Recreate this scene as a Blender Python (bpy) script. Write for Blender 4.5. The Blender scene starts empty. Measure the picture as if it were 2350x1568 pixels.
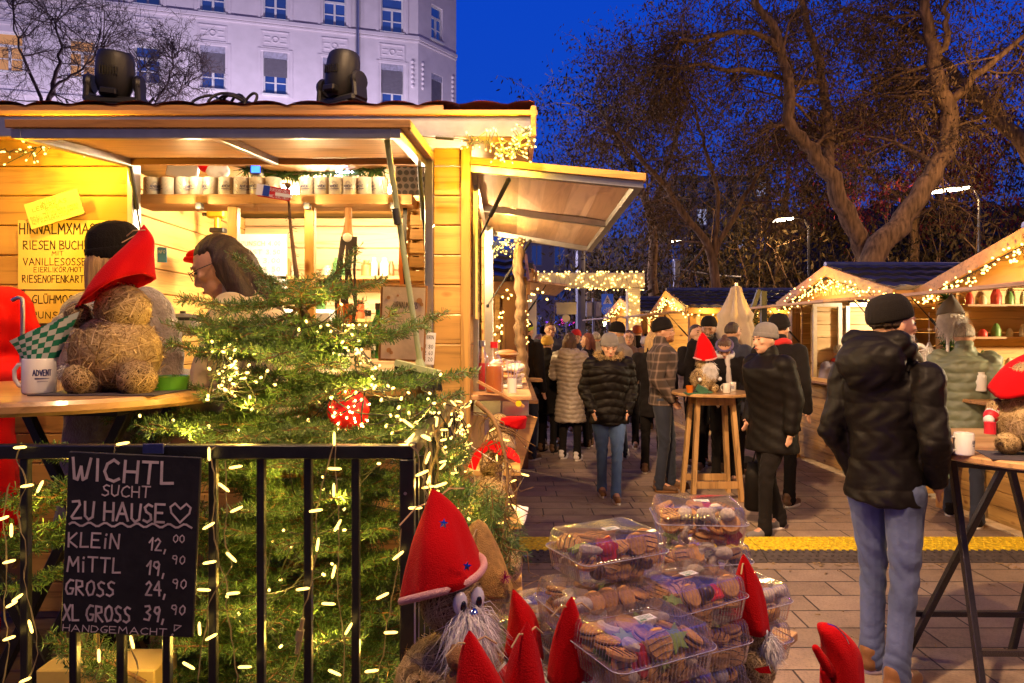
import bpy, math, random
import numpy as np
from mathutils import Vector, Matrix, Euler, Quaternion
R = math.radians
random.seed(7)
rng = np.random.default_rng(7)
SC = bpy.context.scene
COL = SC.collection
F = 1567.0; CH = 1.65; DECK = 0.35
def W(px, py, d):
    """a point seen at px,py of a 2350 px wide photo, d metres in front of the camera"""
    return Vector(((px-1175)/F*d, d, CH-(py-768)/F*d))
def V(*a): return Vector(a)
WM = {}
def wm(o): return WM.get(o.name, Matrix.Identity(4)) if o else Matrix.Identity(4)

# ---------------------------------------------------------------- materials
MATS = {}
def new_mat(name):
    m = bpy.data.materials.new(name); m.use_nodes = True
    nt = m.node_tree; b = nt.nodes['Principled BSDF']
    return m, nt, b
def nd(nt, t, **k):
    n = nt.nodes.new(t)
    for a, v in k.items():
        if a.startswith('i_'):
            n.inputs[a[2:]].default_value = v
        else: setattr(n, a, v)
    return n
def lk(nt, a, b): nt.links.new(a, b)
def ramp(nt, fac, stops):
    r = nd(nt, 'ShaderNodeValToRGB'); cr = r.color_ramp
    while len(cr.elements) < len(stops): cr.elements.new(0.5)
    for e, (p, c) in zip(cr.elements, stops):
        e.position = p; e.color = (*c[:3], 1)
    lk(nt, fac, r.inputs['Fac']); return r
def coords(nt, scale=(1,1,1), rot=(0,0,0), kind='Object'):
    tc = nd(nt, 'ShaderNodeTexCoord'); mp = nd(nt, 'ShaderNodeMapping')
    mp.inputs['Scale'].default_value = scale; mp.inputs['Rotation'].default_value = rot
    lk(nt, tc.outputs[kind], mp.inputs['Vector']); return mp.outputs['Vector']
def bump(nt, b, h, strength=0.3, dist=0.01):
    n = nd(nt, 'ShaderNodeBump'); n.inputs['Strength'].default_value = strength
    n.inputs['Distance'].default_value = dist
    lk(nt, h, n.inputs['Height']); lk(nt, n.outputs['Normal'], b.inputs['Normal'])
def mat(name, col, rough=0.6, metal=0.0, var=0.25, vs=8.0, bs=0.15, bscale=60.0, emis=None, es=0.0, sheen=0, spec=None, coat=0, trans=0, sss=0, stretch=(1,1,1)):
    if name in MATS: return MATS[name]
    m, nt, b = new_mat(name)
    v = coords(nt, stretch)
    n = nd(nt, 'ShaderNodeTexNoise', i_Scale=vs, i_Detail=4.0); lk(nt, v, n.inputs['Vector'])
    c0 = tuple(max(0, c*(1-var)) for c in col); c1 = tuple(min(1, c*(1+var)) for c in col)
    r = ramp(nt, n.outputs['Fac'], [(0.3, c0), (0.7, c1)])
    lk(nt, r.outputs['Color'], b.inputs['Base Color'])
    b.inputs['Roughness'].default_value = rough; b.inputs['Metallic'].default_value = metal
    if bs > 0:
        n2 = nd(nt, 'ShaderNodeTexNoise', i_Scale=bscale, i_Detail=3.0); lk(nt, v, n2.inputs['Vector'])
        bump(nt, b, n2.outputs['Fac'], bs, 0.01)
    if emis: b.inputs['Emission Color'].default_value = (*emis, 1); b.inputs['Emission Strength'].default_value = es
    if sheen: b.inputs['Sheen Weight'].default_value = sheen; b.inputs['Sheen Roughness'].default_value = 0.4
    if spec is not None: b.inputs['Specular IOR Level'].default_value = spec
    if coat: b.inputs['Coat Weight'].default_value = coat
    if trans: b.inputs['Transmission Weight'].default_value = trans
    if sss:
        b.inputs['Subsurface Weight'].default_value = sss; b.inputs['Subsurface Radius'].default_value = (0.012,0.005,0.003)
    MATS[name] = m; return m
def wood(name, c, axis=0, scale=1.0, dark=0.42, rough=0.55, knots=True, contrast=1.0, coat=0.0):
    """grain running along the given axis"""
    if name in MATS: return MATS[name]
    m, nt, b = new_mat(name)
    s = [26*scale]*3; s[axis] = 1.6*scale
    v = coords(nt, tuple(s))
    n = nd(nt, 'ShaderNodeTexNoise', i_Scale=1.0, i_Detail=6.0, i_Roughness=0.65, i_Distortion=0.6); lk(nt, v, n.inputs['Vector'])
    cd = tuple(x*(1-(1-dark)*contrast) for x in c); cl = tuple(min(1, x*1.12) for x in c)
    r = ramp(nt, n.outputs['Fac'], [(0.30, cd), (0.48, c), (0.75, cl)])
    # plank to plank tone
    s2 = [7.5*scale]*3; s2[axis] = 0.12
    v2 = coords(nt, tuple(s2)); n3 = nd(nt, 'ShaderNodeTexNoise', i_Scale=1.0, i_Detail=0.0); lk(nt, v2, n3.inputs['Vector'])
    r3 = ramp(nt, n3.outputs['Fac'], [(0.35, (0.72,0.66,0.6)), (0.62, (1,1,1))])
    mx = nd(nt, 'ShaderNodeMixRGB', blend_type='MULTIPLY', i_Fac=0.8)
    lk(nt, r.outputs['Color'], mx.inputs['Color1']); lk(nt, r3.outputs['Color'], mx.inputs['Color2'])
    out = mx.outputs['Color']
    if knots:
        s4 = [9*scale]*3; s4[axis] = 4.5*scale
        v4 = coords(nt, tuple(s4)); vo = nd(nt, 'ShaderNodeTexVoronoi', i_Scale=1.0, i_Randomness=1.0); lk(nt, v4, vo.inputs['Vector'])
        rk = ramp(nt, vo.outputs['Distance'], [(0.0, (0.16,0.08,0.04)), (0.10, (0.42,0.25,0.14)), (0.2, (1,1,1))])
        # keep only some of the knots
        cg = ramp(nt, vo.outputs['Color'], [(0.58, (1,1,1)), (0.64, (0,0,0))])
        m4 = nd(nt, 'ShaderNodeMixRGB', blend_type='MULTIPLY'); lk(nt, cg.outputs['Color'], m4.inputs['Fac'])
        lk(nt, out, m4.inputs['Color1']); lk(nt, rk.outputs['Color'], m4.inputs['Color2']); out = m4.outputs['Color']
    lk(nt, out, b.inputs['Base Color']); b.inputs['Roughness'].default_value = rough
    b.inputs['Coat Weight'].default_value = coat
    bump(nt, b, n.outputs['Fac'], 0.12, 0.004)
    MATS[name] = m; return m
def emit(name, col, s, sampling='AUTO'):
    if name in MATS: return MATS[name]
    m, nt, b = new_mat(name); nt.nodes.remove(b)
    e = nd(nt, 'ShaderNodeEmission'); e.inputs['Color'].default_value = (*col, 1); e.inputs['Strength'].default_value = s
    lk(nt, e.outputs[0], nt.nodes['Material Output'].inputs['Surface'])
    try: m.cycles.emission_sampling = sampling
    except Exception: pass
    MATS[name] = m; return m

# ---------------------------------------------------------------- mesh builder
class MB:
    def __init__(s): s.v = []; s.f = []; s.m = []; s.n = 0; s.np = []
    def add(s, vs, fs, mi=0):
        o = len(s.v); s.v.extend([tuple(p) for p in vs]); s.f.extend([tuple(i+o for i in f) for f in fs]); s.m.extend([mi]*len(fs)); return s
    def box(s, c, d, rot=None, mi=0, bev=0.0):
        c = Vector(c); x, y, z = d[0]/2, d[1]/2, d[2]/2
        if bev > 0 and min(x,y,z) > bev*1.5:
            vs = []; b = bev
            for sx in (-1,1):
                for sy in (-1,1):
                    for sz in (-1,1):
                        vs += [V(sx*(x-b),sy*(y-b),sz*z), V(sx*(x-b),sy*y,sz*(z-b)), V(sx*x,sy*(y-b),sz*(z-b))]
            import bmesh
            bm = bmesh.new(); [bm.verts.new(p) for p in vs]
            r = bmesh.ops.convex_hull(bm, input=bm.verts)
            bmesh.ops.dissolve_limit(bm, angle_limit=0.01, verts=bm.verts, edges=bm.edges)
            bm.verts.index_update()
            vs = [v.co.copy() for v in bm.verts]; fs = [[v.index for v in f.verts] for f in bm.faces]; bm.free()
        else:
            vs = [V(a*x, b_*y, c_*z) for a in (-1,1) for b_ in (-1,1) for c_ in (-1,1)]
            fs = [(0,1,3,2),(4,6,7,5),(0,4,5,1),(2,3,7,6),(0,2,6,4),(1,5,7,3)]
        if rot is not None:
            M = rot.to_matrix() if not isinstance(rot, Matrix) else rot.to_3x3()
            vs = [M @ p for p in vs]
        return s.add([p+c for p in vs], fs, mi)
    def bar(s, a, b, w, h, up=V(0,0,1), mi=0, bev=0.0):
        a = Vector(a); b = Vector(b); d = b-a; L = d.length; x = d.normalized()
        y = up.cross(x)
        if y.length < 1e-4: y = V(0,1,0).cross(x)
        y.normalize(); z = x.cross(y)
        M = Matrix((x,y,z)).transposed()
        return s.box((a+b)/2, (L, w, h), M, mi, bev)
    def tube(s, pts, rad, n=8, mi=0, cap=True, closed=False):
        pts = [Vector(p) for p in pts]; k = len(pts)
        if not hasattr(rad, '__len__'): rad = [rad]*k
        t0 = (pts[1]-pts[0]).normalized()
        u = t0.cross(V(0,0,1))
        if u.length < 1e-3: u = t0.cross(V(1,0,0))
        u.normalize(); o = len(s.v); prev = t0
        for i, p in enumerate(pts):
            t = (pts[min(i+1,k-1)]-pts[max(i-1,0)])
            t = t.normalized() if t.length > 1e-9 else prev
            u = (u - t*u.dot(t)); u = u.normalized() if u.length > 1e-6 else t.orthogonal().normalized()
            w = t.cross(u); prev = t
            for j in range(n):
                a = 2*math.pi*j/n
                s.v.append(tuple(p + (u*math.cos(a)+w*math.sin(a))*rad[i]))
        rng_ = k if closed else k-1
        for i in range(rng_):
            i2 = (i+1) % k
            for j in range(n):
                s.f.append((o+i*n+j, o+i*n+(j+1)%n, o+i2*n+(j+1)%n, o+i2*n+j)); s.m.append(mi)
        if cap and not closed:
            s.f.append(tuple(o+j for j in reversed(range(n)))); s.m.append(mi)
            s.f.append(tuple(o+(k-1)*n+j for j in range(n))); s.m.append(mi)
        return s
    def lathe(s, prof, c=(0,0,0), n=24, mi=0, M=None, sx=1, sy=1, capb=True, capt=True):
        c = Vector(c); o = len(s.v); k = len(prof)
        for (r, z) in prof:
            for j in range(n):
                a = 2*math.pi*j/n; p = V(r*math.cos(a)*sx, r*math.sin(a)*sy, z)
                if M is not None: p = M @ p
                s.v.append(tuple(p+c))
        for i in range(k-1):
            for j in range(n):
                s.f.append((o+i*n+j, o+i*n+(j+1)%n, o+(i+1)*n+(j+1)%n, o+(i+1)*n+j)); s.m.append(mi)
        if capb: s.f.append(tuple(o+j for j in reversed(range(n)))); s.m.append(mi)
        if capt: s.f.append(tuple(o+(k-1)*n+j for j in range(n))); s.m.append(mi)
        return s
    def ball(s, c, r, n=16, mi=0, M=None):
        if not hasattr(r, '__len__'): r = (r,r,r)
        k = n//2; o = len(s.v); c = Vector(c)
        for i in range(k+1):
            th = math.pi*i/k
            for j in range(n):
                a = 2*math.pi*j/n
                p = V(math.sin(th)*math.cos(a)*r[0], math.sin(th)*math.sin(a)*r[1], -math.cos(th)*r[2])
                if M is not None: p = M @ p
                s.v.append(tuple(p+c))
        for i in range(k):
            for j in range(n):
                s.f.append((o+i*n+j, o+i*n+(j+1)%n, o+(i+1)*n+(j+1)%n, o+(i+1)*n+j)); s.m.append(mi)
        return s
    def cone(s, a, b, ra, rb, n=12, mi=0):
        """round cone (capsule with two radii)"""
        a = Vector(a); b = Vector(b); d = b-a; L = max(d.length, 1e-5)
        q = V(0,0,1).rotation_difference(d/L).to_matrix() if d.length > 1e-5 else Matrix.Identity(3)
        prof = []
        for i in range(4): th = math.pi/2*i/4; prof.append((ra*math.sin(th)+1e-5, -ra*math.cos(th)))
        prof.append((ra, 0)); prof.append((rb, L))
        for i in range(1,5): th = math.pi/2*i/4; prof.append((rb*math.cos(th)+1e-5, L+rb*math.sin(th)))
        return s.lathe(prof, a, n, mi, q)
    def quad(s, a, b, c, d, mi=0): return s.add([a,b,c,d], [(0,1,2,3)], mi)
    def ribbon(s, pts, nrm, w, mi=0):
        """flat stroke made of quads facing nrm"""
        for i in range(len(pts)-1):
            a, b = Vector(pts[i]), Vector(pts[i+1]); t = (b-a)
            if t.length < 1e-6: continue
            t.normalize(); sd = nrm.cross(t)*w/2; e = t*w*0.35
            off = nrm*(0.00004*(s.n % 12)); s.n += 1
            s.add([a-e-sd+off, b+e-sd+off, b+e+sd+off, a-e+sd+off], [(0,1,2,3)], mi)
        return s
    def build(s, name, mats, parent=None, smooth=False, loc=None, local=False):
        me = bpy.data.meshes.new(name)
        vs = np.array(s.v, dtype=np.float64).reshape(-1,3)
        if parent is not None and not local and len(vs):
            Mi = np.array(wm(parent).inverted()); vs = vs @ Mi[:3,:3].T + Mi[:3,3]
        elif loc is not None:
            vs = vs - np.array(loc)
        me.from_pydata(vs.tolist(), [], s.f)
        if not isinstance(mats, (list,tuple)): mats = [mats]
        for m_ in mats: me.materials.append(m_)
        if len(mats) > 1: me.polygons.foreach_set('material_index', s.m)
        if smooth: me.polygons.foreach_set('use_smooth', [True]*len(me.polygons))
        me.update()
        o = bpy.data.objects.new(name, me); COL.objects.link(o)
        if parent is not None:
            o.parent = parent; WM[o.name] = wm(parent)
        elif loc is not None:
            o.location = loc; WM[o.name] = Matrix.Translation(Vector(loc))
        if smooth == 'auto': autosmooth(o)
        return o
def autosmooth(o, ang=35):
    me = o.data; me.polygons.foreach_set('use_smooth', [True]*len(me.polygons))
    try: me.set_sharp_from_angle(angle=R(ang))
    except Exception: pass
def obj_np(name, verts, faces4, mats, parent=None, smooth=False, mi=None):
    """verts Nx3, faces Mxk (k 3 or 4) numpy"""
    me = bpy.data.meshes.new(name)
    vs = np.asarray(verts, dtype=np.float32)
    if parent is not None:
        Mi = np.array(wm(parent).inverted()); vs = (vs @ Mi[:3,:3].T + Mi[:3,3]).astype(np.float32)
    k = faces4.shape[1]; nf = len(faces4)
    me.vertices.add(len(vs)); me.vertices.foreach_set('co', vs.ravel())
    me.loops.add(nf*k); me.loops.foreach_set('vertex_index', faces4.astype(np.int32).ravel())
    me.polygons.add(nf); me.polygons.foreach_set('loop_start', np.arange(nf, dtype=np.int32)*k)
    if not isinstance(mats, (list,tuple)): mats = [mats]
    for m_ in mats: me.materials.append(m_)
    if mi is not None: me.polygons.foreach_set('material_index', np.asarray(mi, dtype=np.int32))
    if smooth: me.polygons.foreach_set('use_smooth', np.ones(nf, dtype=bool))
    me.update(calc_edges=True)
    o = bpy.data.objects.new(name, me); COL.objects.link(o)
    if parent is not None: o.parent = parent; WM[o.name] = wm(parent)
    return o
def tag(o, label=None, cat=None, group=None, kind=None):
    if label: o['label'] = label
    if cat: o['category'] = cat
    if group: o['group'] = group
    if kind: o['kind'] = kind
    return o
def struct(o, label=None): o['kind'] = 'structure'; return o
def thing(name, label, cat, loc=(0,0,0), rz=0.0, group=None):
    o = bpy.data.objects.new(name, None); COL.objects.link(o); o.empty_display_size = 0.1
    o.location = loc; o.rotation_euler = (0,0,rz)
    WM[o.name] = Matrix.Translation(Vector(loc)) @ Matrix.Rotation(rz, 4, 'Z')
    return tag(o, label, cat, group)
CH_OF = {}
def copy_tree(o, loc=None, rz=None, label=None, group=None, parent=None, scale=None, kids=None):
    c = o.copy(); COL.objects.link(c)
    if parent is not None: c.parent = parent
    if loc is not None: c.location = loc
    if rz is not None: c.rotation_euler = (c.rotation_euler[0], c.rotation_euler[1], rz)
    if scale: c.scale = (scale,)*3
    if label: c['label'] = label
    if group: c['group'] = group
    for ch in (o.children if kids is None else kids): copy_tree(ch, parent=c)
    return c
def set_loc(o, loc, rz=0.0, rot=None):
    o.location = loc
    o.rotation_euler = rot if rot else (0,0,rz)

# ---------------------------------------------------------------- hand lettering
G = {
'A':[[(0,0),(.45,1),(.9,0)],[(.18,.38),(.72,.38)]],'B':[[(0,0),(0,1),(.55,.95),(.6,.7),(.1,.53),(.7,.4),(.68,.08),(0,0)]],
'C':[[(.75,.85),(.5,1),(.15,.8),(0,.45),(.15,.1),(.5,0),(.78,.12)]],'D':[[(0,0),(0,1),(.5,.9),(.75,.5),(.5,.08),(0,0)]],
'E':[[(.7,1),(0,1),(0,0),(.7,0)],[(0,.52),(.55,.52)]],'F':[[(.7,1),(0,1),(0,0)],[(0,.52),(.5,.52)]],
'G':[[(.7,.95),(.4,1),(.08,.7),(0,.35),(.2,.02),(.6,.05),(.72,.4),(.4,.42)]],'H':[[(0,0),(0,1)],[(.7,0),(.7,1)],[(0,.5),(.7,.5)]],
'I':[[(.15,0),(.15,1)]],'i':[[(.15,0),(.15,.68)],[(.17,.92),(.2,1)]],'J':[[(.5,1),(.5,.15),(.25,0),(0,.15)]],
'K':[[(0,0),(0,1)],[(.65,1),(0,.45),(.7,0)]],'L':[[(0,1),(.02,0),(.65,.03)]],'M':[[(0,0),(.1,1),(.45,.4),(.85,1),(.95,0)]],
'N':[[(0,0),(.03,1),(.68,0),(.7,1)]],'O':[[(.4,1),(.08,.8),(0,.4),(.25,0),(.6,.08),(.75,.5),(.65,.88),(.4,1)]],
'P':[[(0,0),(0,1),(.55,.95),(.6,.6),(0,.48)]],'R':[[(0,0),(0,1),(.55,.95),(.58,.62),(.05,.5),(.7,0)]],
'S':[[(.65,.9),(.35,1),(.08,.82),(.2,.58),(.55,.42),(.6,.15),(.3,0),(0,.1)]],'T':[[(0,1),(.8,1)],[(.4,1),(.38,0)]],
'U':[[(0,1),(.03,.2),(.3,0),(.62,.15),(.7,1)]],'V':[[(0,1),(.38,0),(.78,1)]],'W':[[(0,1),(.15,.05),(.32,0),(.48,.6),(.62,0),(.8,.1),(.98,1)]],
'X':[[(0,0),(.7,1)],[(0,1),(.7,0)]],'Y':[[(0,1),(.38,.5),(.75,1)],[(.38,.5),(.36,0)]],'Z':[[(.05,.95),(.55,1),(.62,.8),(.0,.1),(.1,.0),(.75,.05)]],
'0':[[(.3,1),(.04,.7),(.03,.3),(.28,0),(.52,.3),(.52,.75),(.3,1)]],'1':[[(0,.6),(.3,1),(.28,0)]],'2':[[(.05,.8),(.3,1),(.52,.78),(.05,.05),(.6,.05)]],
'3':[[(.05,.95),(.4,1),(.5,.78),(.2,.55),(.52,.35),(.4,.02),(0,.08)]],'4':[[(.5,0),(.45,1),(0,.4),(.65,.38)]],'9':[[(.5,.7),(.3,.5),(.05,.68),(.12,.95),(.4,1),(.52,.8),(.42,0)]],
'5':[[(.5,1),(.1,1),(.08,.6),(.45,.55),(.5,.2),(.25,0),(0,.1)]],'6':[[(.45,1),(.1,.6),(.05,.2),(.3,0),(.5,.25),(.3,.5),(.08,.35)]],'7':[[(0,1),(.55,1),(.2,0)]],'8':[[(.28,.55),(.05,.8),(.28,1),(.5,.8),(.05,.25),(.28,0),(.52,.25),(.28,.55)]],
',':[[(.12,.12),(.02,-.22)]],'.':[[(.08,0),(.12,.05)]],'!':[[(.1,.3),(.12,1)],[(.08,0),(.12,.06)]],'/':[[(0,-.05),(.5,1.05)]],':':[[(.08,.2),(.12,.25)],[(.08,.7),(.12,.75)]],'-':[[(0,.5),(.4,.5)]],
'°':[[(.2,1),(.05,.85),(.2,.7),(.35,.85),(.2,1)]],' ':[],
}
G['Ü'] = G['U']+[[(.2,1.15),(.22,1.25)],[(.5,1.15),(.52,1.25)]]; G['Ö'] = G['O']+[[(.22,1.15),(.24,1.25)],[(.52,1.15),(.54,1.25)]]
def letter_width(ch):
    g = G.get(ch, [])
    return max([p[0] for s in g for p in s]+[.3])
def write(mb, text, f, nrm, h, w, x0=0.0, y0=0.0, ex=0.75, gap=0.26, jit=0.03, mi=0, width=None):
    """letters of height h written through the map f(x,y) -> point; width squeezes the line to that length"""
    rr = random.Random(sum(map(ord, text)))
    tot = sum((letter_width(c)+gap) for c in text)*ex*h
    kx = (width/tot if width else 1.0)*ex
    x = x0
    for c in text:
        dy = rr.uniform(-jit,jit)*h; sk = rr.uniform(-jit,jit)*2
        for st in G.get(c, []):
            pts = []
            for i in range(len(st)-1):
                a, b = st[i], st[i+1]
                for q in range(2):
                    t = q/2; pts.append((a[0]+(b[0]-a[0])*t, a[1]+(b[1]-a[1])*t))
            pts.append(st[-1])
            mb.ribbon([f(x+(p[0]+sk*p[1])*h*kx, y0+dy+p[1]*h) for p in pts], nrm, w, mi)
        x += (letter_width(c)+gap)*h*kx
    return x
def plane_map(o, u, v, off=0.0015):
    o = Vector(o); u = Vector(u).normalized(); v = Vector(v).normalized(); n = u.cross(v).normalized()
    return (lambda x, y: o+u*x+v*y+n*off), n
# ================================================================ CAMERA, WORLD
cam = bpy.data.cameras.new('camera'); camo = bpy.data.objects.new('camera', cam); COL.objects.link(camo)
camo.location = (0,0,CH); camo.rotation_euler = (R(90),0,0)
cam.sensor_width = 36; cam.lens = 36*F/2350; cam.shift_y = -16/2350; cam.clip_end = 900; cam.clip_start = 0.05
SC.camera = camo
SC.view_settings.view_transform = 'Standard'; SC.view_settings.look = 'None'; SC.view_settings.exposure = 0
SC.render.engine = 'CYCLES'
cy = SC.cycles; cy.use_denoising = True
try: cy.denoiser = 'OPENIMAGEDENOISE'; cy.denoising_input_passes = 'RGB_ALBEDO_NORMAL'
except Exception: pass
cy.sample_clamp_indirect = 2.5; cy.sample_clamp_direct = 0; cy.use_light_tree = True
cy.max_bounces = 6; cy.diffuse_bounces = 3; cy.glossy_bounces = 3; cy.transmission_bounces = 4; cy.transparent_max_bounces = 24
cy.caustics_reflective = False; cy.caustics_refractive = False
wd = bpy.data.worlds.new('World'); SC.world = wd; wd.use_nodes = True
nt = wd.node_tree; bg = nt.nodes['Background']
tc = nd(nt, 'ShaderNodeTexCoord'); sx = nd(nt, 'ShaderNodeSeparateXYZ'); lk(nt, tc.outputs['Generated'], sx.inputs[0])
front = ramp(nt, sx.outputs['Z'], [(0.0,(0.022,0.038,0.16)),(0.16,(0.022,0.060,0.36)),(0.30,(0.004,0.060,0.54)),(0.60,(0.001,0.050,0.56)),(1.0,(0.0,0.02,0.3))])
back = ramp(nt, sx.outputs['Z'], [(0.0,(0.13,0.08,0.09)),(0.25,(0.10,0.08,0.15)),(1.0,(0.01,0.02,0.16))])
mp = nd(nt, 'ShaderNodeMapRange'); mp.inputs['From Min'].default_value = 0.25; mp.inputs['From Max'].default_value = -0.9
lk(nt, sx.outputs['Y'], mp.inputs['Value'])
mx = nd(nt, 'ShaderNodeMixRGB'); lk(nt, mp.outputs[0], mx.inputs['Fac']); lk(nt, front.outputs['Color'], mx.inputs['Color1']); lk(nt, back.outputs['Color'], mx.inputs['Color2'])
sky = nd(nt, 'ShaderNodeTexSky'); sky.sky_type = 'NISHITA'; sky.sun_disc = False; sky.sun_elevation = R(-4); sky.sun_rotation = R(180)
ad = nd(nt, 'ShaderNodeMixRGB', blend_type='ADD', i_Fac=0.05); lk(nt, mx.outputs[0], ad.inputs['Color1']); lk(nt, sky.outputs[0], ad.inputs['Color2'])
lk(nt, ad.outputs[0], bg.inputs['Color']); bg.inputs['Strength'].default_value = 1.0
LCOL = (1.0, 0.60, 0.14)
def lamp(name, loc, energy, col=LCOL, rad=0.02, typ='POINT', rot=None, size=None, sy=None, spot=None, parent=None):
    l = bpy.data.lights.new(name, typ); l.energy = energy; l.color = col
    if typ == 'AREA':
        l.shape = 'RECTANGLE'; l.size = size; l.size_y = sy or size
    else: l.shadow_soft_size = rad
    if spot: l.spot_size = R(spot); l.spot_blend = 0.6
    o = bpy.data.objects.new(name, l); COL.objects.link(o); o.location = loc
    if rot: o.rotation_euler = rot
    return o

# ---------------------------------------------------------------- shared materials
M_pine = wood('pine_planks_x', (0.60,0.355,0.105), 0)
M_pineZ = wood('pine_planks_z', (0.60,0.355,0.105), 2)
M_pineY = wood('pine_planks_y', (0.60,0.355,0.105), 1)
M_trim = wood('larch_trim', (0.42,0.22,0.08), 2, knots=False)
M_trimX = wood('larch_trim_x', (0.42,0.22,0.08), 0, knots=False)
M_board = wood('laminate_oak', (0.50,0.31,0.20), 1, knots=False, rough=0.45)
M_table = wood('table_beech', (0.60,0.36,0.15), 0, knots=False, rough=0.3, coat=0.3)
M_ply = wood('plywood', (0.50,0.30,0.14), 0, knots=False, rough=0.5)
M_alu = mat('brushed_aluminium', (0.62,0.62,0.63), 0.33, 1.0, 0.08, 20, 0.05)
M_black = mat('black_plastic', (0.010,0.010,0.011), 0.5, 0, 0.3, 10, 0.1, 150)
M_blackm = mat('black_powder_coat', (0.012,0.012,0.014), 0.32, 0.0, 0.3, 30, 0.15, 300, spec=0.6)
M_white = mat('white_paint', (0.75,0.75,0.78), 0.6, 0, 0.05, 5, 0.05)
M_led = emit('led_warm', (1.0,0.63,0.15), 6.0)
M_ledfar = emit('led_warm_far', (1.0,0.61,0.15), 8.0)
M_wire = mat('clear_cable', (0.34,0.27,0.13), 0.3, 0, 0.1, 10, 0)
M_wireb = mat('dark_cable', (0.02,0.025,0.015), 0.5, 0, 0.1, 10, 0)
M_felt = mat('red_felt', (0.58,0.003,0.006), 0.95, 0, 0.12, 6, 0.4, 400, sheen=0.06, spec=.15)
M_straw = mat('straw', (0.40,0.27,0.12), 0.8, 0, 0.5, 40, 0)
M_straw_core = mat('straw_core', (0.14,0.09,0.04), 0.95, 0, 0.5, 60, 0.6, 200)
M_fur = mat('white_fur', (0.80,0.76,0.74), 0.9, 0, 0.1, 30, 0)
M_bark = mat('bark', (0.22,0.135,0.065), 0.95, 0, 0.6, 5, 1.0, 14, stretch=(3,3,0.6))
M_ceram = mat('white_ceramic', (0.78,0.77,0.74), 0.15, 0, 0.03, 5, 0, coat=0.4)
M_ink = mat('blue_ink', (0.03,0.04,0.16), 0.6, 0, 0.1, 20, 0)
M_inkb = mat('black_marker', (0.02,0.015,0.01), 0.7, 0, 0.1, 20, 0)
M_inko = mat('orange_marker', (0.75,0.16,0.01), 0.7, 0, 0.1, 20, 0)
M_chalk = mat('chalk_marker', (0.62,0.52,0.50), 0.9, 0, 0.25, 30, 0)

# ================================================================ GROUND
def paving():
    m, nt, b = new_mat('concrete_paving')
    v = coords(nt, (1,1,1))
    br = nd(nt, 'ShaderNodeTexBrick'); lk(nt, v, br.inputs['Vector'])
    br.offset = 0.37; br.offset_frequency = 2; br.squash = 1.25; br.squash_frequency = 3
    for k, x in (('Scale',1.0),('Mortar Size',0.006),('Mortar Smooth',0.15),('Bias',0.0),('Brick Width',0.46),('Row Height',0.24)):
        br.inputs[k].default_value = x
    br.inputs['Color1'].default_value = (0.30,0.225,0.165,1); br.inputs['Color2'].default_value = (0.40,0.30,0.23,1); br.inputs['Mortar'].default_value = (0.05,0.04,0.035,1)
    n = nd(nt, 'ShaderNodeTexNoise', i_Scale=1.1, i_Detail=8.0, i_Roughness=0.75); lk(nt, v, n.inputs['Vector'])
    r = ramp(nt, n.outputs['Fac'], [(0.32,(0.45,0.42,0.40)),(0.48,(0.85,0.83,0.8)),(0.68,(1.15,1.12,1.05))])
    mx = nd(nt, 'ShaderNodeMixRGB', blend_type='MULTIPLY', i_Fac=1.0); lk(nt, br.outputs['Color'], mx.inputs['Color1']); lk(nt, r.outputs['Color'], mx.inputs['Color2'])
    sp = nd(nt, 'ShaderNodeTexNoise', i_Scale=70.0, i_Detail=4.0, i_Roughness=0.8); lk(nt, v, sp.inputs['Vector'])
    rs = ramp(nt, sp.outputs['Fac'], [(0.34,(0.55,0.53,0.5)),(0.5,(1,1,1)),(0.72,(1.25,1.2,1.15))])
    m2 = nd(nt, 'ShaderNodeMixRGB', blend_type='MULTIPLY', i_Fac=0.7); lk(nt, mx.outputs['Color'], m2.inputs['Color1']); lk(nt, rs.outputs['Color'], m2.inputs['Color2'])
    lk(nt, m2.outputs['Color'], b.inputs['Base Color'])
    n5 = nd(nt, 'ShaderNodeTexNoise', i_Scale=2.3, i_Detail=5.0); lk(nt, v, n5.inputs['Vector'])
    rr = ramp(nt, n5.outputs['Fac'], [(0.35,(0.38,)*3),(0.6,(0.72,)*3)]); lk(nt, rr.outputs['Color'], b.inputs['Roughness'])
    ma = nd(nt, 'ShaderNodeMath', operation='MULTIPLY_ADD'); ma.inputs[1].default_value = 0.12
    lk(nt, sp.outputs['Fac'], ma.inputs[0])
    inv = nd(nt, 'ShaderNodeMath', operation='SUBTRACT'); inv.inputs[0].default_value = 1.0; lk(nt, br.outputs['Fac'], inv.inputs[1]); lk(nt, inv.outputs[0], ma.inputs[2])
    bump(nt, b, ma.outputs[0], 0.6, 0.006)
    return m
M_pave = paving()
g = MB(); g.quad((-300,-200,-0.01),(300,-200,-0.01),(300,600,-0.01),(-300,600,-0.01)); struct(g.build('ground', mat('park_ground', (0.05,0.045,0.03), 0.95)))
g = MB(); g.quad((-30,-8,0),(16,-8,0),(16,24,0),(-30,24,0)); struct(g.build('paving', M_pave))
# wooden deck under the left stall
g = MB()
for i in range(60):
    y = -0.8+i*0.125
    if y > 6.3: break
    g.box((-3.55, y, DECK-0.014), (6.9, 0.118, 0.028), bev=0.003)
g.box((-3.55, 2.7, DECK/2-0.02), (6.86, 7.0, DECK-0.04))
struct(g.build('deck', wood('deck_boards', (0.16,0.11,0.07), 0, dark=0.5)))

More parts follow.
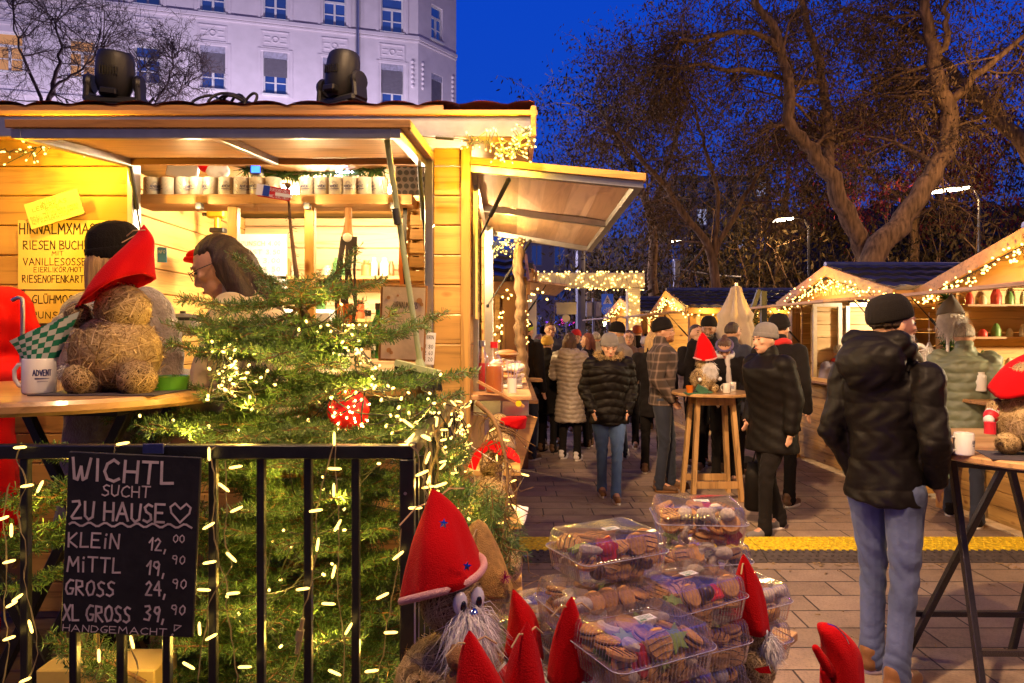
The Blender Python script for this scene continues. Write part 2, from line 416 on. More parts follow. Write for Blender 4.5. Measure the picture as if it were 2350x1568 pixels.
# debris on the paving
g = MB(); rr = random.Random(3)
for i in range(520):
    x = rr.uniform(-0.2,4.5); y = rr.choice([rr.uniform(1.8,7), rr.gauss(4.9,0.08)])
    a = rr.uniform(0,6.28); L = rr.uniform(0.008,0.028); w = L*rr.uniform(0.1,0.6)
    u = V(math.cos(a),math.sin(a),0); p = V(-u.y,u.x,0); c = V(x,y,0.004)
    g.quad(c-u*L-p*w, c+u*L-p*w*.4, c+u*L+p*w*.3+V(0,0,.006), c-u*L*.8+p*w)
tag(g.build('dry_leaves', mat('dry_leaf', (0.30,0.20,0.10), 0.9)), 'scraps of dry leaves and straw lying on the paving slabs', 'leaf litter', kind='stuff')

# ================================================================ CABLE PROTECTOR RAMP
def ramp_piece(x0, x1, label):
    t = thing('cable_ramp', label, 'cable ramp', ((x0+x1)/2, 5.2, 0), group='cable protector ramps laid in a line across the plaza')
    g = MB(); y0, y1 = 4.93, 5.52
    prof = [(y0,0.006),(y0+0.14,0.052),(y1-0.14,0.052),(y1,0.006),(y1,0.001),(y0,0.001)]
    vs = [(x0+0.004,y,z) for y,z in prof]+[(x1-0.004,y,z) for y,z in prof]
    g.add(vs, [(i,(i+1)%6,(i+1)%6+6,i+6) for i in range(6)]+[tuple(range(5,-1,-1)), tuple(range(6,12))])
    k = int((x1-x0)/0.055)
    for i in range(k):                                   # studs on the slope
        for j in range(3):
            x = x0+0.03+i*0.055+(j%2)*0.027; f = 0.2+j*0.3; y = y0+0.14*f; z = 0.006+0.046*f
            a = 0.7 if (i+j)%2 else -0.7
            g.box((x,y,z+0.003),(0.03,0.010,0.006), Euler((R(18),0,a)))
    g.build('rubber_base', M_rub, t)
    g = MB(); g.box(((x0+x1)/2, 5.225, 0.055),(x1-x0-0.008, 0.30, 0.008), bev=0.002)
    for i in range(k):
        for j in range(6):
            x = x0+0.02+i*0.055+(j%2)*0.027; y = 5.10+j*0.05
            g.box((x,y,0.0615),(0.028,0.009,0.005), Euler((0,0,0.7 if (i+j)%2 else -0.7)))
        g.box((x0+0.03+i*0.055, 5.068, 0.0545),(0.02,0.03,0.006))
    g.build('lid', M_yel, t)
M_rub = mat('black_rubber', (0.07,0.055,0.05), 0.75, 0, 0.3, 20, 0.3, 90)
M_yel = mat('yellow_rubber', (0.74,0.52,0.02), 0.6, 0, 0.4, 45, 0.5, 60)
xs = [0.05,0.95,1.85,2.75,3.65,4.55,5.4]
for i in range(6):
    ramp_piece(xs[i], xs[i+1], ['yellow lidded cable ramp hidden partly behind the gnome pile at the left end','yellow lidded cable ramp behind the stacked cookie boxes','yellow lidded cable ramp just right of the cookie boxes','yellow lidded cable ramp behind the jeans of the man in the black puffer','yellow lidded cable ramp behind the folding table legs','rightmost yellow lidded cable ramp at the picture edge'][i])

# ================================================================ WHITE TOWN HOUSE
M_stucco = mat('lilac_white_stucco', (0.74,0.68,0.76), 0.85, 0, 0.06, 2.0, 0.15, 30)
M_glassw = mat('window_glass', (0.02,0.05,0.20), 0.08, 0, 0.5, 0.35, 0, spec=1.0, emis=(0.02,0.06,0.30), es=.35)  # blue base and glow put in for the reflected sky
M_blind = mat('grey_blind', (0.16,0.15,0.19), 0.6, 0, 0.1, 5, 0)
M_litw = emit('lit_window', (1.0,0.45,0.22), 0.55)
A0 = V(-4.67, 34, 0); DV = V(-3.7,-1,0).normalized(); NV = V(DV.y,-DV.x,0)   # NV points to the camera
if NV.y > 0: NV = -NV
DC = V(0.77,1,0).normalized(); NC = V(1,-0.77,0).normalized()
def u_of(px, A=A0, D=DV):
    k = (px-1175)/F; return (k*A.y-A.x)/(D.x-k*D.y)
house = thing('town_house', 'large white stucco town house with rows of tall windows behind the market stall', 'building', tuple(A0))
def wall_holes(g, A, D, N, L, z0, z1, holes, mi=0, depth=0.22):
    us = sorted({0.0, L}|{h[0] for h in holes}|{h[1] for h in holes}); zs = sorted({z0,z1}|{h[2] for h in holes}|{h[3] for h in holes})
    for i in range(len(us)-1):
        for j in range(len(zs)-1):
            uc, zc = (us[i]+us[i+1])/2, (zs[j]+zs[j+1])/2
            if any(h[0]<uc<h[1] and h[2]<zc<h[3] for h in holes): continue
            P = lambda u,z: A+D*u+V(0,0,z)
            g.quad(P(us[i],zs[j]),P(us[i+1],zs[j]),P(us[i+1],zs[j+1]),P(us[i],zs[j+1]),mi)
    for h in holes:
        P = lambda u,z,o: A+D*u+V(0,0,z)-N*o
        for (a,b) in (((h[0],h[2]),(h[1],h[2])),((h[1],h[2]),(h[1],h[3])),((h[1],h[3]),(h[0],h[3])),((h[0],h[3]),(h[0],h[2]))):
            g.quad(P(*a,0),P(*b,0),P(*b,depth),P(*a,depth),mi)
def fbox(g, A, D, N, u0,u1,z0,z1,o0,o1, mi=0, bev=0):
    """box on a facade: along u, up z, outwards o"""
    c = A+D*((u0+u1)/2)+N*((o0+o1)/2)+V(0,0,(z0+z1)/2)
    g.box(c, (abs(u1-u0), abs(o1-o0), z1-z0), Matrix((D,N,V(0,0,1))).transposed() if D.cross(N).z>0 else Matrix((-D,N,V(0,0,1))).transposed(), mi, bev)
def window(A, D, N, u, w, z0, z1, blind=0.0, lit=False, depth=0.2, parent=None):
    g = MB(); fr = 0.075; o0, o1 = -depth, -depth+0.08
    for (a,b,c,d) in ((u-w/2,u-w/2+fr,z0,z1),(u+w/2-fr,u+w/2,z0,z1),(u-w/2+fr,u+w/2-fr,z0,z0+fr),(u-w/2+fr,u+w/2-fr,z1-fr,z1)):
        fbox(g,A,D,N,a,b,c,d,o0,o1)
    tz = z0+(z1-z0)*0.66
    fbox(g,A,D,N,u-w/2+fr,u+w/2-fr,tz-0.05,tz+0.05,o0,o1+0.02)
    fbox(g,A,D,N,u-0.05,u+0.05,z0+fr,tz-0.05,o0,o1+0.02)
    mz = (z0+tz)/2
    fbox(g,A,D,N,u-w/2+fr,u-0.05,mz-0.02,mz+0.02,o0,o1-0.01); fbox(g,A,D,N,u+0.05,u+w/2-fr,mz-0.02,mz+0.02,o0,o1-0.01)
    wi = g.build('window', M_white, parent)
    g = MB(); fbox(g,A,D,N,u-w/2+0.02,u+w/2-0.02,z0+0.02,z1-0.02,o0+0.01,o0+0.03); g.build('pane', M_litw if lit else M_glassw, wi)
    g = MB(); fbox(g,A,D,N,u-w/2-0.06,u+w/2+0.06,z0-0.09,z0-0.002,-0.1,0.07); g.build('sill', M_white, wi)
    if blind > 0:
        g = MB(); n = int((z1-z0)*blind/0.07)
        for i in range(n):
            z = z1-0.03-i*0.07
            fbox(g,A,D,N,u-w/2+0.03,u+w/2-0.03,z-0.062,z,o1+0.03,o1+0.05)
        g.build('blind', M_blind, wi)
        g = MB(); fbox(g,A,D,N,u-w/2+0.005,u+w/2-0.005,z1+0.002,z1+0.28,-0.12,-0.03); g.build('blind_box', mat('blind_box', (0.38,0.38,0.5), 0.6), wi)
cols = [20,187,338,488,632,768,900]
holes = []; wins = []
for ci, px in enumerate(cols):
    u = u_of(px)
    for (z0,z1,row) in ((16.55,18.3,1),(13.0,14.7,2),(9.4,11.1,3)):
        holes.append((u-0.54,u+0.54,z0,z1+(0.29 if row==2 and px in (488,632,768,900) else 0))); wins.append((u,z0,z1,row,px))
g = MB(); wall_holes(g, A0, DV, NV, 21, 0, 24, holes); uch = 2.8
hc = [(1.35-0.42,1.35+0.42,z0,z1+ex) for (z0,z1,ex) in ((16.75,18.5,0),(13.0,14.7,0.29))]
wall_holes(g, A0, DC, NC, uch, 0, 24, hc)
E0 = A0+DC*uch
g.quad(E0, E0+V(-1,6,0), E0+V(-1,6,24), E0+V(0,0,24)); g.build('wall', M_stucco, house)
for (u,z0,z1,row,px) in wins:
    window(A0,DV,NV,u,1.08,z0,z1, blind={488:0.55,632:0.52,768:0.5,900:0.68}.get(px,0) if row==2 else 0, lit=(px in (20,187) and row==2), parent=house)
window(A0,DC,NC,1.35,0.84,16.75,18.5,parent=house); window(A0,DC,NC,1.35,0.84,13.0,14.7,blind=0.62,parent=house)
for (zz,h,o) in ((16.3,0.16,0.10),(16.18,0.08,0.05),(12.0,0.15,0.1),(19.6,0.25,0.18)):
    g = MB(); fbox(g,A0,DV,NV,-0.05,21,zz,zz+h,0.002,o); fbox(g,A0,DC,NC,0.0,uch,zz,zz+h,0.002,o); g.build('string_course', M_stucco, house)
for px in cols:                                               # framed relief panels between the storeys
    u = u_of(px); g = MB()
    for zb in (15.15,11.6):
        for (a,b,c,d) in ((-.62,.62,zb,zb+.05),(-.62,.62,zb+.75,zb+.8),(-.62,-.57,zb+.05,zb+.75),(.57,.62,zb+.05,zb+.75)):
            fbox(g,A0,DV,NV,u+a,u+b,c,d,0.002,0.035)
        for s_ in (-1,1):
            fbox(g,A0,DV,NV,u+s_*0.36-0.13,u+s_*0.36+0.13,zb+0.25,zb+0.29,0.002,0.03); fbox(g,A0,DV,NV,u+s_*0.36-0.13,u+s_*0.36+0.13,zb+0.5,zb+0.54,0.002,0.03)
        c = A0+DV*u+NV*0.03+V(0,0,zb+0.4); g.tube([c+DV*(0.13*math.cos(a))+V(0,0,0.13*math.sin(a)) for a in [k*math.pi/8 for k in range(17)]], 0.022, 5)
    for (z0,z1) in ((16.45,18.5),(12.85,15.0)):
        for (a,b,c,d) in ((-.78,-.66,z0,z1),(.66,.78,z0,z1),(-.78,.78,z1,z1+.12)): fbox(g,A0,DV,NV,u+a,u+b,c,d,0.002,0.04)
    g.build('relief_moulding', M_stucco, house)
for (uu,DD,NN) in ((0.28,DV,NV),(0.3,DC,NC),(2.5,DC,NC),(3.55,DV,NV)):
    g = MB()
    for k in range(6):
        z = 14.0+k*0.24; c = A0+DD*uu+NN*0.02+V(0,0,z); g.ball(c, (0.09,0.09,0.1), 8)
    g.build('scroll_ornament', M_stucco, house)
M_polex = mat('lamp_pole', (0.05,0.05,0.06), 0.5, 0.5)
for (x,y,e,lb) in ((-17,23,2300,'left'),(-9.5,25,2600,'middle'),(-3.2,27,2000,'right')):  # fill lamps added out of sight behind the stall to brighten the facade
    t = thing('street_or_fill_lamp', f'street lamp before the white town house, {lb} of three', 'street lamp', (x,y,0)); g = MB(); g.tube([(x,y,0),(x,y,6.2)],.06,8); g.build('pole', M_polex, t); g = MB(); g.ball((x,y,6.4),.2,12); g.build('globe', emit('fill_globe',(1.0,.78,.85),20), t)
    lamp('street_or_fill_light', (x,y+.4,6.4), e, (0.93,0.78,1.0), 0.25)
g = MB(); c = A0+DV*u_of(820)+NV*0.12; g.tube([c, c+V(0,0,24)], 0.07, 10); g.build('drainpipe', M_alu, house)
g = MB(); g.box(A0+DV*8+V(0,4,25),(30,9,2)); g.build('roof', mat('roof_dark', (0.08,0.06,0.06), 0.8), house)

# ================================================================ TREES
def grow(rr, p, d, L, r, depth, out, tips, droop=0.0, wob=0.35, nseg=5):
    pts = [p.copy()]; rad = [r]; cur = p.copy(); dd = d.copy()
    for i in range(nseg):
        dd = (dd + V(rr.gauss(0,wob),rr.gauss(0,wob),rr.gauss(0,wob)-droop)*0.45).normalized()
        cur = cur + dd*(L/nseg); pts.append(cur.copy()); rad.append(r*(1-0.8*(i+1)/nseg)+0.002)
    out.append((pts, rad, depth))
    if depth <= 0: tips.append(pts); return
    n = 4 if depth > 1 else 5
    for k in range(n):
        i = rr.randint(1, nseg); q = pts[i]; t = (pts[i]-pts[i-1]).normalized()
        ax = V(rr.gauss(0,1),rr.gauss(0,1),rr.gauss(0,1)).normalized()
        nd_ = (t + ax*0.95).normalized()
        grow(rr, q, nd_, L*rr.uniform(0.5,0.72), max(rad[i]*0.6,0.004), depth-1, out, tips, droop, wob, nseg)
def spline(pts, n=5):
    pts = [Vector(p) for p in pts]; out = []
    for i in range(len(pts)-1):
        p0 = pts[max(i-1,0)]; p1 = pts[i]; p2 = pts[i+1]; p3 = pts[min(i+2,len(pts)-1)]
        for k in range(n):
            t = k/n; out.append(0.5*((2*p1)+(p2-p0)*t+(2*p0-5*p1+4*p2-p3)*t*t+(3*p1-p0-3*p2+p3)*t*t*t))
    out.append(pts[-1]); return out
def leaf_cards(tips, per, size, spread, hang=0.6, seed=1, asp=0.32):
    rg = np.random.default_rng(seed)
    P = np.array([list(p) for t in tips for p in t[1:]])
    k = len(P)*per
    c = np.repeat(P, per, axis=0) + rg.normal(0, spread, (k,3))
    c[:,2] -= np.abs(rg.normal(0, spread*0.8, k))
    d = rg.normal(0,1,(k,3)); d[:,2] -= hang*2; d /= np.linalg.norm(d,axis=1)[:,None]
    e = np.cross(d, rg.normal(0,1,(k,3))); e /= np.linalg.norm(e,axis=1)[:,None]
    s = (size*rg.uniform(0.5,1.4,k))[:,None]
    vs = np.stack([c, c+d*s*0.5+e*s*asp*0.5, c+d*s, c+d*s*0.5-e*s*asp*0.5], axis=1).reshape(-1,3)
    f = np.arange(k*4).reshape(-1,4); return vs, f
def leafmat(name, c1, c2):
    m, nt, b = new_mat(name); oi = nd(nt, 'ShaderNodeNewGeometry'); 
    r = ramp(nt, oi.outputs['Random Per Island'], [(0.0,c1),(1.0,c2)]); lk(nt, r.outputs['Color'], b.inputs['Base Color'])
    b.inputs['Roughness'].default_value = 0.8; b.inputs['Specular IOR Level'].default_value = 0.2
    return m
M_leafb = leafmat('brown_leaves', (0.06,0.04,0.018), (0.24,0.155,0.06))
M_leafr = leafmat('red_leaves', (0.12,0.02,0.03), (0.30,0.05,0.06))
M_leafd = leafmat('dark_leaves', (0.02,0.018,0.01), (0.10,0.07,0.025))
def tree(name, label, base, stems, seed, leafm=None, per=3, size=0.14, depth=2, every=3, L=2.0, droop=0.25, wob=0.35, spread=0.12, group=None, barkm=None, bias=None):
    """stems: lists of (point, radius); side branches grow from the outer two thirds of every stem"""
    rr = random.Random(seed); t = thing(name, label, 'tree', tuple(base), group=group)
    g = MB(); tips = []; out = []
    for st in stems:
        pts = spline([s[0] for s in st], 4); rads = []
        for i in range(len(st)-1):
            for k in range(4): rads.append(st[i][1]+(st[i+1][1]-st[i][1])*k/4)
        rads.append(st[-1][1])
        pts = [p+V(rr.gauss(0,.03),rr.gauss(0,.03),rr.gauss(0,.03)) for p in pts]
        rads = [q*0.66 for q in rads]; g.tube(pts, [q*rr.uniform(.93,1.07) for q in rads], 14)
        n = len(pts)
        for i in range(n//3, n, 1):
            if i % every and i < n-2: continue
            tt = (pts[i]-pts[i-1]).normalized()
            for q in range(2 if i < n-2 else 4):
                ax = V(rr.gauss(0,1),rr.gauss(0,.8),rr.gauss(0.15,.8)).normalized()
                if bias: ax = (ax+bias).normalized()
                grow(rr, pts[i], (tt*0.5+ax).normalized(), L*rr.uniform(0.7,1.2), max(rads[i]*0.35,0.02), depth, out, tips, droop, wob)
    g.build('trunk', barkm or M_bark, t, smooth=True)
    gb = MB(); gt = MB()
    for pts, rad, dp in out:
        (gb if dp > 0 else gt).tube(pts, rad, 5 if dp > 0 else 3, cap=False)
    gb.v += []; o = len(gb.v)
    gb.v.extend(gt.v); gb.f.extend([tuple(i+o for i in f) for f in gt.f]); gb.m.extend(gt.m)
    gb.build('branches', barkm or M_bark, t, smooth=True)
    if leafm:
        vs, f = leaf_cards(tips, per, size, spread, seed=seed); obj_np('crown', vs, f, leafm, t)
    return t
D1 = 17.0
def WD(d): return lambda x, y, dd=0.0: W(x, y, d+dd)
w_ = WD(17)
tree('park_tree', 'big leaning tree with brown trunk and long arching left limbs', (w_(1990,900).x,17,0),
 [[(V(w_(2020,0).x,17,0),.42),(w_(1990,600),.36),(w_(1950,510),.33),(w_(1905,410),.30),(w_(1862,345),.27),(w_(1812,290),.22),(w_(1812,230),.20),(w_(1805,160),.18),(w_(1780,80),.16),(w_(1725,-10),.12),(w_(1700,-90),.08)],
  [(w_(1790,115),.12),(w_(1735,80),.1),(w_(1680,72,-.3),.09),(w_(1630,88,-.5),.08),(w_(1560,92,-.8),.05)],
  [(w_(1900,390),.22),(w_(1898,300,.5),.2),(w_(1890,200,.8),.17),(w_(1868,90,1),.14),(w_(1830,-40,1),.1)],
  [(w_(1890,190,.8),.12),(w_(1800,182,.4),.1),(w_(1700,160,0),.09),(w_(1600,150,-.4),.06),(w_(1520,150,-.5),.03)]],
 11, M_leafb, per=3, size=0.10, depth=2, every=2, L=1.6, bias=V(0,1.1,.1))
w_ = WD(16)
tree('park_tree', 'tall forked tree with thick pale trunk at far right above the huts', (w_(2040,900).x,16,0),
 [[(V(w_(1950,0).x,16,0),.5),(w_(2000,600),.42),(w_(2060,520),.38),(w_(2120,430),.33),(w_(2170,330),.30),(w_(2175,250),.27),(w_(2150,180),.24),(w_(2135,90),.20),(w_(2120,0),.16),(w_(2110,-90),.1)],
  [(w_(2185,235),.17),(w_(2225,190,-.4),.14),(w_(2290,130,-.8),.1),(w_(2370,70,-1),.07)],
  [(w_(2150,130),.13),(w_(2180,80,-.3),.1),(w_(2170,20,-.3),.08),(w_(2200,-60,-.3),.05)]],
 12, M_leafb, per=3, size=0.10, depth=2, every=2, L=1.8, bias=V(0,1.1,.1))
w_ = WD(22)
tree('park_tree', 'dark crooked tree reaching in diagonally from the right picture edge', (w_(2500,900).x,22,0),
 [[(V(w_(2560,0).x,22,0),.5),(w_(2450,480),.42),(w_(2350,340),.36),(w_(2270,250),.32),(w_(2200,185),.28),(w_(2120,200),.18),(w_(2080,180),.1)],
  [(w_(2200,185),.2),(w_(2150,120),.16),(w_(2060,60),.1),(w_(1960,20),.05)]],
 13, M_leafb, per=2, size=0.16, depth=2, every=2, L=2.4, bias=V(0,1,.0))
w_ = WD(19)
tree('park_tree', 'slim forked tree with bare upright limbs in front of the dark blue sky', (w_(1640,900).x,19,0),
 [[(V(w_(1645,0).x,19,0),.22),(w_(1640,640),.20),(w_(1622,560),.17),(w_(1570,490),.14),(w_(1510,410),.11),(w_(1440,330),.08),(w_(1390,300),.04)],
  [(w_(1632,600),.13),(w_(1680,500),.11),(w_(1720,430),.09),(w_(1780,350),.07),(w_(1835,300),.04)],
  [(w_(1640,580),.1),(w_(1645,450),.09),(w_(1620,340),.07),(w_(1590,240),.05),(w_(1550,160),.03)]],
 14, M_leafb, per=2, size=0.12, depth=2, every=2, L=1.6, wob=0.45, bias=V(0,.8,.1))
w_ = WD(24)
tree('park_tree', 'leafy dark tree overhanging the gate of lights, leftmost of the park trees', (w_(1500,900).x,24,0),
 [[(V(w_(1500,0).x,24,0),.3),(w_(1500,560),.25),(w_(1470,430),.2),(w_(1420,330),.14),(w_(1380,250),.08)],
  [(w_(1480,460),.16),(w_(1420,420),.12),(w_(1350,400),.07)],
  [(w_(1490,500),.16),(w_(1540,360),.12),(w_(1560,240),.08),(w_(1520,180),.05)]],
 15, M_leafd, per=2, size=0.16, depth=2, every=2, L=2.4)
w_ = WD(27)
tree('park_tree', 'tree with dusky red foliage between the two thick trunks', (w_(2100,900).x,27,0),
 [[(V(w_(2080,0).x,27,0),.3),(w_(2100,560),.25),(w_(2110,450),.2),(w_(2130,330),.12),(w_(2150,250),.05)],
  [(w_(2100,480),.15),(w_(2000,400),.1),(w_(1940,330),.05)],
  [(w_(2100,500),.15),(w_(2230,420),.1),(w_(2320,330),.05)]],
 16, M_leafr, per=4, size=0.18, depth=2, every=2, L=2.6)
w_ = WD(29)
tree('park_tree', 'dense dark tree filling the gap above the wooden gate and the closed parasol', (w_(1780,900).x,29,0),
 [[(V(w_(1780,0).x,29,0),.3),(w_(1790,560),.25),(w_(1800,470),.2),(w_(1810,380),.1)],
  [(w_(1790,560),.15),(w_(1700,490),.1),(w_(1650,440),.05)],
  [(w_(1790,540),.15),(w_(1880,460),.1),(w_(1960,400),.05)]],
 17, M_leafd, per=4, size=0.2, depth=2, every=2, L=2.8)
M_barkd = mat('bark_dark', (0.07,0.045,0.05), 0.95, 0, 0.4, 9, 0.5, 22)
w_ = WD(21)
def bare(label, base, stems, seed, L, every=1):
    return tree('bare_tree', label, base, stems, seed, None, depth=3, every=every, L=L, droop=-0.05, wob=0.55, barkm=M_barkd)
bare('larger bare winter tree before the lit orange windows at far left', (w_(105,900).x,21,0),
 [[(V(w_(105,0).x,21,0),.25),(w_(105,300),.15),(w_(110,240),.12),(w_(125,180),.09),(w_(140,110),.06),(w_(120,40),.03)],
  [(w_(106,260),.09),(w_(70,170),.07),(w_(40,90),.04),(w_(30,10),.02)],
  [(w_(110,230),.08),(w_(150,180),.06),(w_(200,150),.04),(w_(235,110),.02)]], 21, 1.35, 2)
w_ = WD(23)
bare('smaller bare winter tree with fine twigs right of the left moving head spotlight', (w_(352,900).x,23,0),
 [[(V(w_(350,0).x,23,0),.2),(w_(345,290),.09),(w_(360,230),.07),(w_(385,180),.05),(w_(400,130),.03)],
  [(w_(350,250),.05),(w_(320,200),.04),(w_(330,150),.02)],
  [(w_(355,240),.05),(w_(400,220),.04),(w_(430,190),.02)]], 22, 1.0, 2)

# far-off wood and undergrowth behind the huts
rg = np.random.default_rng(5)
g = MB(); rr = random.Random(9)
tipsA = []
for i in range(420):
    x = rr.uniform(3,42); y = rr.uniform(24,40); 
    h = rr.uniform(2.5,6.5)*(0.7+0.65*min(1,(x/16)))
    pts = [V(x,y,0)]
    for k in range(5): pts.append(pts[-1]+V(rr.gauss(0,.35),rr.gauss(0,.3),h/5))
    g.tube(pts, [0.05,0.045,0.035,0.03,0.02,0.01], 4, cap=False)
    tw = [pts[0]]
    for k in range(7):
        q = rr.choice(pts[1:]); a = [q]
        for s in range(3): a.append(a[-1]+V(rr.gauss(0,.35),rr.gauss(0,.3),rr.gauss(.2,.25)))
        g.tube(a, [0.02,0.016,0.012,0.006], 3, cap=False); tipsA.append(a)
tag(g.build('undergrowth', M_bark), 'tangle of bare bushes behind the market huts', 'undergrowth', kind='stuff')
vs, f = leaf_cards(tipsA, 14, 0.26, 0.45, seed=5)
tag(obj_np('far_wood', vs, f, M_leafd), 'dark mass of wood foliage behind the market huts', 'wood', kind='stuff')
# slope with dark wood behind the park
nx_, ny_ = 80, 12; vs = []; 
for j in range(ny_):
    for i in range(nx_):
        x = -40+i*1.6; y = 62+j*5
        k = j/(ny_-1)
        h = k*(7+ (9 if x > 20 else 9*max(0,(x-2)/18))+8*min(1,max(0,(x-18)/35)))+0.5*math.sin(i*1.7+j)+0.4*math.sin(i*0.6)
        vs.append((x,y,h-0.3))
f = np.array([(j*nx_+i, j*nx_+i+1, (j+1)*nx_+i+1, (j+1)*nx_+i) for j in range(ny_-1) for i in range(nx_-1)])
struct(obj_np('hills', vs, f, mat('dark_slope', (0.02,0.017,0.012), 1.0, 0, 0.6, 0.8, 0.6, 2), smooth=True))
# ================================================================ FAIRY LIGHTS
def led_mesh(name, r, L, m):
    g = MB(); g.lathe([(r*.6,-L/2),(r,-L*.35),(r,L*.3),(r*.5,L/2)], n=7)
    me = bpy.data.meshes.new(name); me.from_pydata(g.v, [], g.f); me.materials.append(m)
    me.polygons.foreach_set('use_smooth', [True]*len(me.polygons)); return me
ME_NEAR = led_mesh('led_near', 0.0034, 0.010, M_led)
ME_TUBE = led_mesh('led_tube', 0.0031, 0.030, emit('led_sleeve', (1.0,0.63,0.14), 4.6))
ME_FAR = led_mesh('led_far', 0.0085, 0.018, M_ledfar)
ME_FAR2 = led_mesh('led_far2', 0.012, 0.022, M_ledfar)
def lights(label, pts, bulbs, mesh=ME_FAR, wire=M_wireb, wr=0.002, group=None, name='fairy_lights', cat='fairy lights'):
    """pts: one or several cable polylines, bulbs: list of (point, direction)"""
    base = Vector(pts[0][0]); t = thing(name, label, cat, tuple(base), group=group)
    g = MB()
    for p in pts: g.tube(p, wr, 4, cap=False)
    g.build('cable', wire, t)
    rest = []
    for i, (p, d) in enumerate(bulbs):
        p = Vector(p); q = V(0,0,1).rotation_difference(Vector(d).normalized())
        if i < 100:
            o = bpy.data.objects.new('bulb', mesh); COL.objects.link(o); o.parent = t
            o.location = p-base; o.rotation_mode = 'QUATERNION'; o.rotation_quaternion = q
        else: rest.append((p, q))
    if rest:
        mv = np.array([v.co[:] for v in mesh.vertices]); g = MB(); fs = [tuple(pp.vertices) for pp in mesh.polygons]
        for p, q in rest:
            M = np.array(q.to_matrix()); g.add([tuple(x) for x in (mv @ M.T + np.array(p))], fs)
        o = g.build('bulbs', mesh.materials[0], t); o['kind'] = 'stuff'
    return t
def along(path, n, sp, rr, dens=None):
    """n bulbs scattered about a polyline and the short leads that carry them"""
    path = [Vector(p) for p in path]; L = [0]
    for i in range(len(path)-1): L.append(L[-1]+(path[i+1]-path[i]).length)
    def at(s):
        for i in range(len(path)-1):
            if s <= L[i+1]: return path[i].lerp(path[i+1], (s-L[i])/max(1e-6, L[i+1]-L[i]))
        return path[-1]
    pts = [[at(L[-1]*k/30)+V(rr.gauss(0,sp*.3),rr.gauss(0,sp*.3),rr.gauss(0,sp*.4)) for k in range(31)]]; b = []
    for k in range(n):
        a = at(L[-1]*rr.random()); e = a+V(rr.gauss(0,sp),rr.gauss(0,sp),rr.gauss(-sp*.3,sp))
        b.append((e, e-a if (e-a).length > 1e-4 else V(0,0,1))); pts.append([a, e-(e-a)*0.1])
    return pts, b

# ================================================================ MARKET HUTS
M_tile = mat('dark_roof_tile', (0.03,0.03,0.055), 0.35, 0.3, 0.25, 4, 0.1, 40)
def roof_sheet(g, O, e, dn, Ls, Ld):
    """metal tile sheet: O ridge corner, e unit along the ridge, dn unit down the slope"""
    n = e.cross(dn); n = n if n.z > 0 else -n
    nu = max(8, int(Ls/0.03)); rows = max(3, int(Ld/0.28)); vs = []
    lv = []
    for r in range(rows):
        lv += [(r*Ld/rows+0.001, 0.03), ((r+1)*Ld/rows, 0.0)]
    for (s, h) in lv:
        for i in range(nu+1):
            u = i*Ls/nu; z = 0.02*abs(math.sin(math.pi*u/0.19))**0.8
            vs.append(O+e*u+dn*s+n*(0.01+z+(0.03-h)))
    f = [(j*(nu+1)+i, j*(nu+1)+i+1, (j+1)*(nu+1)+i+1, (j+1)*(nu+1)+i) for j in range(len(lv)-1) for i in range(nu)]
    g.add(vs, f)
def planks(g, a, b, z0, z1, n, th=0.03, h=0.135, mi=0, gap=0.004):
    """horizontal boards between the points a and b, outward normal n"""
    a = Vector(a); b = Vector(b); z = z0
    while z < z1-0.01:
        zt = min(z+h, z1); c = (a+b)/2; c = V(c.x, c.y, (z+zt)/2)-n*(th/2)
        d = (b-a); d.z = 0; L = d.length; x = d.normalized(); M = Matrix((x, -n if x.cross(-n).z > 0 else n, V(0,0,1))).transposed()
        g.box(c, (L, th, zt-z-gap), M, mi, 0.004); z = zt
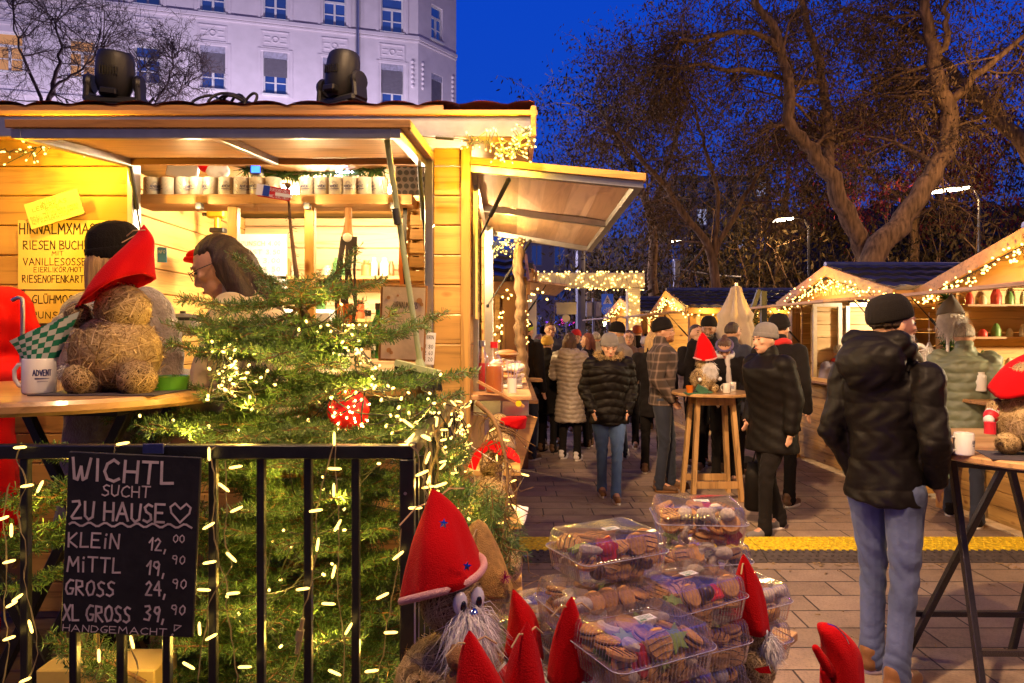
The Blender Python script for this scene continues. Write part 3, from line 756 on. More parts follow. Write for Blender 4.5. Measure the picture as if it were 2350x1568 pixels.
def hut(label, P, Q, dep, zb=0.0, ze=2.1, zp=2.43, sill=1.08, group='wooden market huts along the alley', side_open=None, flap=0.75, inner=(1.0,0.80,0.50), power=60, sign=None, closed_front=False, open_w=None, flapz=None, oh=0.14):
    P = V(P[0],P[1],0); Q = V(Q[0],Q[1],0)                 # front corners, far and near
    u = (Q-P).normalized(); w = (Q-P).length; v = V(-u.y,u.x,0)
    if v.x*dep < 0: v = -v
    dep = abs(dep)
    nF = -v; t = thing('market_hut', label, 'market hut', tuple((P+Q)/2+V(0,0,zb)), group=group)
    mu = M_pineY if abs(u.y) > abs(u.x) else M_pine; mv = M_pine if abs(u.y) > abs(u.x) else M_pineY
    pw = 0.12
    for (pt, sg) in ((P,1),(Q,-1)):                          # corner posts
        g = MB(); c = pt+u*sg*pw/2+V(0,0,(zb+ze)/2); g.box(c, (pw,pw,ze-zb), Matrix((u,v,V(0,0,1))).transposed() if u.cross(v).z>0 else Matrix((-u,v,V(0,0,1))).transposed(), bev=0.006); g.build('corner_post', M_trim, t)
    g = MB(); planks(g, P+u*pw-v*0.0, Q-u*pw, zb+0.05, zb+sill-0.02, nF); g.build('front_wall', mu, t)
    for (pt, nn) in ((P,-u),(Q,u)):                          # side walls
        g = MB(); planks(g, pt+v*0.12, pt+v*dep, zb+0.05, ze, nn); g.build('side_wall', mv, t)
    g = MB(); planks(g, P+v*dep, Q+v*dep, zb+0.05, ze, v)
    g.build('back_wall', mu, t)
    g = MB(); M3 = Matrix((u,v,V(0,0,1))).transposed() if u.cross(v).z>0 else Matrix((-u,v,V(0,0,1))).transposed()
    g.box((P+Q)/2-v*0.06+V(0,0,zb+sill), (w-0.02, 0.36, 0.03), M3, bev=0.004); g.build('counter', M_trimX, t)
    # gable board with lettering
    g = MB(); mid = (P+Q)/2
    hh = zp-ze
    a, b_, c = P+V(0,0,ze-0.03)-v*0.01, Q+V(0,0,ze-0.03)-v*0.01, mid+V(0,0,zp-0.03)-v*0.01
    g.add([a,b_,c,a+v*.03,b_+v*.03,c+v*.03], [(0,1,2),(5,4,3),(0,3,4,1),(1,4,5,2),(2,5,3,0)])
    gb = g.build('gable', M_gab, t)
    if sign:
        g = MB(); txt, sh, sw = sign
        right = u if u.dot(V(0,0,1).cross(nF)) > 0 else -u
        right = V(0,0,1).cross(nF).normalized()
        f, n_ = plane_map(mid-right*sw/2+V(0,0,ze+0.03)-v*0.012, right, V(0,0,1), 0.004)
        write(g, txt, f, n_, sh, sh*0.16, width=sw, jit=0); g.build('sign_lettering', mat('cream_letters', (0.75,0.62,0.35), 0.6), gb)
    # roof
    sl = V(0,0,hh); hw = w/2+0.12
    for sg in (-1,1):
        dn = (u*sg*(w/2)+V(0,0,-hh)).normalized(); Ld = hw/(w/2)*math.hypot(w/2,hh)
        O = mid+V(0,0,zp+0.02)-v*oh
        g = MB(); roof_sheet(g, O, v, dn, dep+oh+0.1, Ld); g.build('roof', M_tile, t)
        g = MB(); n = v.cross(dn); n = n if n.z > 0 else -n
        g.bar(O+dn*0.0-n*0.045-v*0.015, O+dn*(Ld+0.03)-n*0.045-v*0.015, 0.03, 0.12, up=n, bev=0.004); g.build('barge_board', M_trimX, t)
        g = MB(); e = O+dn*Ld-n*0.05; g.bar(e+v*0.02, e+v*(dep+oh), 0.025, 0.10, bev=0.003); g.build('eave_board', M_trimX, t)
    g = MB(); g.tube([mid+V(0,0,zp+0.045)-v*(oh+.02), mid+V(0,0,zp+0.045)+v*(dep+.12)], 0.035, 8); g.build('ridge_cap', mat('ridge_cap', (0.10,0.12,0.22), 0.35, 0.5), t)
    if flap:
        fz = flapz or ze-0.05; g = MB()
        g.bar(mid+V(0,0,fz)-v*0.02, mid+V(0,0,fz-0.06)-v*flap, w-0.16, 0.03, bev=0.004); fo = g.build('front_flap', M_board, t)
        for sg in (-1,1):
            g = MB(); s0 = mid+u*sg*(w/2-0.16); g.tube([s0+V(0,0,fz-0.5)+v*0.02, s0+V(0,0,fz-0.25)-v*flap*0.28], 0.012, 8); g.tube([s0+V(0,0,fz-0.25)-v*flap*0.28, s0+V(0,0,fz-0.05)-v*flap*0.52], 0.006, 8)
            g.build('gas_strut', M_black, t)
    g = MB(); lc = mid+v*dep*0.5+V(0,0,ze-0.02); g.box(lc, (w*0.5,0.06,0.03), M3); g.build('ceiling_lamp', emit('tube_lamp', inner, 26.0), t)
    lamp('hut_light', lc-V(0,0,0.12), power*1.7, (inner[0],inner[1]*.86,inner[2]*.62), 0.05)
    gl = mid-v*(oh+.30)+V(0,0,ze+0.06)
    if flap: lamp('gable_light', gl, 34, (1.0,0.56,0.08), 0.012)
    return dict(t=t, P=P, Q=Q, u=u, v=v, mid=mid, w=w, ze=ze, zp=zp, M3=M3, oh=oh, nF=nF, dep=dep)
M_pole2 = mat('lamp_pole', (0.05,0.05,0.06), 0.5, 0.5)
M_gab = wood('gable_board', (0.45,0.24,0.08), 1, knots=False)
rr = random.Random(31)
def hut_lights(h, n, label, eave=False, mesh=ME_FAR, sp=0.035):
    off = -h['v']*(h['oh']+0.0)
    A = h['mid']-h['u']*(h['w']/2+0.08)+V(0,0,h['ze']-0.10)+off; B = h['mid']+V(0,0,h['zp']-0.12)+off; C = h['mid']+h['u']*(h['w']/2+0.08)+V(0,0,h['ze']-0.10)+off
    pts, b = along([A,B,C], n, sp, rr)
    lights(label, pts, b, mesh, group='fairy lights on the hut gables')
def eave_lights(h, side, s0, s1, n, label, mesh=ME_FAR, z=None):
    A = h['mid']+h['u']*side*(h['w']/2+0.10)+V(0,0,h['ze']-0.09)
    pts, b = along([A+h['v']*s0, A+h['v']*s1], n, 0.035, rr); lights(label, pts, b, mesh, group='fairy lights along the hut eaves')

for (x,y,z,e,lb) in ((-0.6,0.9,4.4,260,'tall street lamp rising behind the camera on the stall side'),(3.6,0.4,4.6,420,'tall street lamp behind the camera on the plaza side'),(10.2,12.2,6.5,520,'street lamp just outside the right picture edge by the thick trunks')):  # unseen fill lamps added to warm the foreground, plaza and trunks
    t = thing('street_or_fill_lamp', lb, 'street lamp', (x,y-1.0,0)); g = MB(); g.tube([(x,y-1.0,0),(x,y-1.0,z),(x,y-.6,z+.25),(x,y,z+.25)],[.06,.05,.04,.03],8); g.build('pole', M_pole2, t); g = MB(); g.box((x,y,z+.22),(.3,.5,.08),bev=.02); g.build('lamp_head', M_pole2, t); g = MB(); g.box((x,y,z+.165),(.24,.4,.02)); g.build('lamp_lens', emit('street_or_fill_lens', (1.0,0.85,0.6), 45.0), t)
    lamp('street_or_fill_light', (x,y,z), e, (1.0,0.55,0.24), 0.12)
so = lamp('plaza_fill_spot', (-0.25,1.35,5.0), 2300, (1.0,0.63,0.34), 0.10, 'SPOT', spot=74); so.rotation_euler = (V(2.3,4.7,0)-V(-0.25,1.35,5.0)).to_track_quat('-Z','Y').to_euler()  # unseen spot and its mast added to brighten the plaza paving
t = thing('floodlight','black floodlight on a mast above the stall lighting the plaza','floodlight',(-0.25,1.2,0)); g = MB(); g.box((-0.25,1.28,5.08),(.3,.12,.25),bev=.02); g.build('housing', M_pole2, t); g = MB(); g.tube([(-0.9,-1.2,0),(-0.9,-1.2,5.2),(-0.25,1.25,5.25)],.04,8); g.build('pole', M_pole2, t)
hA = hut('farthest wooden market hut with small lit gable beside the gate of lights', (2.40,16.4), (2.75,14.1), 2.6, power=130, sign=None)
hut_lights(hA, 90, 'fairy lights on the small gable of the farthest hut', sp=0.05, mesh=ME_FAR2)
eave_lights(hA, 1, 0, 2.2, 40, 'fairy lights along the eave of the farthest hut', ME_FAR2)
hB = hut('wooden market hut with bright gable behind the closed beige parasol', (2.98,13.8), (3.00,11.3), 3.4, power=140)
hut_lights(hB, 100, 'fairy lights on the gable of the hut behind the parasol', sp=0.045, mesh=ME_FAR2)
eave_lights(hB, 1, -0.1, 3.0, 95, 'fairy lights along the eave of the hut behind the parasol', ME_FAR2)
hC = hut('wooden market hut with cream gable lettering and a gnome shelf at its side', (3.82,9.3), (3.90,6.85), 3.0, power=130, inner=(1.0,0.86,0.66), sign=('BAUMKUCHEN', 0.11, 1.05))
hut_lights(hC, 190, 'fairy lights on the gable lettered with cake name', sp=0.05)
eave_lights(hC, 1, -0.3, 2.0, 85, 'fairy lights along the eave above the gnome shelf')
hD = hut('wooden market hut with dazzling interior and lettered gable at the right picture edge', (4.12,6.55), (4.15,4.05), 3.0, power=170, inner=(1.0,0.85,0.62), sign=('DIE', 0.13, 0.34), zp=2.45)
lamp('cluster_light', (4.25,6.62,2.0), 14, (1.0,0.58,0.10), 0.012); lamp('cluster_light', (3.2,11.0,2.05), 14, (1.0,0.58,0.10), 0.012); lamp('cluster_light', (4.4,11.0,2.05), 14, (1.0,0.58,0.10), 0.012)
hut_lights(hD, 150, 'fairy lights on the gable at the right picture edge', sp=0.04)
hE = hut('wooden market hut with dark tiled roof slope behind the main stall on the left', (-0.02,5.75), (-0.02,8.0), -2.4, power=60, flap=0.0)
eave_lights(hE, -1, -0.25, 0.9, 60, 'fairy lights under the tiled eave beyond the main stall')
so2 = lamp('alley_fill_spot', (-0.05,1.35,5.0), 900, (1.0,0.58,0.26), 0.10, 'SPOT', spot=46); so2.rotation_euler = (V(1.9,8.6,0)-V(-0.05,1.35,5.0)).to_track_quat('-Z','Y').to_euler()  # second unseen spot, added to brighten the alley
hF = hut('wooden market hut with open oak flap, second hut beyond the main stall', (0.14,8.4), (0.14,10.7), -2.4, power=110, flap=0.55, flapz=2.32, ze=2.4, zp=2.6)
for (x,y,z0,z1,lb) in ((-0.10,5.70,1.3,2.0,'fairy light strand hanging down the plank wall by the bottles'),(-0.30,5.70,1.4,2.0,'fairy light strand hanging left of the plank wall behind the bottles'),(0.17,8.36,1.25,2.3,'fairy light strand hanging at the hut with the open flap')):
    pts, b = along([(x,y,z1),(x+.01,y,(z0+z1)/2),(x,y,z0)], 16, 0.02, rr); lights(lb, pts, b, ME_FAR, group='hanging fairy light strands')
# hut interiors: goods, garlands
M_green = leafmat('garland_green', (0.02,0.05,0.01), (0.08,0.15,0.03))
def garland(label, path, r, n, seed=2):
    t = thing('garland', label, 'garland', tuple(path[0])); P = spline(path, 6); rg = np.random.default_rng(seed)
    g = MB(); g.tube(P, 0.008, 5); g.build('stem', M_bark, t)
    A = np.array([list(p) for p in P]); k = rg.integers(0, len(A)-1, n); tt = rg.random(n)[:,None]
    c = A[k]*(1-tt)+A[k+1]*tt; d = rg.normal(0,1,(n,3)); d /= np.linalg.norm(d,axis=1)[:,None]; e = np.cross(d, rg.normal(0,1,(n,3))); e /= np.linalg.norm(e,axis=1)[:,None]
    L = r*rg.uniform(.6,1.2,n)[:,None]; w = r*0.09
    vs = np.stack([c-e*w, c+d*L-e*w*.3, c+d*L+e*w*.3, c+e*w], axis=1).reshape(-1,3); obj_np('greenery', vs, np.arange(n*4).reshape(-1,4), M_green, t); return t
garland('green garland climbing the bright opening of the hut at the right edge', [(4.02,6.3,2.0),(4.0,6.28,1.75),(4.03,6.3,1.5),(4.02,6.2,1.32)], 0.09, 900)
garland('green garland on the counter of the hut behind the parasol', [(2.9,13.2,1.22),(2.9,12.4,1.2),(2.9,11.8,1.22)], 0.12, 500)
# white panels and jars inside the bright right hut
t = thing('menu_board', 'white menu board with grey frame glowing inside the right edge hut', 'menu board', (4.6,5.9,1.7))
g = MB(); g.box((4.95,6.2,1.78),(0.5,0.02,0.22), bev=.003); g.build('panel', mat('white_panel',(0.85,0.85,0.8),0.5), t)
g = MB()
for a in ((4.95,6.186,1.905,0.54,0.03),(4.95,6.186,1.655,0.54,0.03)): g.box(a[:3],(a[3],0.02,a[4]))
g.build('frame', M_alu, t)
rj = random.Random(4)
for i in range(14):
    x = 3.98+rj.uniform(0,.12); y = 4.5+i*0.135; hgt = rj.uniform(0.10,0.2)
    g = MB(); g.lathe([(0.04,0),(0.045,0.01),(0.045,hgt*.8),(0.03,hgt*.9),(0.03,hgt)], (x,y,1.166), 12)
    o = g.build('jar', M_ceram if i%3 else mat('amber_jar',(0.5,0.25,0.06),0.2), loc=(x,y,1.166), smooth='auto'); tag(o, 'small jar or candle glass in the bright row on the right edge hut counter', 'jar', 'jars on the bright hut counter')
rk = random.Random(14)
for k,z in enumerate((1.33,1.62,1.92)):
    t = thing('goods_shelf', ['lowest','middle','top'][k]+' goods shelf on the side wall inside the bright right edge hut', 'shelf', (4.9,6.4,z)); g = MB(); g.box((4.95,6.40,z),(1.5,.22,.02)); g.build('board', M_trimX, t)
    for i in range(11):
        x = 4.26+i*.125; hh = rk.uniform(.06,.17); r_ = rk.uniform(.025,.045); c3 = [(0.55,0.05,0.03),(0.65,0.45,0.2),(0.12,0.25,0.06),(0.75,0.6,0.35),(0.35,0.15,0.04)][rk.randint(0,4)]
        g = MB(); g.lathe([(r_,0),(r_*1.05,hh*.5),(r_*.7,hh*.8),(r_*.3,hh)],(x,6.36,z+.011),12); o = g.build('ornament', mat('ornament_%d'%int(c3[0]*100),c3,0.4), loc=(x,6.36,z+.011), smooth='auto'); tag(o,'small coloured ornament or candle on the shelves inside the right edge hut','ornament','ornaments on the shelves inside the right edge hut')
# inside the cake hut: aluminium framed plank panels facing the camera
t = thing('wall_panel', 'aluminium framed pine panel set inside the cake hut opening', 'wall panel', (4.4,8.9,0.9))
g = MB(); planks(g, (3.95,9.0,0), (5.3,9.0,0), 1.1, 2.0, V(0,-1,0), h=0.17); g.build('planks', wood('pale_pine', (0.66,0.46,0.24), 0), t)
g = MB()
for x in (3.97,4.30,4.40,5.2): g.box((x,8.955,1.55),(0.05,0.03,0.95))
g.box((4.13,8.953,2.04),(0.38,0.03,0.05)); g.box((4.8,8.953,2.04),(0.76,0.03,0.05)); g.build('frame', M_alu, t)

# gnome shelf on the near side wall of the cake hut
sh = thing('wall_shelf', 'reddish wooden wall shelf holding grey gnomes on the cake hut side', 'shelf', (4.13,6.76,1.2))
g = MB()
for x in (3.92,4.30): g.box((x,6.73,1.53),(0.04,0.12,0.78), bev=.004)
g.build('side_board', M_trim, sh)
for z in (1.70,1.44,1.16):
    g = MB(); g.box((4.14,6.73,z),(0.50,0.15,0.025), bev=.003); g.build('shelf_board', M_trimX, sh)
g = MB(); g.box((4.11,6.70,1.93),(0.5,0.2,0.03), bev=.003); g.build('top_board', M_trimX, sh)

# ================================================================ GATE OF LIGHTS
gt = thing('light_gate', 'white rectangular entrance gate wrapped in fairy lights', 'gate', (1.5,14,0))
M_gate = mat('gate_cream', (0.70,0.64,0.50), 0.7, 0, 0.08, 4, 0.1)
g = MB(); g.box((1.47,14,2.755),(2.45,0.3,0.30), bev=0.01); g.build('beam', M_gate, gt)
for x in (0.37,2.48):
    g = MB(); g.box((x,14,1.30),(0.25,0.29,2.60), bev=0.01); g.build('post', M_gate, gt)
def gate_l():
    b = []; pts = []
    for k in range(150):
        x = rr.uniform(0.3,2.68); face = rr.random()
        if face < .55: p = V(x, 13.83, rr.uniform(2.60,2.91)); d = V(0,-1,0)
        elif face < .8: p = V(x, 13.9, 2.60-rr.uniform(0,.05)); d = V(0,0,-1)
        else: p = V(x, 13.9, 2.93); d = V(0,0,1)
        b.append((p, d))
    for k in range(45):
        p = V(rr.uniform(2.36,2.6), 13.83, rr.uniform(1.2,2.6)); b.append((p, V(0,-1,0)))
    pts = [[V(0.3+i*0.04,13.835,2.74+0.13*math.sin(i*1.3)) for i in range(58)]]
    lights('fairy lights wound around the white entrance gate', pts, b, ME_FAR2)
gate_l()

# ================================================================ STREET FURNITURE BEHIND
M_pole = mat('galvanised_pole', (0.22,0.23,0.30), 0.5, 0.6, 0.1, 3, 0.05)
def street_or_fill_lamp(px, py, d, wpx, label, z=None, power=220):
    c = W(px, py, d); t = thing('street_or_fill_lamp', label, 'street lamp', (c.x+0.9, d, 0), group='lit street lamps in the park')
    L = wpx/F*d
    g = MB(); g.tube([(c.x+0.9,d,0),(c.x+0.9,d,c.z-0.3),(c.x+0.75,d,c.z+0.02),(c.x+L/2,d,c.z+0.08)], [0.07,0.045,0.03,0.02], 8); g.build('pole', M_blackm, t)
    g = MB(); g.box((c.x,d,c.z+0.06),(L*1.08,0.30,0.07), Euler((R(-6),R(-7),0)), bev=0.02); g.build('lamp_head', M_black, t)
    g = MB(); g.box((c.x,d-0.02,c.z),(L,0.2,0.04), Euler((R(-6),R(-7),0))); g.build('lamp_lens', emit('street_or_fill_lens', (1.0,0.85,0.6), 45.0), t)
    lamp('street_or_fill_light', (c.x,d-0.1,c.z-0.15), power, (1.0,0.55,0.22), 0.15)
street_or_fill_lamp(2180,437,21,80,'large lit street lamp glowing between the thick trunks at right', power=500)
street_or_fill_lamp(1797,505,24,42,'medium lit street lamp below the blue gap in the branches', power=450)
street_or_fill_lamp(1550,555,34,26,'small distant lit street lamp above the entrance gate', power=350)
def pole(px, d, ytop, r, label, ybot=None):
    c = W(px, ytop, d); t = MB(); t.tube([(c.x,d,0),(c.x,d,c.z)], r, 10); o = t.build('signal_pole', M_pole, loc=(c.x,d,0)); tag(o, label, 'pole'); return o
pole(1332, 22, 570, 0.16, 'thick grey mast rising behind the gate of lights')
pole(1549, 26, 595, 0.09, 'thin pale mast with cross arm above the hut roofs')
t = thing('camera_mast', 'grey box on a cross arm at the top of the thin mast', 'traffic camera', (W(1555,620,26).x,26,4))
g = MB(); g.box(W(1552,622,25.8),(0.22,0.3,0.8), bev=.03); g.build('box', M_pole, t)
g = MB(); g.tube([W(1552,618,25.9),W(1640,632,25.9),W(1700,636,25.9)], 0.04, 8); g.build('arm', M_pole, t)
# signs
M_sblue = mat('sign_blue', (0.01,0.10,0.55), 0.4, 0, 0.05, 5, 0, emis=(0.01,0.1,0.6), es=0.25)
M_swhite = mat('sign_white', (0.8,0.8,0.82), 0.5, 0, 0.03, 5, 0)
t = thing('crossing_sign', 'blue square pedestrian crossing sign above the round bicycle sign', 'road sign', (W(1394,0,19).x,19,0))
c = W(1394,688,19); g = MB(); g.box(c,(0.32,0.02,0.32), bev=.008); g.build('plate', M_sblue, t)
g = MB(); g.add([c+V(-.125,-.012,-.12),c+V(.125,-.012,-.12),c+V(0,-.012,.13)],[(0,1,2)]); g.build('triangle', M_swhite, t)
g = MB(); P_ = lambda x,z: c+V(x,-.016,z)
g.tube([P_(0,.05),P_(0,.051)],0.017,8); 
for a in (((0,.035),(0,-.03)),((0,-.03),(.035,-.1)),((0,-.03),(-.035,-.1)),((0,.02),(.04,-.02)),((0,.02),(-.035,-.015))): g.bar(P_(*a[0]),P_(*a[1]),0.004,0.016)
g.build('walking_figure', M_black, t)
g = MB(); g.tube([(c.x,19.03,0),(c.x,19.03,c.z+.15)],0.03,8); g.build('pole', M_pole, t)
t = thing('bicycle_sign', 'round blue bicycle sign below the pedestrian crossing sign', 'road sign', (W(1394,0,18.95).x,18.95,1.7))
c = W(1394,711,18.95); g = MB(); g.lathe([(0.17,0),(0.17,0.02)], c, 28, M=Matrix.Rotation(R(90),3,'X')); g.build('disc', M_sblue, t)
g = MB(); P_ = lambda x,z: c+V(x,-.03,z)
for s in (-1,1): g.tube([P_(s*.065+.042*math.cos(k*math.pi/8),-.03+.042*math.sin(k*math.pi/8)) for k in range(17)],0.006,5)
for a in (((-.065,-.03),(-.02,.03)),((-.02,.03),(.045,.03)),((.045,.03),(0,-.03)),((0,-.03),(-.065,-.03)),((0,-.03),(-.03,.05)),((.065,-.03),(.035,.06)),((.035,.06),(.06,.065)),((-.045,.05),(-.015,.05))): g.tube([P_(*a[0]),P_(*a[1])],0.006,5)
g.build('bicycle_symbol', M_swhite, t)
M_sback = mat('sign_back', (0.30,0.28,0.30), 0.4, 0.5, 0.1, 4, 0)
t = thing('sign_board', 'grey back of a rectangular traffic board above the crowd', 'road sign', (W(1300,0,17).x,17,0))
c = W(1300,708,17); g = MB(); g.box(c,(0.50,0.02,0.30), bev=.01); g.build('plate', M_sback, t)
g = MB(); g.tube([(c.x,17.03,0),(c.x,17.03,c.z+.14)],0.02,8); g.build('pole', M_pole, t)
g = MB(); c = W(1299,731,16.97); g.lathe([(0.1,0),(0.1,0.015)], c, 20, M=Matrix.Rotation(R(90),3,'X')); g.build('round_plate', M_sback, t)
t = thing('traffic_signal', 'dark backs of two traffic signal heads on a pole', 'traffic light', (W(1360,0,20).x,20,0))
for dx in (1352,1372):
    c = W(dx,710,20); g = MB(); g.box(c,(0.2,0.16,0.46), bev=.03); g.build('signal_head', M_sback, t)
g = MB(); c = W(1362,700,20.1); g.tube([(c.x,20.1,0),(c.x,20.1,c.z+.2)],0.04,8); g.build('pole', M_pole, t)
# buildings far behind the gate
M_far = mat('far_facade', (0.20,0.19,0.28), 0.85, 0, 0.1, 1, 0)
def far_house(label, x0, x1, y, h, rows, colsn, lit=(), m=None):
    t = thing('far_building', label, 'building', ((x0+x1)/2,y,0)); g = MB(); g.box(((x0+x1)/2,y+4,h/2),(x1-x0,8,h)); g.build('wall', m or M_far, t)
    cw = (x1-x0)/colsn; rh = (h-1)/rows
    for j in range(rows):
        for i in range(colsn):
            xc = x0+(i+.5)*cw; zc = 1+(j+.5)*rh
            g = MB(); g.box((xc,y-0.02,zc),(cw*.5,0.06,rh*.62)); w = g.build('window', M_white if False else mat('far_frame',(0.28,0.26,0.34),0.8), t)
            g = MB(); g.box((xc,y-0.07,zc),(cw*.42,0.05,rh*.54)); g.build('pane', emit('far_lit',(0.6,0.6,1.0),0.5) if (i,j) in lit else M_glassw, w)
            g = MB(); g.box((xc,y-0.1,zc),(0.08,0.04,rh*.54)); g.build('mullion', mat('far_frame',(0.28,0.26,0.34),0.8), w)
far_house('dark lilac house with blue windows behind the crossing signs', 1.0, 15, 52, 9, 3, 8, lit=((2,0),(5,1)))
far_house('tall grey block with a few lit windows seen through the branches', 15.5, 25, 66, 17, 6, 5, lit=((1,4),(3,3),(4,5),(0,2)), m=mat('far_block',(0.13,0.13,0.18),0.9))
t = thing('neon_sign', 'row of violet and pink shop lights glowing behind the crowd', 'shop sign', (7,50,2.4))
rn = random.Random(8)
for i in range(20):
    c = W(1255+i*9, 742+rn.uniform(-3,3), 50); g = MB(); g.box(c,(0.22,0.05,0.16+0.3*(i%7==4))); g.build('light_box', emit('neon_%d'%(i%3), [(0.25,0.05,1.0),(0.9,0.03,0.35),(0.1,0.15,1.0)][i%3], 2.2), t)
t = thing('globe_lamp', 'small greenish globe lamp shining above the crowd', 'lamp', (W(1393,0,30).x,30,0))
c = W(1388,743,30); g = MB(); g.ball(c,0.12,10); g.build('globe', emit('globe',(0.8,1.0,0.5),12), t)
g = MB(); g.tube([(c.x,30,0),(c.x,30,c.z-.1)],0.04,6); g.build('post', M_pole, t)

# closed parasol
t = thing('parasol', 'closed beige parasol standing behind the plaza table', 'parasol', (W(1690,0,8.6).x,8.6,0))
bx = W(1690,0,8.6).x; g = MB(); n = 40; prof = [(0.03,0),(0.06,-.02),(0.075,-.1),(0.15,-.3),(0.19,-.36),(0.17,-.44),(0.22,-.62),(0.19,-.85),(0.10,-1.0)]
vs = []
for (r,z) in prof:
    for j in range(n):
        a = 2*math.pi*j/n; rr_ = r*(1+0.22*math.sin(a*8+z*2)+0.08*math.sin(a*3)); vs.append((bx+rr_*math.cos(a), 8.6+rr_*math.sin(a), 2.26+z))
g.add(vs, [(i*n+j,i*n+(j+1)%n,(i+1)*n+(j+1)%n,(i+1)*n+j) for i in range(len(prof)-1) for j in range(n)]+[tuple(range(n))]); g.build('canopy', mat('beige_canvas',(0.50,0.40,0.28),0.9,0,0.1,6,0.4,200), t, smooth=True)
g = MB(); g.tube([(bx,8.6,0),(bx,8.6,2.3)],0.022,8); g.build('pole', M_alu, t)
g = MB(); g.box((bx,8.6,0.04),(0.5,0.5,0.08),bev=.01); g.build('base', M_black, t)
t = thing('parasol_mast', 'dark angled support mast of a side pole parasol by the black capped man', 'mast', (W(1755,0,9).x,9,0))
g = MB(); g.bar((W(1752,0,9).x,9,0),W(1752,668,9),0.07,0.07); g.build('post', M_black, t)
g = MB(); g.bar(W(1715,745,8.95),W(1742,665,8.95),0.05,0.05); g.build('arm', M_black, t)
# hedge tree beside cake hut
t = thing('shrub', 'round green shrub with orange leaves left of the cake hut', 'shrub', (3.55,10.2,0))
rg = np.random.default_rng(3); n = 5200; d = rg.normal(0,1,(n,3)); d /= np.linalg.norm(d,axis=1)[:,None]; c = d*(rg.uniform(.6,1.0,n)**.5)[:,None]*np.array([.5,.5,.95])+np.array([3.62,10.2,1.15]); e = np.cross(d, rg.normal(0,1,(n,3))); e /= np.linalg.norm(e,axis=1)[:,None]; f2 = np.cross(d,e); s = 0.03
vs = np.stack([c-e*s,c+f2*s*.6,c+e*s,c-f2*s*.6],axis=1).reshape(-1,3); obj_np('foliage', vs, np.arange(n*4).reshape(-1,4), leafmat('hedge_leaf',(0.03,0.06,0.01),(0.22,0.22,0.03)), t)
g = MB(); g.tube([(3.62,10.2,0),(3.62,10.2,1.5)],[0.05,0.02],8); g.build('stem', M_bark, t)
def petm():
    m, nt, b = new_mat('clear_pet'); nt.nodes.remove(b); lw = nd(nt,'ShaderNodeLayerWeight',i_Blend=.35); tr_ = nd(nt,'ShaderNodeBsdfTransparent'); tr_.inputs[0].default_value=(.97,.97,.98,1); gl = nd(nt,'ShaderNodeBsdfGlossy',i_Roughness=.10); gl.inputs[0].default_value=(1,1,1,1); df = nd(nt,'ShaderNodeBsdfDiffuse'); df.inputs[0].default_value=(.75,.72,.82,1)
    m1 = nd(nt,'ShaderNodeMixShader'); mr = nd(nt,'ShaderNodeMapRange'); mr.inputs['To Min'].default_value=.04; mr.inputs['To Max'].default_value=.8; lk(nt,lw.outputs['Facing'],mr.inputs['Value']); lk(nt,mr.outputs[0],m1.inputs[0]); lk(nt,tr_.outputs[0],m1.inputs[1]); lk(nt,gl.outputs[0],m1.inputs[2])
    m2 = nd(nt,'ShaderNodeMixShader',i_Fac=.035); lk(nt,m1.outputs[0],m2.inputs[1]); lk(nt,df.outputs[0],m2.inputs[2]); lk(nt,m2.outputs[0],nt.nodes['Material Output'].inputs['Surface']); return m
# ================================================================ MAIN STALL
YF = 3.1; XR = -0.19
st = thing('market_stall', 'large golden pine market stall with raised flaps and glowing interior filling the left side', 'market stall', (-1.7,4.0,DECK))
N0 = V(0,-1,0)
g = MB(); planks(g, (-4.4,YF,0), (-1.735,YF,0), DECK+0.04, 2.58, N0); g.build('front_wall', M_pine, st)
g = MB(); planks(g, (-1.735,YF,0), (-0.395,YF,0), DECK+0.04, 1.46, N0); g.build('front_wall', M_pine, st)
g = MB(); planks(g, (-0.356,YF,0), (-0.232,YF,0), DECK+0.04, 2.50, N0); g.build('front_wall', M_pine, st)
g = MB(); g.box((-0.21,YF+0.0,1.43),(0.043,0.05,2.14),bev=.003); g.build('corner_post', M_pineZ, st)
g = MB(); g.box((-0.3755,YF+0.01,1.42),(0.038,0.07,2.14),bev=.003); g.build('door_jamb', M_alu, st)
g = MB(); g.box((-1.722,YF+0.01,1.42),(0.026,0.07,2.14),bev=.003); g.build('door_jamb', M_alu, st)
g = MB(); g.box((-1.05,YF-0.08,1.470),(1.36,0.34,0.03),bev=.005); g.build('front_counter', M_ply, st)
g = MB(); g.box((-0.9,YF-0.22,1.42),(0.9,0.02,0.06),bev=.003); g.build('counter_apron', M_pine, st)
# side wall
g = MB(); planks(g, (XR,3.14,0), (XR,3.36,0), DECK+0.04, 2.5, V(1,0,0)); g.build('side_wall', M_pineY, st)
g = MB(); planks(g, (XR,3.36,0), (XR,4.95,0), DECK+0.04, 1.32, V(1,0,0)); g.build('side_wall', M_pineY, st)
g = MB(); planks(g, (XR,4.95,0), (XR,5.25,0), DECK+0.04, 2.5, V(1,0,0)); g.build('side_wall', M_pineY, st)
g = MB(); g.box((XR+0.005,3.40,1.9),(0.04,0.05,1.1),bev=.003); g.build('side_jamb', M_alu, st)
g = MB(); g.box((XR+0.02,4.93,1.6),(0.07,0.06,1.9),bev=.003); g.build('side_jamb', M_trim, st)
g = MB(); g.box((XR+0.03,4.75,1.7),(0.06,0.05,1.5),bev=.003); g.build('side_jamb', M_alu, st)
g = MB(); planks(g, (-4.4,5.25,0), (XR,5.25,0), DECK+0.04, 2.55, V(0,1,0)); g.build('back_wall', M_pine, st)
g = MB(); planks(g, (-1.95,3.2,0), (-1.95,5.2,0), DECK+0.04, 2.5, V(1,0,0)); g.build('partition_wall', M_pineY, st)
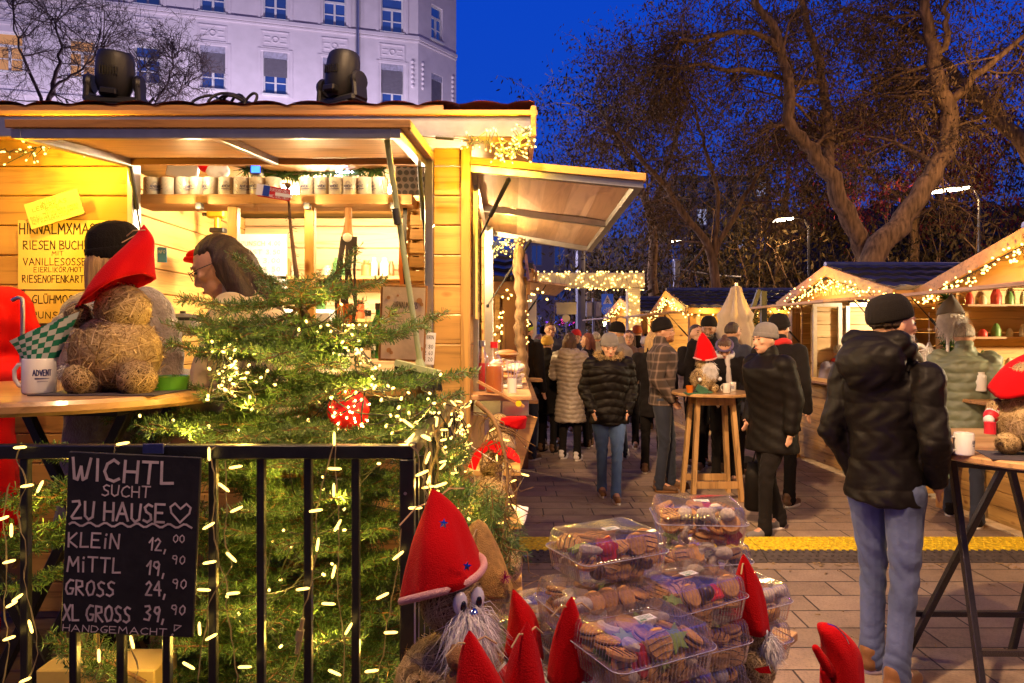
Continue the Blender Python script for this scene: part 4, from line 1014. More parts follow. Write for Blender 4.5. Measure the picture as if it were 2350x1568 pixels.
g = MB(); planks(g, (-1.95,4.98,0), (XR-.05,4.98,0), 1.0, 2.5, N0, h=0.16); g.build('partition_wall', wood('pale_pine', (0.66,0.46,0.24), 0), st)
# roof, soffit, fascia
g = MB(); g.box((-2.15,4.12,2.545),(4.45,2.28,0.03)); g.build('soffit', M_pine, st)
g = MB(); g.box((-2.15,2.975,2.555),(4.5,0.012,0.085)); g.build('gutter_fascia', M_alu, st)
g = MB(); g.box((-2.15,2.968,2.612),(4.52,0.03,0.022),bev=.003); g.build('roof_edge', M_trimX, st)
g = MB(); roof_sheet(g, V(-4.4,5.4,2.80), V(1,0,0), V(0,-2.42,-0.19).normalized(), 4.5, 2.43); g.build('roof', mat('red_roof_sheet',(0.10,0.02,0.02),0.45,0.2,0.2,6,0), st)
g = MB(); g.bar((0.093,2.955,2.575),(0.093,5.4,2.74),0.024,0.13,bev=.003); g.build('barge_board', M_trimX, st)
g = MB(); g.box((-2.25,5.37,2.82),(4.6,0.03,0.06)); g.build('ridge_board', M_trimX, st)
g = MB(); g.box((-1.45,3.0,2.64),(2.3,0.03,0.03),bev=.003); g.build('roof_batten', M_trimX, st)
# front flap
fa, fb = V(0,3.07,2.44), V(0,2.36,2.365); fd = (fb-fa).normalized(); fn = V(1,0,0).cross(fd); fn = fn if fn.z > 0 else -fn
fl = None
def flap_box(x0,x1,s0,s1,n0,n1,name,m,par):
    g = MB(); L = (fb-fa).length; a = fa+fd*s0+fn*((n0+n1)/2); b = fa+fd*s1+fn*((n0+n1)/2)
    g.bar(V((x0+x1)/2,a.y,a.z), V((x0+x1)/2,b.y,b.z), x1-x0, n1-n0, up=fn, bev=.002); return g.build(name, m, par)
FL = (fb-fa).length
pn = flap_box(-1.735,-0.36,0,FL,0.0,0.018,'front_flap', wood('flap_laminate',(0.56,0.32,0.14),0,knots=False,rough=0.5), st)
flap_box(-1.735,-1.70,0.0,FL,-0.035,-0.002,'flap_frame',M_alu,pn); flap_box(-0.42,-0.385,0.0,FL,-0.035,-0.002,'flap_frame',M_alu,pn)
flap_box(-1.07,-1.04,0.03,FL-.036,-0.03,-0.002,'flap_frame',M_alu,pn)
flap_box(-1.70,-0.42,FL-0.035,FL,-0.036,-0.002,'flap_frame',M_alu,pn); flap_box(-1.70,-0.42,0.0,0.03,-0.03,-0.002,'flap_frame',M_trimX,pn)
flap_box(-1.745,-0.35,FL+.001,FL+0.012,-0.002,0.026,'flap_edge',M_trimX,pn); flap_box(-0.359,-0.349,0,FL,-0.01,0.026,'flap_edge',M_trimX,pn)
def strut(a, b, par=st, name='gas_strut'):
    a, b = Vector(a), Vector(b); m = a.lerp(b,.58); g = MB(); g.tube([a,m],0.011,10); g.tube([m,b],0.005,8); g.ball(a,0.013,8); g.ball(b,0.012,8); g.build(name, M_black, par, smooth='auto')
strut(W(296,372,3.07), W(328,560,3.12)); strut(W(962,372,3.07), W(978,600,3.12))
# side flap
def sidept(s, t, n=0.0): # s 0 near..1 far, t 0 hinge..1 out
    a = V(XR,3.12,2.43).lerp(V(XR,4.9,2.40),s); b = V(0.60,3.12,2.355).lerp(V(0.565,4.86,2.27),s); return a.lerp(b,t)+V(0,0,n)
def slab(s0,s1,t0,t1,n0,n1):
    g = MB(); vs = [sidept(s,t,n) for n in (n0,n1) for s,t in ((s0,t0),(s1,t0),(s1,t1),(s0,t1))]
    g.add(vs, [(3,2,1,0),(4,5,6,7),(0,1,5,4),(1,2,6,5),(2,3,7,6),(3,0,4,7)]); return g
sf = None
cols_ = [(0.56,0.36,0.24),(0.62,0.42,0.28),(0.46,0.27,0.17),(0.60,0.42,0.31)]
g = slab(0,1,0,1,0.0,0.015); 
def patch_mat():
    m, nt, b = new_mat('patchwork_laminate'); v = coords(nt,(1,1,1))
    mp_ = coords(nt, (22,1.5,22)); n = nd(nt,'ShaderNodeTexNoise',i_Scale=1.0,i_Detail=8.0,i_Distortion=1.2); lk(nt,mp_,n.inputs['Vector'])
    sx_ = nd(nt,'ShaderNodeSeparateXYZ'); lk(nt,v,sx_.inputs[0]); m1 = nd(nt,'ShaderNodeMath',operation='MULTIPLY'); m1.inputs[1].default_value = 7.5; lk(nt,sx_.outputs['X'],m1.inputs[0])
    fl_ = nd(nt,'ShaderNodeMath',operation='FLOOR'); lk(nt,m1.outputs[0],fl_.inputs[0]); wn = nd(nt,'ShaderNodeTexWhiteNoise',noise_dimensions='1D'); lk(nt,fl_.outputs[0],wn.inputs['W'])
    r1 = ramp(nt,wn.outputs['Value'],[(0.2,(0.42,0.25,0.16)),(0.5,(0.55,0.36,0.24)),(0.85,(0.66,0.47,0.35))]); r2 = ramp(nt,n.outputs['Fac'],[(0.3,(0.65,0.6,0.58)),(0.55,(1,1,1))])
    mx = nd(nt,'ShaderNodeMixRGB',blend_type='MULTIPLY',i_Fac=0.8); lk(nt,r1.outputs[0],mx.inputs[1]); lk(nt,r2.outputs[0],mx.inputs[2]); lk(nt,mx.outputs[0],b.inputs['Base Color']); b.inputs['Roughness'].default_value = 0.42
    return m
sf = g.build('side_flap', patch_mat(), st)
for a in ((0,.018,0,1),(.982,1,0,1),(.018,.982,.955,1),(.018,.982,0,.03),(.50,.52,.03,.955)): slab(*a,-0.035,-0.002).build('flap_frame', M_alu, sf)
slab(-.01,-.001,-.02,1.01,-.005,0.028).build('flap_edge', M_pine, sf); slab(-.001,1,1.001,1.014,-.005,0.028).build('flap_edge', M_pine, sf)
strut(sidept(.04,.22,-.04), V(XR+.02,3.42,2.12)); strut(sidept(.95,.42,-.04), V(XR+.02,4.72,1.85))
# side counter with drawer fronts and bracket
SCZ = 1.37
g = MB(); g.box((-0.055,4.0,SCZ-0.012),(0.29,1.72,0.024),bev=.004); g.build('side_counter', M_ply, st)
g = MB(); g.box((-0.115,3.17,SCZ-0.06),(0.13,0.02,0.07),bev=.003); g.box((0.015,3.17,SCZ-0.06),(0.125,0.02,0.07),bev=.003); g.box((-0.055,4.0,SCZ-0.06),(0.25,1.64,0.06)); g.build('counter_rail', M_alu, st)
g = MB(); g.bar((0.085,3.2,SCZ-0.10),(0.01,3.25,1.02),0.07,0.02,up=V(0,1,0)); g.build('counter_bracket', M_pine, st)
g = MB(); g.bar((-0.155,3.12,SCZ+0.065),(0.055,3.13,SCZ-0.05),0.012,0.035,up=V(0,1,0)); g.build('counter_stay', M_trimX, st)
g = MB(); g.lathe([(0.014,0),(0.014,0.01)], (0.03,3.12,SCZ-0.035), 12, M=Matrix.Rotation(R(90),3,'X')); g.build('yellow_cap', mat('yellow_plastic',(0.8,0.6,0.02),0.4), st)
# interior fittings
g = MB(); g.box((-1.125,3.29,2.284),(1.32,0.20,0.045),bev=.003); g.build('mug_shelf', M_ply, st)
for px in (535,711): g = MB(); x = W(px,0,3.25).x; g.box((x,3.26,1.87),(0.045,0.045,0.775),bev=.003); g.build('shelf_post', M_pineZ, st)
g = MB()
for z in (1.75,2.05): g.box((-1.1,4.88,z),(1.5,0.18,0.022))
g.box((-1.1,4.6,1.2),(1.5,0.5,0.04)); g.build('back_shelf', M_pine, st)
g = MB(); g.box((-1.1,4.1,2.515),(1.1,0.08,0.03)); g.build('ceiling_lamp', emit('stall_tube',(1.0,0.86,0.66),60.0), st)
lamp('stall_light', (-1.1,4.05,2.40), 95, (1.0,0.74,0.38), 0.12)
lamp('stall_light', (-0.55,4.3,2.38), 38, (1.0,0.78,0.48), 0.1)
t = thing('floodlight', 'small glaring blue white floodlight above the mug shelf', 'floodlight', tuple(W(800,392,3.7)))
c = W(800,388,3.7); g = MB(); g.box(c,(0.14,0.05,0.07),bev=.01); g.build('housing', M_black, t); g = MB(); g.box(c-V(0,.028,0),(0.12,0.006,0.055)); g.build('lens', emit('flood',(0.55,0.6,1.0),60.0), t)
lamp('flood_glow', c-V(0,.09,0), 12, (0.45,0.45,1.0), 0.03)
t = thing('blue_spotlight', 'little dark spotlight with blue screen above the left mugs', 'spotlight', tuple(W(590,390,3.6)))
c = W(590,390,3.6); g = MB(); g.box(c,(0.06,0.06,0.06),bev=.01); g.build('housing', M_black, t); g = MB(); g.box(c-V(-.005,.034,0),(0.045,0.006,0.045)); g.build('lens', emit('bluescreen',(0.03,0.12,1.0),6.0), t)
# warm wall-wash from the fairy light clusters
for p in (W(150,345,2.86), W(70,350,2.84), W(40,520,2.7)): lamp('cluster_light', p, 9, (1.0,0.54,0.03), 0.012)
lamp('side_fill', (-0.27,4.0,2.30), 45, (1.0,0.66,0.30), 0.04)  # fill added inside the side opening for flap underside and ground
for x in (-1.45,-0.95,-0.55):  # small lamps added under the shelf to brighten the flap underside
    g = MB(); g.box((x,3.168,2.245),(.03,.03,.03),bev=.004); g.build('fill_lamp_box', M_black, st); lamp('shelf_fill', (x,3.13,2.225), 3.5, (1.0,0.62,0.26), 0.006)
for p in (W(1095,335,2.84), W(1160,350,2.84), W(1195,320,2.86)): lamp('cluster_light', p, 11.0, (1.0,0.54,0.03), 0.012)
lamp('cluster_light', W(1160,560,4.5), 10, (1.0,0.62,0.10), 0.012)
# fairy light clusters on the front wall, roof corner and side flap
rr = random.Random(77)
pts, b = along([W(-40,345,2.95),W(60,352,2.95),W(130,325,2.95),W(190,318,2.95)], 42, 0.028, rr)
lights('fairy light cluster draped over the planks at top left of the stall', pts, b, ME_NEAR)
pts, b = along([W(1075,320,2.93),W(1130,325,2.92),W(1180,330,2.9)], 22, 0.035, rr); p2, b2 = along([W(1140,350,2.9),W(1195,345,2.9),W(1190,310,2.9),W(1215,300,2.92)], 75, 0.030, rr)
lights('dense fairy light bundle knotted under the roof corner of the stall', pts+p2+[[W(960,312,2.93),W(1010,317,2.93),W(1075,320,2.93)]], b+b2, ME_NEAR)
g = MB(); g.tube([W(1000,315,2.93),W(1042,318,2.93)],0.009,8); o = g.build('plug_connector', M_black, loc=tuple(W(1020,316,2.93))); tag(o, 'black plug connector in the fairy light cable under the roof edge', 'connector')
pts, b = along([W(1125,565,4.55),W(1160,560,4.5),W(1192,555,4.5)], 60, 0.035, rr); lights('fairy light cluster at the far end under the side flap', pts, b, ME_NEAR)
# twisted pole
t = MB(); P = [W(1193,548,4.6),W(1190,620,4.58),W(1196,700,4.58),W(1192,760,4.55),W(1200,830,4.55),W(1203,898,4.5)]
sp = spline(P,8); t.tube(sp,[0.035+0.008*math.sin(i*1.7) for i in range(len(sp))],9); t.tube([p+V(0.03*math.cos(i*.5),0.03*math.sin(i*.5),0) for i,p in enumerate(sp)],0.012,6)
o = t.build('twisted_pole', M_bark, loc=tuple(P[-1]), smooth=True); tag(o, 'gnarled twisted wooden pole standing on the side counter', 'pole')

# moving head spotlights
def moving_head(c, rz, label, tilt=0.25):
    t = thing('moving_head', label, 'stage light', c, rz, group='moving head stage lights on the stall roof'); B = Vector(c); M = WM[t.name]
    def L(g, name, par=t): return g.build(name, M_black, par, local=True, smooth='auto')
    g = MB(); g.box((0,0,0.02),(0.22,0.17,0.04),bev=.01); L(g,'base')
    g = MB(); g.box((0,0,0.062),(0.235,0.10,0.04),bev=.012)
    y = L(g,'yoke')
    for s in (-1,1):
        g = MB(); g.lathe([(0.040,-0.016),(0.046,0),(0.040,0.016)], (s*0.105,0,0.145), 16, M=Matrix.Rotation(R(90),3,'Y')); g.bar((s*0.112,0,0.06),(s*0.105,0,0.15),0.085,0.026,up=V(1,0,0),bev=.008); L(g,'yoke_arm', y)
    g = MB(); Mt = Matrix.Rotation(tilt,3,'X') @ Matrix.Rotation(R(4),3,'Y')
    g.lathe([(0.05,-0.085),(0.062,-0.07),(0.080,-0.02),(0.083,0.04),(0.080,0.09),(0.074,0.115),(0.070,0.12)], (0,0,0.165), 24, M=Mt, sy=0.85); hd = L(g,'head')
    g = MB(); g.lathe([(0.068,0.121),(0.066,0.124),(0.0,0.126)], (0,0,0.165), 24, M=Mt, sy=0.85, capt=False); L(g,'lens', hd)
    g = MB()
    for k in range(7): g.box(Mt @ V(-0.035+k*0.0115,-0.070,0.03)+V(0,0,0.165),(0.004,0.008,0.035),Mt)
    L(g,'vent', hd)
    g = MB(); g.box(Mt @ V(0,-0.055,-0.06)+V(0,0,0.165),(0.07,0.05,0.03),Mt,bev=.006); L(g,'handle', hd)
    return t
moving_head((W(264,0,3.12).x,3.12,2.645), R(8), 'black moving head stage light tilted back, left one on the roof near the bare trees', 0.12)
moving_head((W(784,0,3.12).x,3.12,2.645), R(-30), 'black moving head stage light with vents, right one on the roof before the blinds', -0.08)
# cable coil
g = MB(); rc = random.Random(5)
for k in range(9):
    cx = W(500+rc.uniform(-35,45),0,3.15).x; rx = rc.uniform(0.07,0.15); rz_ = rc.uniform(0.05,0.12); cyy = 3.2+rc.uniform(-.08,.08); a0 = rc.uniform(-.2,.3)
    g.tube([V(cx+rx*math.cos(a0+i*math.pi/14)*-1, cyy+0.05*math.sin(i*.4+k), 2.66+rz_*math.sin(i*math.pi/14)) for i in range(15)],0.0065,7)
g.tube(spline([W(555,268,3.1),W(562,235,3.12),W(580,215,3.12),W(590,222,3.12),W(578,250,3.1),W(568,270,3.1)],5),0.0065,7)
g.tube(spline([W(520,262,3.1),W(590,262,3.05),W(640,268,3.05)],5),0.0065,7)
o = g.build('cable_coil', M_black, loc=tuple(W(500,262,3.15)), smooth=True); tag(o, 'loose coil of black cable lying on the stall roof', 'cable')

# ---------------------------------------------------------------- mugs
def mug_parts(r=0.040, h=0.095, handle=0, txt=True):
    """local origin at the base centre; handle angle; returns MBs"""
    g = MB(); g.lathe([(r*.86,0),(r*.97,0.004),(r,0.012),(r,h-.003),(r-.002,h),(r-.005,h-.002),(r-.005,0.008),(0.001,0.006)], n=28, capt=False, capb=True)
    hd = MB(); a = handle; u = V(math.cos(a),math.sin(a),0)
    hd.tube([u*(r-.002)+V(0,0,h*.8), u*(r+.016)+V(0,0,h*.82), u*(r+.027)+V(0,0,h*.66), u*(r+.026)+V(0,0,h*.42), u*(r+.014)+V(0,0,h*.22), u*(r-.002)+V(0,0,h*.2)],0.0052,8)
    pr = MB()
    def cyl(phi0): 
        return lambda x,y: V((r+.0006)*math.cos(phi0+x/r),(r+.0006)*math.sin(phi0+x/r),y)
    return g, hd, pr, cyl
for x in (-1.5,-1.0,-.6): lamp('shelf_fill', (x,3.165,2.425), 2.2, (1.0,0.70,0.36), 0.006)  # fill added above the mugs to brighten the shelf row
M_mugs = mat('mug_glaze', (0.62,0.58,0.50), 0.2, 0, 0.04, 5, 0, coat=0.3)
def make_mug(label, cat='mug', group=None, handle=0.0, face=-math.pi/2, ornament=False, name='mug', mm=None):
    t = thing(name, label, cat, (0,0,0), group=group)
    g, hd, pr, cyl = mug_parts(handle=handle)
    g.build('body', mm or M_ceram, t, smooth='auto'); hd.build('handle', mm or M_ceram, t, smooth=True)
    f = cyl(face); n = V(math.cos(face),math.sin(face),0)
    if not ornament:
        write(pr,'ADVENT',f,n,0.013,0.0022,x0=-0.021,y0=0.043,width=0.042,jit=0)
        pr.ribbon([f(-.022+.0044*i,0.037) for i in range(11)],n,0.004); pr.ribbon([f(-.016+.0032*i,0.031) for i in range(11)],n,0.002)
        for k in range(9):
            a = math.pi*k/8; pr.ribbon([f(.006*math.cos(a),.062+.006*math.sin(a)),f(.014*math.cos(a),.062+.014*math.sin(a))],n,0.0012)
        for s in (-1,1):
            for k in range(14):
                x = s*(0.035+ (k%4)*0.004); y = 0.018+ (k*0.0047); pr.ribbon([f(x,y),f(x+.002,y+.002)],n,0.002)
    else:
        write(pr,'ADVENT',cyl(face+0.95),V(math.cos(face+.9),math.sin(face+.9),0),0.015,0.0024,x0=-0.02,y0=0.05,width=0.044,jit=0)
        f2 = cyl(face+.95); pr.ribbon([f2(-.014+.003*i,0.042) for i in range(11)],n,0.005); pr.ribbon([f2(-.01+.003*i,0.034) for i in range(9)],n,0.002)
    pr.build('print', M_ink, t)
    return t
mug0 = make_mug('beige advent mug in the row on the stall shelf', group='advent mugs lined up on the stall shelf', handle=R(70), mm=M_mugs)
pxs = [350,387,421,455,486,521,556,592,627,706,740,773,804,838,872]
ordw = ['leftmost','second','third','fourth','fifth','sixth','seventh','eighth','ninth','tenth','eleventh','twelfth','thirteenth','fourteenth','last']
for i, px in enumerate(pxs):
    lb = f'beige advent mug on the stall shelf, {ordw[i]} of the row from the left'
    p = (W(px,0,3.29).x, 3.29, 2.3075); rz = random.Random(i).uniform(-1.1,1.1)
    if i == 0: mug0['label'] = lb; set_loc(mug0, p, rz)
    else: copy_tree(mug0, p, rz, lb)

# ---------------------------------------------------------------- hand-written signs
M_card = mat('yellow_card', (0.72,0.52,0.18), 0.85, 0, 0.08, 5, 0.1)
def board(name, label, cat, c, w, h, th, m, rot=0.0, lines=(), ink=None, u=V(1,0,0), thing_=None, wst=0.10):
    n = V(u.y,-u.x,0); cu = u*math.cos(rot)+V(0,0,1)*math.sin(rot); cv = -u*math.sin(rot)+V(0,0,1)*math.cos(rot); c = Vector(c)
    t = thing(name, label, cat, tuple(c)); g = MB(); g.box(c, (w,th,h), Matrix((cu,-n,cv)).transposed(), bev=min(.002,th/3)); g.build('panel', m, t)
    g = MB(); f, nn = plane_map(c-cu*w/2-cv*h/2+n*(th/2+.0008), cu, cv, 0.0)
    for (txt, x, y, hh, wd_) in lines: write(g, txt, f, n, hh*h, hh*h*wst, x0=x*w, y0=y*h, width=wd_*w if wd_ else None)
    g.build('lettering', ink or M_inkb, t)
    return t, f, n
board('cardboard_sign','tilted yellow cardboard sign with orange handwriting, pinned above the big sign','sign', W(125,480,3.03)+V(0,0,0), 0.245, 0.115, 0.006, M_card, R(17),
 [('WILD',.3,.80,.15,.3),('LEBERKAS',.12,.62,.15,.66),('SEMMEL',.34,.50,.10,.3),('DAZU: PREISELBEER OBERS',.05,.37,.09,.9),('STEIRISCHER SENF KREN GURKERL',.05,.24,.09,.9),('MIT KAISERSEMMEL',.05,.12,.09,.75),('!',.9,.12,.09,.05)], M_inko, wst=.12)
board('cardboard_sign','large yellow sign with black handwriting naming the alm and its drinks','sign', W(145,585,3.06), 0.40, 0.31, 0.006, M_card, R(0),
 [('HIRNALMXMAS',.02,.80,.15,.86),('RIESEN BUCHTELN',.06,.58,.12,.95),('MIT',.38,.49,.06,.14),('VANILLESOSSE',.06,.35,.10,.72),('EIERLIKÖR/HOT',.18,.25,.07,.55),('RIESENOFENKARTOFFEL',.05,.10,.10,.95)], M_inkb, wst=.13)
board('cardboard_sign','lower yellow sign about hot drinks below the large handwritten one','sign', W(150,705,3.055), 0.36, 0.145, 0.006, M_card, R(0),
 [('GLÜHMOST',.10,.62,.24,.6),('PUNSCH',.1,.15,.2,.5)], M_inkb, wst=.13)
t = thing('side_notice', 'yellow handwritten notice fixed flat on the stall side wall by the corner', 'sign', (XR+.03,3.22,2.0))
g = MB(); g.box((XR+.025,3.25,1.95),(0.012,0.17,0.46),bev=.002); g.build('panel', M_card, t)
g = MB(); f, n = plane_map(V(XR+.032,3.17,1.74),V(0,1,0),V(0,0,1),.0006)
for k in range(8): write(g, ['SPECK','KÄSE'.replace('Ä','A'),'BROT','MOST','PUNSCH','TEE','WURST','KREN'][k], f, V(1,0,0), 0.03, .005, y0=.37-k*.05, width=.13)
g.build('lettering', M_inkb, t)
# small blackboard, blue notice, framed poster, price card
board('small_blackboard','small wooden framed blackboard with chalk writing at the stall opening','blackboard', W(338,570,3.45), 0.055,0.12,0.008, M_black, R(-3), [('TEE',.2,.7,.14,.6),('RUM',.2,.45,.14,.6),('4.00',.2,.2,.14,.6)], M_chalk)
board('blue_notice','blue paper notice stuck up beside the small blackboard','notice', W(372,585,3.6), 0.05,0.08,0.003, mat('blue_paper',(0.05,0.25,0.6),0.6), 0, [('INFO',.1,.6,.2,.8)], M_swhite)
t, f, n = board('framed_poster','wooden framed flower poster with price standing on the front counter','poster', W(925,742,3.0), 0.205,0.335,0.012, M_trim, R(-2), [], M_inkb)
g = MB(); g.box(W(925,742,2.99),(0.185,0.004,0.315),Euler((0,R(2),0))); g.build('sheet', mat('cream_paper',(0.72,0.60,0.48),0.7), t)
f, n = plane_map(W(925,742,2.986)-V(.0925,0,.157), V(1,0,-.035), V(.035,0,1), .001)
g = MB(); write(g,'HIRNALMXMAS',f,n,0.028,.002,.045,.225,width=.105); write(g,'FÜR NUR',f,n,.010,.0012,.03,.10,width=.045); write(g,'4€'.replace('€','E'),f,n,.024,.003,.085,.095); 
for k in range(5): g.ribbon([f(.03,.19-k*.012),f(.03+.05+.01*(k%3),.19-k*.012)],n,.0015)
g.build('lettering', M_inkb, t)
g = MB()
for (x,y,r_,) in ((.155,.26,.013),(.165,.245,.009),(.02,.27,.008),(.03,.04,.011),(.04,.03,.008),(.06,.28,.005),(.16,.16,.006),(.17,.05,.009)):
    g.tube([f(x,y)+V(0,-.0005,0),f(x,y)+V(0,-.002,0)],r_,10)
g.build('painted_flowers', mat('flower_orange',(0.50,0.27,0.12),0.7), t)
board('price_card','white price card with black writing leaning at the stall corner','price card', W(985,800,3.0), 0.05,0.14,0.004, M_swhite, R(-4), [('HIRN',.1,.8,.12,.8),('1.80',.1,.5,.12,.8),('2.60',.1,.3,.12,.8),('3.20',.1,.1,.12,.8)], M_inkb)

# ---------------------------------------------------------------- broom
bt = thing('broom', 'sage green push broom hanging upside from the flap down to the counter', 'broom', tuple(W(965,850,2.5)))
M_sage = mat('sage_plastic', (0.33,0.38,0.22), 0.45, 0, 0.06, 5, 0.05)
g = MB(); g.tube([W(886,308,2.42),W(965,838,2.52)],0.0105,12); g.build('handle', M_sage, bt, smooth='auto')
g = MB(); g.tube([W(907,480,2.44),W(913,515,2.44)],0.0135,12); g.build('grip_tape', M_black, bt, smooth='auto')
hb = MB(); a, b_ = W(908,832,2.50), W(1010,858,2.50); dv = (b_-a).normalized()
hb.bar(a,b_,0.055,0.022,bev=.008); hb.tube([W(962,825,2.51),W(966,846,2.51)],[0.014,0.02],10); hb.build('head', M_sage, bt, smooth='auto')
g = MB(); rb = random.Random(6)
for i in range(900):
    s = rb.random(); p = a.lerp(b_,s)+V(0,rb.uniform(-.022,.022),-.010); q = p+V(0.012*(s-.5)+rb.gauss(0,.003), rb.gauss(0,.006)-.004, -.045-rb.uniform(0,.012)); e = V(.0009,0,0)
    g.quad(p-e,p+e,q+e*.6,q-e*.6)
g.build('bristles', M_black, bt)

# ---------------------------------------------------------------- stall interior clutter
def crate(c, w, d, h, label, rz=0.0, grp=None):
    t = thing('slatted_crate', label, 'crate', tuple(c), rz, grp)
    g = MB(); n = 2
    for k in range(n):
        z = h*(0.27+0.5*k)
        for s in (-1,1): g.box((0,s*(d/2-.005),z),(w,0.01,h*.36)); g.box((s*(w/2-.005),0,z),(0.01,d-.022,h*.36))
    g.box((0,0,.006),(w-.02,d-.02,.01)); g.build('slats', M_pine, t, local=True)
    for sx_ in (-1,1):
        for sy_ in (-1,1):
            g = MB(); g.box((sx_*(w/2-.022),sy_*(d/2-.022),h/2),(0.02,0.02,h)); g.build('corner_batten', M_pineZ, t, local=True)
    return t
for k, lb in enumerate(('slatted wooden crate, lowest of the stack hanging by the stall jamb','slatted wooden crate, middle of the stack by the stall jamb','slatted wooden crate, topmost of the stack by the stall jamb')):
    crate(W(957,0,3.35)*V(1,1,0).length*0+V(W(957,0,3.4).x,3.42,1.90+k*0.137), 0.10,0.16,0.135, lb, grp='slatted crates stacked by the stall jamb')
M_foam = mat('grey_board',(0.28,0.25,0.25),0.8)
t = thing('coin_board','grey board studded with round black discs above the crates','board', tuple(W(945,410,3.6)))
g = MB(); g.box(W(945,412,3.6),(0.17,0.02,0.17)); g.build('panel', M_foam, t)
g = MB()
for i in range(5):
    for j in range(5): c = W(945,412,3.585)+V(-.07+i*.034+(j%2)*.008,0,-.07+j*.035); g.lathe([(0.0135,0),(0.0135,0.004)], c, 12, M=Matrix.Rotation(R(90),3,'X'))
g.build('discs', M_black, t)
# paddle with lanyards
t = thing('lanyard_board','wooden paddle with bunch of black and orange lanyards hanging under the shelf','lanyards', tuple(W(800,480,3.3)))
g = MB(); g.tube([W(800,470,3.3),W(799,520,3.3),W(797,545,3.3)],[0.016,0.02,0.03],12); g.build('paddle', M_trim, t)
g = MB(); rl = random.Random(4)
for k in range(9):
    x0 = 785+k*4; g.ribbon([W(x0,545,3.27+.003*k),W(x0-8+rl.uniform(-6,6),620,3.26+.003*k),W(x0-6+rl.uniform(-10,10),700,3.27+.003*k),W(x0-8,760,3.27+.003*k)],V(0,-1,0),0.013)
g.build('straps', mat('lanyard_black',(0.04,0.03,0.03),0.6), t)
g = MB()
for k in range(4): x0 = 778+k*9; g.ribbon([W(x0,700,3.255),W(x0-2,765,3.255)],V(0,-1,0),0.016)
g.build('orange_straps', mat('lanyard_orange',(0.6,0.16,0.02),0.6), t)
g = MB(); g.ball(W(797,545,3.25),(0.022,0.008,0.022),14); g.build('badge', M_ceram, t)
t = thing('lanyard_board','black lanyard strip with white print hanging between broom and crates','lanyards', tuple(W(928,470,3.35)))
g = MB(); g.ribbon([W(930,460,3.3),W(928,560,3.3),W(926,650,3.3)],V(0,-1,0),0.02); g.build('straps', M_black, t)
g = MB(); g.ribbon([W(921,560,3.29),W(919,620,3.29),W(922,650,3.29)],V(0,-1,0),0.02); g.build('orange_straps', mat('lanyard_orange',(0.6,0.16,0.02),0.6), t)
# bottles
M_gglass = mat('green_glass',(0.02,0.25,0.05),0.08,0,0.1,5,0,trans=0.6)
M_aglass = mat('amber_liquid',(0.50,0.12,0.01),0.1,0,0.2,9,0,emis=(.5,.1,.0),es=.15)  # faint glow put into the colour of the amber and red liquids
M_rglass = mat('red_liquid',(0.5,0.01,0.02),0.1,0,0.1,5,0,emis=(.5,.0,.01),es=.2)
M_cglass = petm()
def bottle(c, h, r, m, label, cap=None, liquid=1.0, lab=None, grp=None):
    t = thing('bottle', label, 'bottle', tuple(c), group=grp); c = Vector(c)
    g = MB(); g.lathe([(r*.9,0),(r,.008),(r,h*.58),(r*.85,h*.66),(r*.38,h*.78),(r*.33,h*.94),(r*.38,h*.95),(r*.38,h*.97)], c, 20); g.build('glass', m if liquid >= 1 else M_cglass, t, smooth='auto')
    if liquid < 1: g = MB(); g.lathe([(r*.8,.006),(r*.9,.012),(r*.9,h*.58*liquid),(0.001,h*.58*liquid)], c, 20); g.build('liquid', m, t, smooth='auto')
    g = MB(); g.lathe([(r*.42,h*.88),(r*.42,h)], c, 14); g.build('cap', cap or M_inkb, t, smooth='auto')
    if lab: g = MB(); g.lathe([(r*1.01,h*.18),(r*1.01,h*.5)], c, 20, capb=False, capt=False); g.build('paper_label', lab, t, smooth=True)
M_redcap = mat('red_cap',(0.5,0.01,0.02),0.3); M_lab = mat('bottle_label',(0.75,0.72,0.6),0.6); M_labg = mat('green_label',(0.03,0.12,0.06),0.5)
bottle((W(905,0,3.6).x,3.6,1.52), 0.36,0.045,M_gglass,'tall green bottle behind the framed poster',lab=M_lab)
bottle((W(868,0,3.7).x,3.7,1.52), 0.30,0.04,M_gglass,'shorter green bottle left of the tall green one in the stall')
bottle((W(845,0,3.65).x,3.65,1.52), 0.26,0.04,M_cglass,'clear bottle with white label behind the small red hat',lab=M_lab)
bottle((-0.085,3.28,SCZ), 0.245,0.045,M_aglass,'big amber liquor bottle with red cap on the side counter',cap=M_redcap,liquid=.9)
bottle((-0.150,3.42,SCZ), 0.25,0.042,M_rglass,'red liquor bottle left of the amber one on the side counter',cap=M_alu,liquid=.95)
